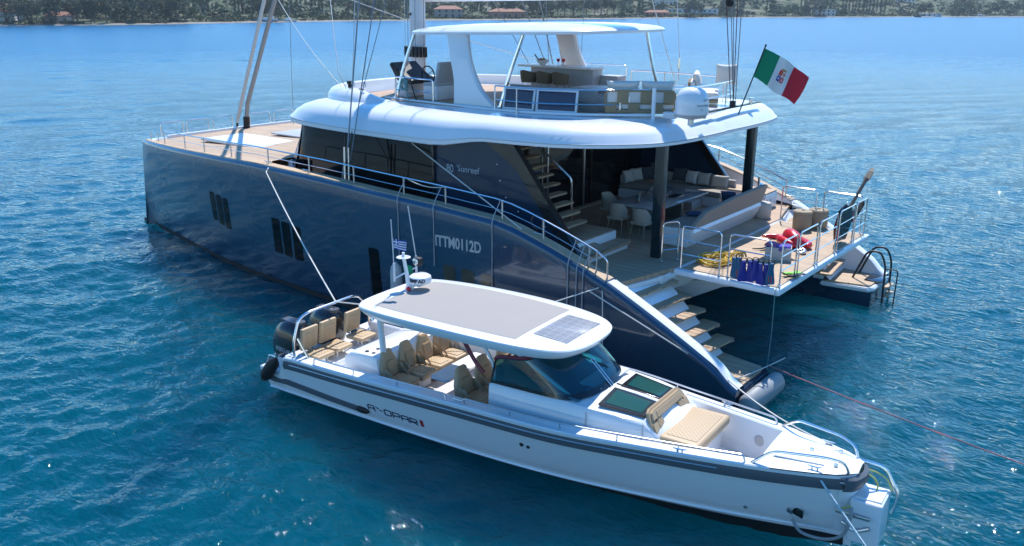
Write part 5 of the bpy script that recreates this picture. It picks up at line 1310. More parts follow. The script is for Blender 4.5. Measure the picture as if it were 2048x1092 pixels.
# mainsheet tackle
for i, (dx, dy) in enumerate(((0, 0), (.09, .05), (.05, -.06), (-.06, .04), (-.1, -.04))):
    mb = MB(); mb.tube([(3.05+dx*2, -.15+dy, 8.35), (3.0+dx*.5, -.45+dy, 5.85)], .011, 5); mb.build('mainsheet', mat('dark red line', (.10, .03, .05), .8) if i % 2 else WIRE, CAT)
mb = MB(); mb.tube([(3.0, -.75, 5.68), (3.0, .15, 5.68)], .02, 6); mb.box((3.0, -.45, 5.76), (.14, .14, .18), .04); mb.build('mainsheet_block', BLACKM, CAT)
mb = MB(); mb.lathe([(.02, -.08), (.09, -.06), (.11, 0), (.09, .06), (.02, .08)], 14, basis((3.15, -.15, 8.28), (1, 0, 0), (0, 0, 1))); mb.build('boom_block', BLACKM, CAT)
mb = MB(); mb.box((3.35, -.9, 5.585), (.09, 4.2, .05), .012); mb.box((3.35, .35, 5.62), (.12, .16, .08), .02); mb.build('traveller_track', BLACKP, CAT)
mb = MB(); mb.tube([(3.3, -2.3, 5.56), (3.3, -2.3, 5.72)], [.05, .05], 12); mb.tube([(3.3, -2.3, 5.72), (3.3, -2.3, 5.76)], [.09, .08], 12); mb.build('winch', CHROME, CAT)
mb = MB(); mb.tube([(3.1, -.95+1.9, 5.5), (3.1, -.95+1.9, 5.70)], .05, 12); mb.tube([(3.1, .95, 5.70), (3.1, .95, 5.74)], [.10, .09], 12); mb.build('winch', CHROME, CAT)
# rigging wires and running lines
def line(pts, r, mt, name, parent=CAT, n=6):
    mb = MB(); mb.tube(pts, r, n); return mb.build(name, mt, parent)
top = Vector((13.6, 0, 24))
line([(24.35, 0, 3.55), (24.05, 0, 4.2), (13.9, 0, 24)], .075, CREAM, 'furled_genoa')
mb = MB(); mb.tube([(23.9, -.15, 3.75), (23.75, -.14, 4.3), (13.7, -.05, 22)], .085, 8); mb.build('furled_staysail', CANVAS, CAT)
mb = MB(); mb.tube([(23.95, -.15, 3.3), (23.9, -.15, 3.8)], .13, 10); mb.tube([(24.4, 0, 3.3), (24.33, 0, 3.6)], .05, 8); mb.build('furling_drum', BLACKM, CAT)
for sg in (1, -1):
    for dx, rr, zt in ((0, .022, 24), (-.16, .016, 16), (.13, .012, 12)):
        y0 = 5.35*sg
        line([(11.65+dx, y0, 3.55), (11.65+dx*.9, y0*.985, 4.0), (13.6, .1*sg, zt)], rr, WIRE, 'shroud')
        if dx <= 0: line([(11.65+dx, y0, 3.48), (11.66+dx, y0*.99, 4.45)], rr*1.9, CHROMED, 'turnbuckle')
ln_ = [((2.9, .35, 8.7), (11.3, 3.4, 5.85)), ]
line(sag((22.0, .0, 9.5), (13.9, 3.25, 5.72), .35), .014, ROPEW, 'lazy_line')
line(sag((13.9, 1.8, 17.0), (13.5, 3.3, 5.72), .1), .012, ROPEW, 'topping_lift')
line(sag((24.2, 1.0, 10.6), (9.7, -5.3, 5.7), .4, 24), .014, ROPEW, 'genoa_sheet')
line([(13.6, 3.32, 5.75), (12.9, 3.65, 5.5), (5.3, 5.55, 3.2)], .016, ROPEW, 'spinnaker_sheet')
line([(17.6, .5, 8.6), (14.2, 3.2, 6.2), (13.75, 3.3, 5.75)], .012, WIRE, 'furling_line')
line([(22.5, -1.6, 8.4), (22.9, -1.7, 3.4)], .010, WIRE, 'inner_stay')
line([(12.6, -5.2, 8.8), (12.3, -5.3, 3.7)], .012, WIRE, 'inner_stay')
line([(9.9, -3.7, 9), (10.0, -3.7, 5.95)], .010, WIRE, 'backstay_line')
line([(7.7, -3.6, 9.3), (6.5, -4.0, 5.65)], .013, ROPEW, 'running_backstay'); line([(6.9, -4.2, 9.3), (6.6, -4.2, 6.6)], .011, ROPEW, 'running_backstay')
mb = MB(); mb.tube([(6.6, -4.2, 6.62), (6.6, -4.2, 6.3)], [.05, .06], 8); mb.tube([(6.6, -4.2, 6.3), (6.6, -4.2, 5.9)], .025, 6); mb.build('backstay_block', CHROME, CAT)
# turning blocks and winches on the fly bridge front
for x, y, s in ((13.7, 3.2, 1), (13.1, 3.3, .8)):
    mb = MB(); mb.lathe([(0, .26*s), (.09*s, .25*s), (.10*s, .18*s), (.06*s, .14*s), (.07*s, .05*s), (.11*s, .0), (0, 0)], 16, Matrix.Translation((x, y, 5.74 if s > .9 else 5.6))); mb.build('winch', BLACKM, CAT)
    mb = MB(); mb.lathe([(.06, -.02), (.085, 0), (.06, .02)], 14, basis((x-.25, y+.1, 5.93), (1, 0, 0), (0, 0, 1))); mb.build('turning_block', CHROMED, CAT)
# ---- rails of stainless tube
def gate(pts, mids=(.5,), r=.019, name='guard_rail', base=True, parent=CAT):
    """inverted U: pts = foot a, foot b, height; mid bars at fractions of height"""
    a, b, h = Vector(pts[0]), Vector(pts[1]), pts[2]
    up = Vector((0, 0, h)); mb = MB()
    mb.tube(round_path([a, a+up, b+up, b], .11, 5), r, 8)
    for f in mids: mb.tube([a+up*f, b+up*f], r*.75, 6)
    if base:
        for p in (a, b): mb.tube([p, p+Vector((0, 0, .02))], .04, 10)
    return mb.build(name, CHROME, parent)
zP = 2.235
gate(((2.42, 3.05, zP), (1.43, 3.05, zP), 1.02), (.33, .66)); gate(((1.22, 3.05, zP), (.24, 3.05, zP), 1.02), (.33, .66))
for y0, y1 in ((2.95, 2.08), (1.92, .78), (.62, -.62), (-.80, -1.95), (-2.1, -2.95)): gate(((.02, y0, zP), (.02, y1, zP), 1.02), (.33, .66))
gate(((2.42, -3.05, zP), (1.43, -3.05, zP), 1.02), (.33, .66)); gate(((1.22, -3.05, zP), (.15, -3.05, zP), 1.02), (.33, .66))
gate(((3.0, 2.95, 2.235), (2.78, 2.55, 2.235), .98), (.3, .64))
mb = MB(); mb.tube([(3.45, -3.75, 2.25), (3.45, -3.75, 3.3)], .035, 10); mb.build('grab_post', CHROMED, CAT)
# bow gates and starboard rails
for y0, y1 in ((3.45, 2.5), (2.35, 1.4), (1.2, .3), (-.55, -1.55), (-1.75, -2.75), (-2.95, -3.9)): gate(((24.25, y0, 3.2), (24.25, y1, 3.2), .66), (.45,))
for y in (4.0, 3.9):
    mb = MB(); mb.tube([(24.0-(4-y)*3, y, 3.3), (24.0-(4-y)*3, y, 3.62)], .02, 6); mb.build('stanchion', CHROMED, CAT)
def lifeline(sg, x0, x1, h0=.48):
    P = []
    n = 40
    def top(x):
        h = h0 * (1 if x > 14.5 else 1)
        return Vector((x, (y_out(x, zs(x))-.26)*sg, zs(x)+h))
    xs = [x1+(x0-x1)*k/n for k in range(n+1)]
    mb = MB(); mb.tube([top(x) for x in xs], .020, 8)
    mb.tube([top(x)-Vector((0, 0, h0*.5)) for x in xs], .011, 6)
    g = mb.build('side_rail', CHROME, CAT)
    return g, top
g, topf = lifeline(1, 3.3, 22.3)
for x in (22.3, 20.4, 18.9, 17.1, 15.0, 13.0, 11.1, 9.2, 7.75, 5.95, 4.75, 3.5):
    mb = MB(); p = topf(x); mb.tube([p-Vector((0, 0, .48)), p], .021, 8); mb.build('stanchion', CHROMED, g)
mb = MB(); p = topf(3.3); mb.tube(round_path([p, p+Vector((-.28, 0, -.16)), p+Vector((-.3, 0, -.75))], .06), .02, 8); mb.tube([p, p-Vector((0, 0, .7))], .02, 8); mb.build('rail_end', CHROME, CAT)
g2, topf2 = lifeline(-1, 3.2, 22.3)
for x in (20.4, 17.1, 14, 11.1, 9.2, 7.4, 5.6, 4.4, 3.2):
    mb = MB(); p = topf2(x); mb.tube([p-Vector((0, 0, .48)), p], .021, 8); mb.build('stanchion', CHROMED, g2)
# cleats, eye and fairleads
for x in (15.1, 13.2, 4.9, 2.95):
    M_ = Matrix.Translation((x, y_out(x, zs(x))-.3 if x > 4 else 5.4, zs(x)+.03 if x > 4 else 2.18)); cleat(M_, CAT, .34)
cleat(Matrix.Translation((3.05, -5.35, 2.45)), CAT, .3)
mb = MB(); mb.tube([(4.95+.16*math.cos(a), 5.42, 3.4+.16*math.sin(a)) for a in [2*math.pi*k/18 for k in range(18)]], .022, 6, closed=True); mb.build('turning_block', BLACKM, CAT)
# fly bridge rails, port side
def fly_rail(P, h=.66, mid=.45, name='flybridge_rail', posts=()):
    P = [Vector(p) for p in P]; up = Vector((0, 0, h)); C_ = smooth_path(P, 5) if len(P) > 2 else P
    mb = MB(); mb.tube(round_path([C_[0]]+[c+up for c in C_]+[C_[-1]], .07, 4), .022, 8); mb.tube([c+up*mid for c in C_], .016, 6)
    o = mb.build(name, CHROME, CAT)
    for f in posts:
        q = C_[int(f*(len(C_)-1))]; mb = MB(); mb.tube([q, q+up], .018, 8); mb.build('rail_post', CHROMED, o)
fly_rail([(8.2, 3.0, 5.5), (7.4, 3.08, 5.5), (6.5, 2.9, 5.5), (5.5, 2.35, 5.5), (4.95, 1.95, 5.5)], posts=(.26,))
fly_rail([(4.78, 1.8, 5.5), (4.2, 1.2, 5.52), (3.9, .2, 5.52), (3.85, -.9, 5.52), (4.0, -2.6, 5.52), (4.6, -3.5, 5.52)], posts=(.15, .3, .5, .72))
fly_rail([(12.2, 2.75, 5.5), (10.6, 2.85, 5.5)], posts=())
fly_rail([(4.75, -3.6, 5.52), (6.6, -3.95, 5.52), (8.2, -4.0, 5.52)], posts=(.3, .6))
fly_rail([(8.4, -4.0, 5.52), (11.0, -4.0, 5.52)], h=.8, posts=(.5,))
mb = MB(); mb.tube([(4.12, 1.72, 5.3), (4.12, 1.72, 6.25)], .05, 12); mb.build('davit_post', WHITE, CAT)
mb = MB(); mb.box((3.62, 1.75, 5.62), (.34, .2, .16), .04); mb.build('roof_box', WHITE2, CAT)
# satellite dome
sd_ = empty('satellite_dome', (2.98, 1.9, 5.45)); sd_.parent = CAT
mb = MB(); mb.lathe([(.385, .26), (.40, .30), (.40, .56), (.37, .70), (.30, .82), (.18, .89), (.0, .915)], 32); dm = mb.build('dome', WHITE, sd_)
mb = MB(); mb.lathe([(.0, .12), (.12, .14), (.34, .19), (.39, .27), (.395, .305), (.33, .30)], 32); mb.build('dome_base', GREYL, sd_)
mb = MB(); mb.tube([(0, 0, 0), (0, 0, .16)], .075, 14); mb.build('dome_foot', CHROMED, sd_)
def on_dome(r):
    def f(v):
        a = v.x/r + R(134); return Vector((r*math.cos(a), r*math.sin(a), v.z))
    return f
for txt, s_, z_, x_ in (('TRACVISION', .065, .46, .10), ('V60', .04, .38, .2), ('KVH', .075, .58, .28)):
    text_obj(txt, s_, Matrix(((1, 0, 0, x_-.1), (0, 0, 1, 0), (0, 1, 0, z_), (0, 0, 0, 1))), INK, dm, warp=lambda v: on_dome(.404)(v) if True else v)
# staff for the ensign
mb = MB(); mb.tube([(3.0, -.85, 5.45), (2.55, -1.2, 7.22)], .018, 8); mb.ball((2.55, -1.2, 7.23), .03); staff = mb.build('flagstaff', BLACKM, CAT)
# swim ladder at the starboard hull
sl = empty('swim_ladder', (-.22, -4.55, .56)); sl.parent = CAT
for k, yy in enumerate((.30, -.30)):
    mb = MB(); mb.tube(round_path([(.75, yy, .02), (.42, yy, .88), (.05, yy, .92), (-.12, yy, .55), (-.14, yy, -.2), (-.16, yy, -1.0)], .22, 6), .03, 8); mb.build('ladder_rail', BLACKM, sl)
mb = MB(); mb.tube(round_path([(-.16, .36, -.95), (-.48, .40, -.9), (-.5, .40, .5), (-.15, .36, .45)], .1), .02, 8); mb.build('ladder_guard', BLACKM, sl)
for k in range(4):
    mb = MB(); mb.box((-.2-.01*k, 0, -.12-.25*k), (.17, .58, .035), .008); mb.build('ladder_step', TEAKX if False else TEAKCAP, sl)
mb = MB(); mb.box((.15, 0, .03), (.5, .75, .03), .01); mb.build('ladder_foot', BLACKP, sl)
# low teak step on the starboard platform
mb = MB(); mb.box((1.28, -4.05, 1.02), (.42, 1.25, .05), .015, rz=R(6)); mb.build('platform_seat', TEAKX, CAT)
mb = MB(); mb.box((1.36, -4.1, .78), (.32, 1.15, .44), .04, rz=R(6)); mb.build('platform_seat_base', WHITE, CAT)
# grey fender roll on the port platform's stern edge
mb = MB(); Mf = basis((-.42, 4.42, .36), (0, 0, 1), (0, 1, 0))
rows = []
for u, s in ((-.86, .2), (-.84, .75), (-.76, 1), (0, 1.03), (.76, 1), (.84, .75), (.86, .2)):
    rows.append([(-.42+.20*s*math.cos(a), 4.50+u, .30+.24*s*math.sin(a)) for a in [2*math.pi*k/18 for k in range(18)]])
mb.grid(rows, cv=True, caps=True)
f = mb.build('platform_fender', mat('grey inflatable fender', (.27, .29, .30), .55, var=.08, vscale=3, bump=.1, bscale=6), ang=70)
tag(f, 'long grey inflatable fender lying along the near stern platform of the catamaran', 'fender')
# ================================================================ staircase from the cockpit to the flybridge (part of the catamaran)
stair = empty('staircase', (0, 0, 0)); stair.parent = CAT
for i in range(9):
    x = 5.22+i*.213; z = 2.98+i*.216
    mb = MB(); mb.prism([(x-.14, 3.10), (x-.16, 3.2), (x-.15, 4.05), (x+.16, 4.05), (x+.15, 3.2), (x+.10, 3.08), (x-.06, 3.04)], z-.045, z, bev=.012); mb.build('stair_tread', TEAKX, stair)
    mb = MB(); mb.box((x+.03, 3.75, z-.10), (.09, .25, .1), .02); mb.build('tread_bracket', CHROME, stair)
mb = MB(); mb.prism([(4.75, 2.5), (5.1, 2.5), (7.3, 4.85), (7.3, 5.0), (6.9, 5.0)], 4.05, 4.17, M=Matrix(((1, 0, 0, 0), (0, 0, 1, 0), (0, 1, 0, 0), (0, 0, 0, 1)))); mb.build('stringer', BLACKP, stair)
mb = MB(); mb.tube(round_path([(7.1, 3.06, 5.0), (5.62, 3.06, 3.98), (5.60, 3.06, 2.85)], .08), .026, 8); mb.tube([(6.55, 3.06, 4.62), (6.55, 3.06, 3.4)], .02, 8); mb.build('handrail', CHROME, stair)
# two broad steps between side deck and sole
mb = MB(); mb.box((5.45, 3.38, 2.44), (1.55, 2.1, .40), .03); mb.build('cockpit_step', WHITE, CAT)
mb = MB(); mb.box((5.45, 3.38, 2.648), (1.5, 2.05, .03), .01); mb.build('step_teak', TEAKD, CAT)
mb = MB(); mb.prism([(4.42, 2.35), (4.38, 2.2), (4.3, 2.2), (4.22, 2.4), (4.18, 4.9), (4.66, 4.9), (4.66, 2.35)], 2.36, 2.44, bev=.015); mb.build('step_teak', TEAKD, CAT)
mb = MB(); mb.box((4.46, 3.6, 2.29), (.3, 2.5, .14), .02); mb.build('cockpit_step', WHITE, CAT)
mb = MB(); mb.box((7.3, 2.6, 2.62), (.6, .55, .75), .03); mb.build('stair_locker', WHITE, CAT)
# aft lounge unit on the starboard side of the sole (low white units with teak tops)
mb = MB(); mb.box((4.1, -4.35, 2.48), (1.7, .9, .5), .05); mb.build('side_locker', WHITE, CAT)
mb = MB(); mb.box((4.1, -4.35, 2.745), (1.66, .86, .03), .01); mb.build('locker_top', TEAK, CAT)
mb = MB(); mb.lathe([(.0, .2), (.09, .19), (.1, .15), (.06, .1), (.08, .0)], 14, Matrix.Translation((3.7, -4.5, 2.76))); mb.build('winch', CHROME, CAT)
for y in (-4.0, -4.25):
    mb = MB(); mb.lathe([(0, .012), (.05, .01), (.06, 0)], 12, basis((3.24, y, 2.5), (0, 1, 0), (0, 0, 1))); mb.build('socket', BLACKM, CAT)
# ================================================================ cockpit furniture
MARBLE = mat('polished grey table top', (.42, .41, .40), .08, coat=.6, var=.12, vscale=2.5)
tb = empty('dining_table', (4.98, -.55, 2.235), 0, 'long polished grey dining table with set glasses, between the two black columns', 'table')
mb = MB(); mb.box((0, 0, .735), (1.45, 3.0, .05), .015); mb.build('tabletop', MARBLE, tb)
for y in (-.8, .8):
    mb = MB(); mb.box((0, y, .36), (.55, .12, .70), .03); mb.build('leg', CHROMED, tb)
def cushion(name, loc, dims, mt, rz=0, rx=0, ry=0, label=None, cat='cushion', group=None, parent=None, puff=.25):
    """pillow: pinched corners, full centre"""
    t = bmesh.new(); bmesh.ops.create_grid(t, x_segments=14, y_segments=14, size=.5)
    top = [[None]*15 for _ in range(15)]
    t.free(); rows = []
    N_ = 14; w, h, d = dims
    def pt(i, j, s):
        u, v = -1+2*i/N_, -1+2*j/N_
        e = (1-u**4)*(1-v**4)
        pin = 1-.10*(1-abs(u)**2)*abs(v)**3 ; pin2 = 1-.10*(1-abs(v)**2)*abs(u)**3
        cr = .06*noise.noise(Vector((u*2+loc[0]*3, v*2+loc[1]*5, s)))
        return (u*w/2*pin2, v*h/2*pin, s*(d/2*(e**.45)+cr*d*e))
    mb = MB(); mb.grid([[pt(i, j, 1) for j in range(N_+1)] for i in range(N_+1)]); mb.grid([[pt(i, j, -1) for j in range(N_+1)] for i in range(N_+1)])
    bmesh.ops.remove_doubles(mb.bm, verts=mb.bm.verts, dist=1e-4)
    o = mb.build(name, mt, parent, ang=80)
    o.location = loc; o.rotation_euler = (rx, ry, rz)
    if label: tag(o, label, cat, group)
    return o
WOVEN = mat('woven light chair rope', (.37, .315, .25), .9, bump=.9, bscale=55)
LEGW = mat('chair leg', (.30, .22, .15), .5)
def chair(loc, rz, label, grp='woven chairs at the dining table'):
    c = empty('dining_chair', loc, rz, label, 'chair', grp)
    mb = MB(); mb.box((0, 0, .44), (.46, .48, .09), .04, 3); mb.build('seat', WOVEN, c)
    rows = []
    for k in range(13):
        a = R(-105+210*k/12); cx, cy = -.02-.24*math.cos(a), .255*math.sin(a); t_ = 1-abs(a)/R(105)
        h = .62+.22*min(1, t_*2.2); rows.append([(cx*.9, cy*.92, .44), (cx*1.0, cy, .55), (cx*1.06-.02*t_, cy*1.04, h), (cx*1.02-.02*t_, cy*1.0, h+.015), (cx*.96, cy*.96, .55), (cx*.84, cy*.86, .46)])
    mb = MB(); mb.grid(rows, caps=True); mb.build('backrest', WOVEN, c, ang=60)
    for sx_, sy_ in ((1, 1), (1, -1), (-1, 1), (-1, -1)):
        mb = MB(); mb.tube([(sx_*.17, sy_*.18, .42), (sx_*.24, sy_*.24, 0)], [.018, .011], 8); mb.build('leg', LEGW, c)
    return c
chair((4.52, 1.30, 2.235), R(-95), 'woven dining chair at the near end of the table, closest to the black column')
chair((5.35, 1.15, 2.235), R(-85), 'woven dining chair at the near end of the table, further from the column')
chair((6.1, .35, 2.235), R(178), 'woven dining chair on the far long side of the table')
GLS = bpy.data.materials.new('clear glass'); GLS.use_nodes = True
_n = GLS.node_tree; _n.nodes.clear(); _o = _n.nodes.new('ShaderNodeOutputMaterial'); _mx = _n.nodes.new('ShaderNodeMixShader'); _fr = _n.nodes.new('ShaderNodeFresnel'); _fr.inputs[0].default_value = 1.6
_g = _n.nodes.new('ShaderNodeBsdfGlossy'); _g.inputs['Roughness'].default_value = .03; _t = _n.nodes.new('ShaderNodeBsdfTransparent'); _t.inputs[0].default_value = (.88, .9, .92, 1)
_n.links.new(_fr.outputs[0], _mx.inputs[0]); _n.links.new(_t.outputs[0], _mx.inputs[1]); _n.links.new(_g.outputs[0], _mx.inputs[2]); _n.links.new(_mx.outputs[0], _o.inputs[0])
def glass(loc, mt=GLS, grp='wine glasses standing on the dining table', lab='stemmed wine glass on the grey dining table', s=1):
    mb = MB(); mb.lathe([(.0, .002), (.036, .0), (.034, .006), (.006, .012), (.005, .09), (.018, .105), (.038, .15), (.036, .2), (.031, .215)], 14)
    o = mb.build('wine_glass', mt, None, ang=80); o.location = loc; o.scale = (s, s, s); tag(o, lab, 'glass', grp); return o
g0 = glass((4.75, .05, 2.995))
for i, (x, y) in enumerate(((4.95, .12), (5.15, -.1), (4.85, -.28), (5.05, -.45), (4.7, -.55), (5.3, -.5), (4.62, -.2), (5.25, .2))):
    copy_tree(g0, None, (x, y, 2.995))
mb = MB(); mb.box((4.75, -.9, 3.003), (.3, .55, .015), .006); o = mb.build('serving_tray', BLACKP); tag(o, 'flat dark serving tray on the dining table', 'tray')
mb = MB(); mb.lathe([(0, 0), (.05, 0), (.055, .14), (.02, .2), (.018, .28)], 14); o = mb.build('bottle', BLACKP); o.location = (5.1, .55, 2.995); tag(o, 'dark bottle at the near end of the dining table', 'bottle')
# aft facing-forward lounge bench: white shell, taupe back
bn = empty('lounge_bench', (3.35, -.7, 2.235), 0, 'long white lounge bench with slanted taupe back, along the stern edge of the cockpit', 'bench')
mb = MB(); mb.prism([(-.22, 0), (-.42, .42), (-.38, .50), (.48, .46), (.50, 0)], -2.15, 2.15, bev=.04, M=Matrix(((1, 0, 0, 0), (0, 0, 1, 0), (0, 1, 0, 0), (0, 0, 0, 1)))); mb.build('base', WHITE, bn)
mb = MB(); mb.box((.12, 0, .50), (.72, 4.1, .10), .04, 3); mb.build('seat_cushion', TAUPE, bn)
mb = MB(); rows = []
for y, h in ((-2.2, 1.0), (-2.1, 1.02), (0, .99), (1.6, .88), (2.0, .62), (2.08, .5)):
    rows.append([(-.36, y, .44), (-.36-.30*(h-.44), y, h), (-.30-.30*(h-.44), y, h+.03), (-.22-.28*(h-.44), y, h), (-.18, y, .44)])
mb.grid(rows, caps=True); mb.build('backrest', TAUPE, bn, ang=50)
cushion('throw_pillow', (3.55, -1.9, 2.95), (.45, .45, .16), BLUEC, R(10), R(60), 0, 'dark blue pillow at the far end of the lounge bench', 'pillow')
cushion('throw_pillow', (3.6, .1, 2.83), (.5, .42, .15), BLUEC, R(30), R(12), 0, 'dark blue pillow lying flat on the lounge bench', 'pillow')
# corner sofa against the saloon glass
sf = empty('corner_sofa', (0, 0, 0), 0, 'low L shaped corner sofa with white base against the black saloon glass', 'sofa')
mb = MB(); mb.prism([(7.75, -2.75), (6.6, -2.85), (6.5, -3.35), (4.5, -3.35), (4.5, -4.35), (7.8, -4.35)], 2.235, 2.55, bev=.03); mb.build('base', WHITE, sf)
mb = MB(); mb.prism([(7.72, -2.70), (6.62, -2.80), (6.52, -3.30), (4.45, -3.30), (4.45, -4.30), (7.75, -4.30)], 2.55, 2.70, bev=.05, seg=3); mb.build('seat_cushion', TAUPE, sf)
mb = MB(); mb.box((7.68, -3.55, 2.84), (.14, 1.5, .3), .05, 3); mb.box((6.0, -4.25, 2.84), (3.2, .14, .3), .05, 3); mb.build('backrest', TAUPEL, sf)
P = [((7.55, -2.98, 2.92), TAUPEL, 80, 'pale pillow at the left end of the corner sofa'), ((7.5, -3.45, 2.92), TAUPEL, 70, 'second pale pillow from the left on the corner sofa'),
     ((7.35, -3.85, 2.93), CHAR, 60, 'slate grey pillow leaning left of the sofa corner'), ((7.15, -4.1, 3.05), CHAR, 30, 'slate grey pillow standing tallest in the sofa corner'),
     ((6.3, -4.1, 2.98), CHAR, 8, 'slate grey pillow right of the near black column'), ((5.85, -4.1, 2.93), CREAM, -8, 'cream pillow beside the slate one on the corner sofa'),
     ((5.42, -4.1, 2.92), TAUPEL, 4, 'square beige pillow, second from the right on the corner sofa'), ((4.88, -4.1, 2.9), TAUPEL, 2, 'wide beige pillow at the right end of the corner sofa')]
for i, (l_, mt_, rz_, lb) in enumerate(P):
    w_ = .62 if i == 7 else .46
    cushion('throw_pillow', l_, (w_, .44, .17), mt_, R(180+rz_), R(72), 0, lb, 'pillow', 'pillows on the corner sofa')
mb = MB(); mb.box((5.6, -3.0, 2.34), (1.1, .75, .26), .04, 3); o = mb.build('ottoman', TAUPEL); tag(o, 'low pale ottoman in front of the corner sofa', 'ottoman')
# pouf and baskets
def drum(name, loc, r, h, mt, label, cat, lid=False):
    e = empty(name, loc, 0, label, cat)
    mb = MB(); mb.lathe([(0, 0), (r*.93, 0), (r, .03), (r*1.03, h*.5), (r, h-.04), (r*.9, h), (0, h+.008)], 28); mb.build('body', mt, e)
    if lid:
        mb = MB(); mb.lathe([(r*1.035, h-.05), (r*1.04, h-.02), (r*.95, h+.012), (0, h+.022)], 28); mb.build('lid', mt, e)
        mb = MB(); mb.box((0, 0, h+.03), (.09, .03, .02), .006); mb.build('handle', BLACKM, e)
    return e
drum('pouf', (3.0, -3.1, 2.235), .25, .45, TAUPEL, 'round pale pouf beside the far black column', 'pouf')
drum('storage_basket', (1.55, -2.42, 2.235), .25, .52, WICKER, 'nearer of two round beige lidded baskets on the stern platform', 'basket', True)
drum('storage_basket', (1.30, -2.95, 2.235), .27, .50, WICKER, 'further of two round beige baskets, partly hidden by the nearer one', 'basket', True)
# crate with towels
cr_ = empty('storage_crate', (.92, .82, 2.235), R(20), 'pale rectangular crate filled with purple and pink towels on the stern platform', 'crate')
CRT = mat('pale grey plastic crate', (.46, .44, .42), .5)
for (c, d) in (((0, .23, .16), (.62, .02, .32)), ((0, -.23, .16), (.62, .02, .32)), ((.3, 0, .16), (.02, .44, .32)), ((-.3, 0, .16), (.02, .44, .32)), ((0, 0, .01), (.6, .44, .02))):
    mb = MB(); mb.box(c, d, .004); mb.build('panel', CRT, cr_)
PURP = mat('purple towel', (.14, .10, .42), .95, bump=.5, var=.3, vscale=10); PINK = mat('pink towel', (.50, .14, .26), .95, bump=.5, var=.25, vscale=10)
for i, (x, y, mt_, lb) in enumerate(((-.12, .05, PURP, 'crumpled purple towel on top of the crate'), (.14, -.04, PINK, 'crumpled pink towel on top of the crate'))):
    mb = MB(); rows = []
    for a in range(15):
        rows.append([( .19*math.cos(2*math.pi*k/18)*math.sin(math.pi*a/14), .19*math.sin(2*math.pi*k/18)*math.sin(math.pi*a/14), .10*math.cos(math.pi*a/14)) for k in range(18)])
    rows = [[tuple(Vector(p)*(1+.35*noise.noise(Vector(p)*9+Vector((i*4, 0, 0))))) for p in r] for r in rows]
    mb.grid(rows, cv=True); o = mb.build('towel', mt_, None, ang=80); o.location = (.92+x*.9, .82+y+x*.3, 2.53); tag(o, lb, 'towel')
# red inflatable: a bent double body with two arms
rd = empty('inflatable_toy', (1.05, -.55, 2.235), R(-35), 'shiny red inflatable water toy lying crumpled on the stern platform', 'inflatable')
def blob(path, rad, name, mt, parent, n=14):
    C_ = smooth_path(path, 6); m_ = len(C_)
    rr = [max(.004, lerp_tab([(i/(len(rad)-1), r_) for i, r_ in enumerate(rad)], k/(m_-1))) for k in range(m_)]
    mb = MB(); mb.tube(C_, rr, n); return mb.build(name, mt, parent, ang=80)
blob([(-.5, 0, .16), (-.2, .08, .20), (.15, .02, .24), (.45, -.08, .18)], [.06, .17, .20, .19, .05], 'main_tube', RED, rd)
blob([(-.4, .2, .12), (-.05, .3, .14), (.3, .22, .13), (.5, .0, .12)], [.04, .11, .12, .11, .04], 'side_tube', RED, rd)
blob([(-.45, -.05, .1), (-.3, -.24, .1), (.1, -.28, .1), (.42, -.2, .1)], [.04, .09, .1, .09, .03], 'side_tube', RED, rd)
mb = MB(); mb.tube([(.05, -.39, .1), (.12, -.44, .12), (.2, -.4, .1)], .012, 6); mb.build('carry_handle', CHROMED, rd)
o = blob([(2.0, -.75, 2.31), (1.8, -.92, 2.30), (1.62, -1.0, 2.30), (1.5, -1.2, 2.31)], [.02, .06, .07, .05, .02], 'rescue_sling', RED, None); tag(o, 'small folded red sling on the platform left of the big red toy', 'sling')
o = blob([(.75, .05, 2.29), (.62, -.1, 2.30), (.55, .08, 2.28), (.7, .18, 2.27)], [.02, .05, .05, .04, .02], 'snorkel_mask', CHROMED, None); tag(o, 'small silver and grey mask lying by the red toy', 'mask')
o = blob([(1.75, .45, 2.26), (1.55, .35, 2.27), (1.48, .1, 2.27), (1.3, .25, 2.26), (1.5, .55, 2.26)], [.012, .02, .025, .02, .01], 'tangled_harness', BLACKM, None); tag(o, 'tangled black straps lying left of the towel crate', 'strap')
# yellow hose
pts = []
rn = random.Random(4)
for k in range(300):
    a = 2*math.pi*k/27; rr = .30+.12*math.sin(k*.05)+.035*math.sin(k*.9)
    pts.append((1.98+rr*.95*math.cos(a)+.02*math.sin(k*.31), 2.10+rr*1.15*math.sin(a), 2.26+.11*(k/300)+.02*math.sin(k*.7)))
pts += [(1.75, 1.75, 2.42), (1.62, 1.5, 2.40)]
mb = MB(); mb.tube(pts, .017, 6); hs_ = mb.build('garden_hose', YELLOW); tag(hs_, 'coiled bright yellow hose on the near forward corner of the stern platform', 'hose')
for k in range(5):
    o = blob([(1.62+.05*k, 1.55-.04*k, 2.30+.03*k), (1.55+.06*k, 1.45, 2.42), (1.45+.07*k, 1.50+.03*k, 2.32)], [.02, .03, .02], 'bundle', mat('ochre strap', (.55, .33, .06), .8), hs_, 8)
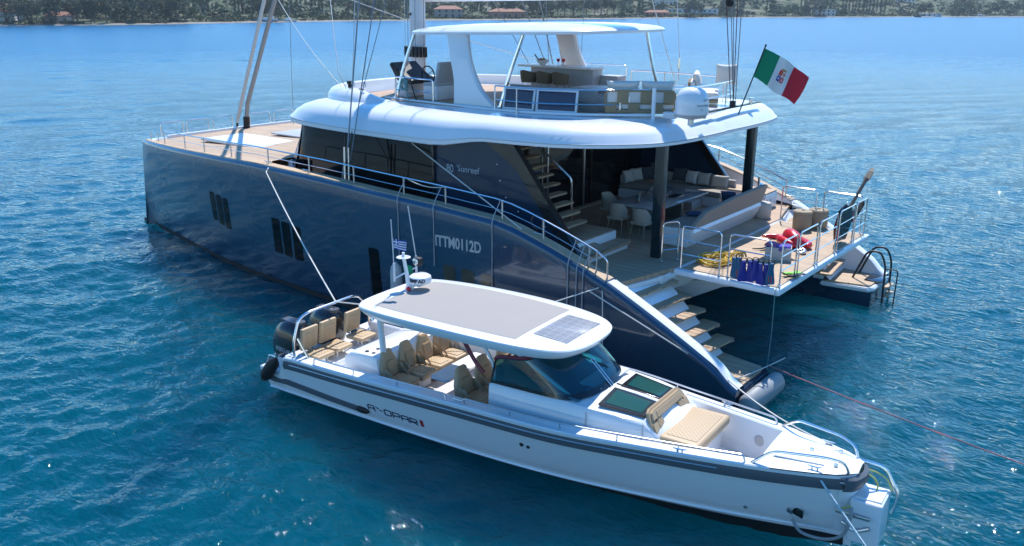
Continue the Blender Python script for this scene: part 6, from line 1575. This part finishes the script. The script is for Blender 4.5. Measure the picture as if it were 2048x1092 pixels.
# fins hanging over the near rail
FB = mat('blue rubber fin', (.012, .022, .24), .35, coat=.2); FT = mat('teal rubber fin', (.01, .10, .20), .35, coat=.2); FR = mat('red stripe', (.55, .06, .05), .5); FG = mat('lime green fin', (.25, .60, .05), .4)
def fin(loc, rz, mt_, lab, tilt=0, stripe=False, flat=False):
    e = empty('swim_fin', loc, rz, lab, 'fin', 'blue swim fins hung on the platform rail'); e.rotation_euler = (R(tilt), 0, rz)
    mb = MB(); rows = []
    for z, w, d in ((0, .06, .03), (-.05, .065, .035), (-.14, .062, .03), (-.22, .075, .016), (-.35, .095, .010), (-.47, .11, .007), (-.50, .085, .005)):
        rows.append([(w*math.cos(a), d*math.sin(a), z) for a in [2*math.pi*k/14 for k in range(14)]])
    mb.grid(rows, cv=True, caps=True); mb.build('blade', mt_, e, ang=60)
    mb = MB(); mb.tube(smooth_path([(-.06, 0, -.03), (-.05, .03, .07), (.05, .03, .07), (.06, 0, -.03)], 4), .011, 6); mb.build('heel_strap', BLACKM, e)
    if stripe:
        for s_ in (-1, 1):
            mb = MB(); mb.box((s_*.03, .012, -.38), (.018, .012, .16), .003); mb.build('stripe', FR, e)
    return e
FL = ['teal swim fin hanging at the left end of the platform rail', 'teal fin with red stripes hanging second from the left', 'blue fin hanging third on the rail', 'wide blue fin hanging lowest in the middle of the row',
      'blue fin hanging right of the lowest one', 'blue fin hanging sixth on the rail', 'dark blue fin near the right end of the row', 'teal swim fin with red stripes at the right end of the row']
for i, x in enumerate((1.06, .94, .82, .68, .54, .42, .30, .18)):
    fin((x, 3.10+.02*(i % 3), 2.235+.50+.03*math.sin(i*2)), R(-10+9*(i*37 % 5)), (FT, FT, FB, FB, FB, FB, FB, FT)[i], FL[i], tilt=-4, stripe=i in (1, 7))
e = fin((.22, 2.2, 2.30), R(60), FG, 'lime green and black swim fin lying flat on the platform', tilt=0); e.rotation_euler = (R(88), 0, R(150)); e['group'] = 'fins lying on the platform'
e = fin((.02, 2.3, 2.30), R(60), BLACKM, 'black swim fin lying flat beside the lime green one', tilt=0); e.rotation_euler = (R(88), 0, R(165)); e['group'] = 'fins lying on the platform'
# boards and paddle leaning on the stern rail
bd_ = empty('hydrofoil_board', (.25, -1.55, 2.25), R(78), 'black and green foil board standing against the stern rail', 'board')
mb = MB(); mb.prism([(-.32, .05), (-.36, .5), (-.22, .95), (.12, 1.10), (.36, .95), (.38, .45), (.2, .08)], -.04, .04, bev=.02, M=Matrix.Rotation(R(80), 4, 'X')); mb.build('deck', BLACKP, bd_)
mb = MB(); mb.prism([(-.02, .62), (.04, .95), (.10, .95), (.05, .62)], .042, .05, M=Matrix.Rotation(R(80), 4, 'X')); mb.build('green_mark', FG, bd_)
mb = MB(); mb.prism([(-.30, .0), (-.22, .42), (-.05, .46), (.12, .1), (-.1, -.02)], .05, .065, bev=.004, M=Matrix.Rotation(R(78), 4, 'X')); mb.build('wing', CHROMED, bd_)
pd = empty('carbon_paddle', (.15, -2.2, 2.4), 0, 'black paddle with tan tip leaning out over the stern rail', 'paddle')
mb = MB(); mb.tube([(.1, .6, .35), (-.05, -.7, 1.38)], .045, 8); mb.build('shaft', BLACKM, pd)
mb = MB(); mb.prism([(0, -.03), (.1, -.09), (.38, -.08), (.46, 0), (.38, .08), (.1, .09), (0, .03)], -.012, .012, bev=.006, M=basis((-.04, -.62, 1.30), (-.1, -1, .75), (1, 0, 0))); mb.build('blade', BLACKM, pd)
mb = MB(); mb.prism([(.40, -.06), (.52, -.03), (.54, 0), (.52, .03), (.40, .06)], -.013, .013, bev=.004, M=basis((-.04, -.62, 1.30), (-.1, -1, .75), (1, 0, 0))); mb.build('tip', WICKER, pd)
mb = MB(); mb.prism([(0, -.05), (.2, -.10), (.75, -.08), (.9, 0), (.75, .08), (.2, .10), (0, .05)], -.03, .03, bev=.015, M=basis((.13, -1.95, 2.75), (-.12, -1, .62), (1, 0, 0))); o = mb.build('board_bag', BLACKP); tag(o, 'slim black board bag leaning diagonally on the stern rail', 'bag')
mb = MB(); mb.box((3.35, 2.40, 2.86), (.10, .14, .55), .03); o = mb.build('fire_extinguisher', RED) if False else mb.build('rescue_light', RED); tag(o, 'red rescue light strapped to the near black column', 'light')
# ================================================================ flybridge furniture
hc = empty('helm_console', (12.55, 1.7, 5.5), 0, 'black helm console with steering wheel at the front of the flybridge', 'helm')
mb = MB(); mb.box((.1, 0, .2), (.5, .9, .42), .05); mb.build('base', WHITE2, hc)
mb = MB(); mb.prism([(-.5, .42), (.1, .50), (.42, .95), (.36, 1.02), (-.05, .72), (-.5, .52)], -.55, .55, bev=.02, M=Matrix(((1, 0, 0, 0), (0, 0, 1, 0), (0, 1, 0, 0), (0, 0, 0, 1)))); mb.build('instrument_panel', BLACKM, hc)
mb = MB(); mb.tube([(-.58+.05*math.sin(a), .27*math.cos(a)-.1, .66+.26*math.sin(a)) for a in [2*math.pi*k/24 for k in range(24)]], .02, 6, closed=True)
for k in range(3): mb.tube([(-.56, -.1, .66), (-.58, -.1+.27*math.cos(k*2.1+.5), .66+.26*math.sin(k*2.1+.5))], .012, 5)
mb.build('wheel', BLACKM, hc)
hs2 = empty('captain_seat', (11.25, 1.75, 5.5), 0, 'grey and white helm seat beside the near hardtop arch', 'seat')
mb = MB(); mb.box((0, 0, .22), (.55, 1.1, .42), .05); mb.build('base', WHITE2, hs2)
mb = MB(); mb.box((.0, 0, .46), (.56, 1.08, .10), .04, 3); mb.build('seat_cushion', GREYL, hs2)
mb = MB(); mb.box((-.28, 0, .80), (.12, 1.08, .62), .05, 3, ry=R(-14)); mb.build('backrest', GREYL, hs2)
# coiled teal rope on the rail
pts = [(11.75+.10*math.sin(k*.5)+.02*math.sin(k*1.7), 2.86+.05*math.cos(k*.8), 5.98+.17*math.cos(k*.5)) for k in range(90)] + [(11.6, 2.9, 5.75), (11.55, 2.88, 5.55)]
mb = MB(); mb.tube(pts, .014, 5); o = mb.build('rope_coil', ROPET); tag(o, 'teal rope hanked on the front flybridge rail', 'rope')
mb = MB(); mb.tube(smooth_path([(11.5, 2.84, 6.15), (11.4, 2.86, 5.9), (11.3, 2.84, 5.6), (11.15, 2.84, 5.52)], 5), .02, 6); o = mb.build('loose_line', BLACKM); tag(o, 'dark brown line hanging down the flybridge rail by the teal rope', 'rope')
# bar counter, stools
br_ = empty('bar_counter', (9.25, -1.55, 5.5), 0, 'pale bar counter on the flybridge under the hardtop', 'bar')
mb = MB(); mb.box((-.1, -.1, .42), (2.35, .55, .84), .03); mb.build('cabinet', GREYL, br_)
mb = MB(); mb.box((.05, 0, .87), (2.75, .8, .06), .015); mb.build('worktop', WHITE2, br_)
mb = MB(); mb.box((8.0-.35, -2.0, 5.83), (.62, .5, .66), .03); o = mb.build('grill_unit', GREYL); tag(o, 'small grey outdoor galley unit right of the bar counter', 'galley unit')
for k, (x, lb) in enumerate(((9.9, 'brown woven bar stool at the left of the three'), (9.3, 'brown woven bar stool in the middle of the three'), (8.7, 'brown woven bar stool at the right of the three'))):
    s = empty('bar_stool', (x, -.72, 5.5), R(-90), lb, 'stool', 'woven stools at the flybridge bar')
    mb = MB(); mb.lathe([(0, .42), (.2, .42), (.22, .45), (.2, .49), (0, .5)], 18); mb.build('seat', TAUPEL, s)
    rows = []
    for q in range(13):
        a = R(-110+220*q/12); rows.append([(-.22*math.cos(a), .24*math.sin(a), .42), (-.25*math.cos(a), .27*math.sin(a), .6), (-.26*math.cos(a), .28*math.sin(a), .80-.10*abs(a)/R(110)), (-.23*math.cos(a), .25*math.sin(a), .79-.10*abs(a)/R(110)), (-.21*math.cos(a), .23*math.sin(a), .6), (-.19*math.cos(a), .21*math.sin(a), .44)])
    mb = MB(); mb.grid(rows, caps=True); mb.build('backrest', ROPEBR, s, ang=60)
    for sx_, sy_ in ((1, 1), (1, -1), (-1, 1), (-1, -1)):
        mb = MB(); mb.tube([(sx_*.13, sy_*.13, .42), (sx_*.19, sy_*.19, 0)], .012, 6); mb.build('leg', WHITE2, s)
fb = empty('fruit_bowl', (9.95, -1.5, 6.40), 0, 'white bowl with bananas and fruit on the flybridge bar', 'bowl')
mb = MB(); mb.lathe([(.0, .0), (.08, .0), (.16, .07), (.22, .16), (.21, .16), (.14, .08), (0, .03)], 20); mb.build('bowl', WHITE, fb)
for k, (x, y, r_, c) in enumerate(((.05, .02, .05, (.25, .03, .02)), (-.06, .04, .05, (.30, .22, .03)), (.0, -.06, .05, (.05, .09, .02)))):
    mb = MB(); mb.ball((x, y, .16), r_); mb.build('fruit', mat('fruit %s' % 'red ochre green'.split()[k], c, .4), fb)
mb = MB(); mb.tube(smooth_path([(.1, 0, .14), (.22, 0, .2), (.30, .02, .32)], 4), [.02]*8+[.01], 8); mb.build('fruit', BLACKM, fb)
for x, lb in ((9.35, 'left one of two stemmed glasses with red drinks on the bar'), (9.15, 'right one of two stemmed glasses with red drinks on the bar')):
    mb = MB(); mb.lathe([(0, 0), (.035, 0), (.005, .01), (.005, .1), (.05, .15), (.055, .21), (0, .22)], 14); o = mb.build('cocktail_glass', RED); o.location = (x, -1.5, 6.40); tag(o, lb, 'glass')
# low table and grey sofa block behind the panels
ft = empty('coffee_table', (6.6, .1, 5.5), 0, 'square pale low table in the middle of the flybridge', 'table')
mb = MB(); mb.box((0, 0, .48), (1.6, 1.1, .05), .015); mb.build('tabletop', GREYL, ft)
mb = MB(); mb.box((0, 0, .22), (.5, .4, .44), .02); mb.build('leg', WHITE2, ft)
gs = empty('grey_sofa', (7.3, 1.25, 5.5), 0, 'long grey sofa seen from behind, inboard of the dark panels', 'sofa')
mb = MB(); mb.box((0, 0, .2), (2.9, .8, .4), .05); mb.build('base', CANVAS, gs)
mb = MB(); mb.box((0, .38, .40), (2.9, .16, .36), .06, 3); mb.build('backrest', CANVAS, gs)
# two dark solar panels leaning on the rail
PV = mat('dark solar glass', (.025, .018, .05), .1, coat=.6); PVF = mat('white panel frame', (.70, .71, .73), .4)
for (x0, x1, lb) in ((8.12, 7.12, 'dark solar panel in white frame leaning on the flybridge rail, left one of two'), (7.06, 5.95, 'dark solar panel in white frame leaning on the flybridge rail, right one of two')):
    a = Vector((x0, 2.78 if x0 > 8 else 2.72, 5.53)); b = Vector((x1, 2.72 if x1 > 7 else 2.42, 5.53)); up = Vector((0, -.12, .60))
    Mx = basis(a, b-a, up); L_ = (b-a).length
    e = empty('solar_panel', (0, 0, 0), 0, lb, 'solar panel', 'solar panels leaning on the flybridge rail')
    mb = MB()
    for c, d in (((L_/2, .03, 0), (L_, .06, .035)), ((L_/2, .57, 0), (L_, .06, .035)), ((.03, .3, 0), (.06, .48, .034)), ((L_-.03, .3, 0), (.06, .48, .034))): mb.box(c, d, .006, M=Mx)
    mb.build('frame', PVF, e)
    mb = MB(); mb.box((L_/2, .3, 0), (L_-.1, .5, .018), 0, M=Mx); mb.build('panel', PV, e)
# rope sofas with cream cushions at the after end
STRAP = mat('tan rope strap', (.30, .225, .13), .9, bump=.9, bscale=60)
def rope_sofa(loc, rz, L_, label, npil):
    s = empty('rope_sofa', loc, rz, label, 'sofa')
    mb = MB(); mb.box((0, 0, .10), (.85, L_, .1), .04); mb.build('base', STRAP, s)
    mb = MB(); mb.tube(round_path([(.36, -L_/2, .12), (-.36, -L_/2, .14), (-.42, -L_/2, .62), (-.42, L_/2, .62), (-.36, L_/2, .14), (.36, L_/2, .12)], .12), .025, 8); mb.tube([(-.39, -L_/2, .3), (-.39, L_/2, .3)], .02, 8); mb.build('frame', STRAP, s)
    n = 6
    for k in range(n):
        y = -L_/2+(k+.5)*L_/n
        if k % 2 == 0: mb = MB(); mb.box((-.41, y, .46), (.03, L_/n*.95, .28), .008); mb.build('woven_strap', STRAP, s)
        else: mb = MB(); mb.box((-.405, y, .22), (.03, L_/n*.95, .18), .008); mb.build('woven_strap', STRAP, s)
    mb = MB(); mb.box((.03, 0, .24), (.78, L_-.06, .2), .07, 4); mb.build('seat_cushion', CREAM, s)
    mb = MB(); mb.box((-.30, 0, .46), (.16, L_-.08, .36), .06, 4, ry=R(-6)); mb.build('back_cushion', CREAM, s)
    for k in range(npil):
        cushion('loose_cushion', (-.2, -L_/2+(k+.5)*L_/npil, .66), (L_/npil*.98, .42, .20), CREAM, R(90), R(72), 0, parent=s)
    return s
rope_sofa((4.75, 1.35, 5.53), R(-57), 1.75, 'tan rope sofa with cream cushions behind the near flybridge rail', 2)
rope_sofa((4.75, -2.3, 5.53), R(205), 1.5, 'cream cushioned rope sofa behind the satellite dome', 1)
cushion('loose_cushion', (4.3, -2.75, 6.32), (.62, .6, .26), CREAM, R(25), R(80), 0, 'big cream cushion standing highest on the far rope sofa', 'cushion')
# ================================================================ flags
def cloth(name, o, u, v, w, h, cols, amp, parent, nx=30, ny=18, seed=0, sagf=.15):
    """waving cloth from hoist o; u fly direction, v hoist (down) direction; cols(i, j) -> material index"""
    u = Vector(u).normalized(); v = Vector(v).normalized(); nrm = u.cross(v).normalized()
    bm = bmesh.new(); V = []
    for i in range(nx+1):
        r = []
        for j in range(ny+1):
            a, b = i/nx, j/ny
            off = amp*a**.7*(math.sin(a*9+b*1.5+seed)+.5*math.sin(a*17-b*4+seed*2))
            p = Vector(o)+u*(a*w*(1-.06*b))+v*(b*h)+nrm*off+Vector((0, 0, -sagf*a*a*h+.05*h*math.sin(a*7+seed)*b))
            r.append(bm.verts.new(p))
        V.append(r)
    ul = bm.loops.layers.uv.new('UV')
    for i in range(nx):
        for j in range(ny):
            f = bm.faces.new((V[i][j], V[i+1][j], V[i+1][j+1], V[i][j+1])); f.material_index = cols((i+.5)/nx, (j+.5)/ny); f.smooth = True
    me = bpy.data.meshes.new(name); bm.to_mesh(me); bm.free()
    ob = bpy.data.objects.new(name, me); COL.objects.link(ob); ob.parent = parent
    def at(a, b, off2=.004):
        off = amp*a**.7*(math.sin(a*9+b*1.5+seed)+.5*math.sin(a*17-b*4+seed*2))
        return Vector(o)+u*(a*w*(1-.06*b))+v*(b*h)+nrm*(off+off2)+Vector((0, 0, -sagf*a*a*h+.05*h*math.sin(a*7+seed)*b))
    return ob, at
def flagmat(name, c):
    m = mat(name, c, .8, bump=.15, bscale=150); return m
FGn, FWh, FRd, FBl = flagmat('flag green', (.0, .22, .10)), flagmat('flag white', (.72, .72, .70)), flagmat('flag red', (.60, .02, .035)), flagmat('flag blue', (.01, .04, .35))
en = empty('ensign', (2.56, -1.2, 7.2), 0, 'large green white and red ensign with a shield, flying from the stern of the flybridge', 'flag')
ob, at = cloth('flag_cloth', (.0, -.01, -.05), (-.76, -.60, -.40), (.24, .24, -.94), 1.30, .80, lambda a, b: 0 if a < .35 else (1 if a < .70 else 2), .11, en, seed=1.2, sagf=.30)
for m_ in (FGn, FWh, FRd): ob.data.materials.append(m_)
# crowned shield in four quarters on both faces
GOLD = mat('flag gold', (.45, .25, .05), .7)
for sgn in (1, -1):
    def cell(a0, b0, a1, b1, mt_, off, nm):
        bm = bmesh.new(); n_ = 4; V = [[bm.verts.new(at(a0+(a1-a0)*i/n_, b0+(b1-b0)*j/n_, off*sgn)) for j in range(n_+1)] for i in range(n_+1)]
        for i in range(n_):
            for j in range(n_): bm.faces.new((V[i][j], V[i+1][j], V[i+1][j+1], V[i][j+1]))
        me = bpy.data.meshes.new(nm); bm.to_mesh(me); bm.free(); me.materials.append(mt_)
        q = bpy.data.objects.new(nm, me); COL.objects.link(q); q.parent = ob
    ca, cb, wa, hb_ = .53, .50, .075, .17
    cell(ca-wa, cb-hb_, ca-.004, cb-.01, FRd, .005, 'shield_quarter'); cell(ca+.004, cb-hb_, ca+wa, cb-.01, FWh, .005, 'shield_quarter')
    cell(ca-wa, cb+.01, ca-.004, cb+hb_, FBl, .005, 'shield_quarter'); cell(ca+.004, cb+.01, ca+wa, cb+hb_, FRd, .005, 'shield_quarter')
    cell(ca+.03, cb-hb_, ca+.045, cb-.01, FRd, .008, 'shield_cross'); cell(ca+.004, cb-.10, ca+wa, cb-.075, FRd, .0081, 'shield_cross')
    cell(ca-.045, cb-.13, ca-.03, cb-.04, GOLD, .008, 'shield_lion'); cell(ca+.03, cb+.04, ca+.05, cb+.14, FWh, .008, 'shield_cross'); cell(ca-.052, cb+.05, ca-.026, cb+.12, FWh, .008, 'shield_cross')
    cell(ca-.05, cb-hb_-.06, ca+.05, cb-hb_-.01, GOLD, .007, 'shield_crown')
# antenna mast of the motorboat with lights, radar, whips
am.location = (2.62, .08, 2.60)
mb = MB(); rows = []
for z, x, w in ((0, 0, .12), (.08, -.02, .07), (.35, -.07, .05), (.62, -.13, .045), (.66, -.14, .045)):
    rows.append([(x+w*math.cos(a), w*.55*math.sin(a), z) for a in [2*math.pi*k/12 for k in range(12)]])
mb.grid(rows, cv=True, caps=True); mb.build('mast', WHITE, am)
mb = MB(); mb.lathe([(0, .03), (.14, .01), (.15, 0), (0, -.02)], 20, Matrix.Translation((-.14, 0, .66))); mb.lathe([(0, .09), (.03, .08), (.035, .0)], 12, Matrix.Translation((-.14, 0, .68))); mb.build('light_plate', WHITE, am)
mb = MB(); mb.tube([(-.1, -.34, .30), (-.09, .34, .38)], .018, 8); mb.build('spreader', WHITE, am)
rr_ = empty('radar_scanner', (.24, .06, .16)); rr_.parent = am
mb = MB(); mb.lathe([(0, 0), (.17, 0), (.225, .03), (.235, .09), (.22, .15), (.17, .185), (0, .195)], 28); rd_ = mb.build('dome', WHITE, rr_)
mb = MB(); mb.box((-.13, 0, -.04), (.3, .14, .07), .02); mb.build('bracket', WHITE, rr_)
def on_rad(v):
    a = v.x/.238 - R(66); return Vector((.238*math.cos(a), .238*math.sin(a), v.z))
text_obj('SIMRAD', .105, Matrix(((1, 0, 0, -.20), (0, 0, 1, 0), (0, 1, 0, .045), (0, 0, 0, 1))), INK, rd_, warp=on_rad, bold=.004)
mb = MB(); mb.box((-.02, .30, .52), (.2, .16, .17), .05, 3); mb.build('search_light', BLACKM, am); mb = MB(); mb.lathe([(0, .01), (.06, .01), (.075, 0)], 14, basis((-.02, .215, .53), (1, 0, 0), (0, 0, 1))); mb.build('light_glass', CHROME, am)
for y, h, tx in ((-.34, .92, -.02), (.34, 1.05, -.12)):
    mb = MB(); mb.tube([(-.1, y, .24), (-.1, y, .62)], .022, 8); mb.tube([(-.1, y, .6), (-.1+tx*1.4+.0, y+.0, .6+h)], .010, 6); mb.build('whip_antenna', WHITE2, am)
mb = MB(); mb.ball((.09, -.14, .06), (.06, .05, .045)); mb.build('red_cover', RED, am)
mb = MB(); mb.grid([[(-.08, .03, .5), (-.05, .02, .1)], [(-.02, .12, .46), (.05, .1, .02)]]); mb.build('green_pennant', FGn, am)
# courtesy flag on the whip
cf = empty('courtesy_flag', (0, 0, 0), 0, 'small blue and white striped flag on the whip antenna of the motorboat', 'flag')
Wm = Matrix.Translation((8.0, 9.4, 0)) @ Matrix.Rotation(R(-176.105), 4, 'Z') @ Matrix.Translation((2.62, .08, 2.60))
hp = Wm @ Vector((-.115, -.34, 1.15))
def gr(a, b):
    if a < .40 and b < .556:
        return 1 if (.156 < a < .25 or .22 < b < .335) else 0
    return 0 if int(b*9) % 2 == 0 else 1
ob2, _ = cloth('flag_cloth', tuple(hp), (-1, -.35, -.05), (.02, 0, -1), .30, .21, gr, .018, cf, nx=36, ny=18, seed=.4, sagf=.1)
for m_ in (FBl, FWh): ob2.data.materials.append(m_)
mb = MB(); mb.tube([tuple(hp), tuple(hp+Vector((.0, 0, -.22)))], .004, 5); mb.build('halyard', ROPEW, cf)
# ================================================================ mooring and fender lines
def aw(x, y, z): return Wm0 @ Vector((x, y, z))
Wm0 = Matrix.Translation((8.0, 9.4, 0)) @ Matrix.Rotation(R(-176.105), 4, 'Z')
def rope(pts, r, mt_, label, name='mooring_line', grp=None):
    mb = MB(); mb.tube(pts, r, 7); o = mb.build(name, mt_, None, ang=80); return tag(o, label, 'rope', grp)
WR = 'white mooring line'
rope([Vector((15.05, 5.25, 3.68))]+sag((15.0, 5.62, 3.62), aw(.6, -.1, 2.0), .12)[1:], .017, ROPEW, 'white mooring line from the catamaran foredeck down to the stainless arch of the motorboat')
rope(sag(aw(.6, -.1, 2.0), aw(3.9, 2.1, 1.75), .05)+[Vector((3.05, 5.6, 2.25))], .014, ROPEW, 'white spring line running from the motorboat arch under its hardtop to the catamaran quarter')
rope([Vector((3.3, 5.7, 2.15)), Vector((1.6, 5.75, 1.6)), Vector((.1, 5.2, .75))]+sag((.1, 5.2, .75), aw(11.05, .5, 1.5), .12), .015, ROPEW, 'white bow line of the motorboat running along the catamaran stern wing')
rope(sag((-.16, 3.7, .62), (-16.5, 4.5, -.1), .35, 24), .012, mat('red mooring rope', (.42, .17, .17), .85), 'long thin red line from the stern platform into the sea at right')
rope(sag((.0, 5.0, .68), (-.3, 3.0, .60), .02), .012, ROPEW, 'short white lashing across the near stern platform')
rope(sag(aw(11.1, -.45, 1.46), aw(13.3, -1.55, -.1), .03), .018, mat('blue white rope', (.45, .58, .62), .8, var=.3, vscale=30), 'blue and white anchor line from the near bow cleat of the motorboat into the sea')
YR = mat('yellow rope', (.55, .50, .12), .8)
rope(smooth_path([aw(11.2, -.1, 1.46), aw(11.55, .0, 1.47), aw(11.85, .15, 1.3), aw(11.9, .1, 1.12), aw(11.75, -.2, 1.02), aw(11.5, -.42, .95)], 6), .013, YR, 'yellow rope looped over the nose of the motorboat')
rope(smooth_path([aw(11.25, .0, 1.46), aw(11.6, .1, 1.46), aw(11.95, .28, 1.32), aw(12.1, .3, 1.1)], 6), .011, YR, 'yellow rope led forward along the motorboat step')
hz_ = ax_y(10.8, .5)
rope(smooth_path([aw(10.82, -hz_-.05, .50), aw(11.0, -hz_-.12, .36), aw(11.35, -.42, .36), aw(11.62, -.5, .58), aw(11.7, -.52, .92), aw(11.68, -.45, 1.05)], 6), .026, mat('grey hose', (.28, .30, .31), .6), 'grey hose sagging from the towing plate to the nose of the motorboat', 'grey_hose')
rope(smooth_path([aw(10.4, .5, 1.42), aw(10.2, .55, 1.2), aw(10.0, .6, .8), aw(9.8, .4, .76), aw(9.9, .1, .76), aw(10.15, .2, .76), aw(10.1, .5, .77)], 6), .012, ROPEW, 'loose white rope lying on the bow floor of the motorboat')
rope([Vector(p)+Vector((.05*math.cos(k*1.3), .04*math.sin(k*1.1), .0)) for k, p in enumerate([aw(11.05, .5, 1.5)]*16)], .012, ROPEW, 'white rope hitch on the far bow cleat of the motorboat')
# fender lines hanging from the catamaran rail
for i, (x, zb, lb) in enumerate(((9.15, 1.8, 'thin grey fender line hanging left of the registration letters'), (7.9, 1.85, 'thin grey fender line hanging at the left edge of the registration letters'), (6.02, 1.3, 'thin grey fender line hanging right of the registration letters'),
                              (3.85, .9, 'left one of the pale fender lines at the end of the side rail'), (3.62, .9, 'middle one of the pale fender lines at the end of the side rail'), (3.45, .9, 'right one of the pale fender lines at the end of the side rail'))):
    t_ = topf(x); yb = y_out(x, 2.2)+.03
    rope(smooth_path([t_, t_+Vector((0, .04, -.1)), Vector((x, y_out(x, zs(x))+.03, zs(x)+.02)), Vector((x+.02, yb, zs(x)-.4)), Vector((x+.03, yb, zb))], 4), .012, mat('grey cord', (.35, .37, .39), .8), lb, 'fender_line')
rope(sag(topf(9.1), topf(7.75), .10), .012, ROPEW, 'grey slack cord tied between two side rail posts above the registration', 'slack_cord')
rope(smooth_path([(2.98, 5.62, 2.2), (2.9, 5.72, 1.9), (2.86, 5.74, 1.2), (2.85, 5.7, .5)], 5), .012, ROPEW, 'white cord hanging from the recess beside the stern wing', 'fender_line')
rope([(.02, 3.0, 2.3), (.0, 3.22, 2.2), (-.02, 3.24, 1.2), (.02, 3.22, -.05)], .008, ROPET, 'thin green fishing line hanging from the platform corner into the water', 'thin_line')
# white round fender between the hulls
mb = MB(); mb.lathe([(.01, .55), (.05, .5), (.13, .42), (.16, .25), (.16, -.25), (.13, -.42), (.02, -.5)], 20); f = mb.build('hull_fender', mat('grey white fender', (.48, .48, .47), .7, bump=.2)); f.location = (9.1, 5.98, 1.25); tag(f, 'pale cloth covered fender hanging on the navy hull behind the radar', 'fender')
# ---------------------------------------------------------------- thin sea haze
hzm = bpy.data.materials.new('thin haze'); hzm.use_nodes = True; _n = hzm.node_tree; _n.nodes.clear()
_o = _n.nodes.new('ShaderNodeOutputMaterial'); _v = _n.nodes.new('ShaderNodeVolumePrincipled')
_v.inputs['Color'].default_value = (.72, .84, 1, 1); _v.inputs['Density'].default_value = .00013; _v.inputs['Anisotropy'].default_value = .2
_n.links.new(_v.outputs[0], _o.inputs['Volume'])
mb = MB(); mb.box((600, -900, 46), (3000, 3000, 96)); hzo = mb.build('haze', hzm, smooth=False); tag(hzo, kind='stuff')
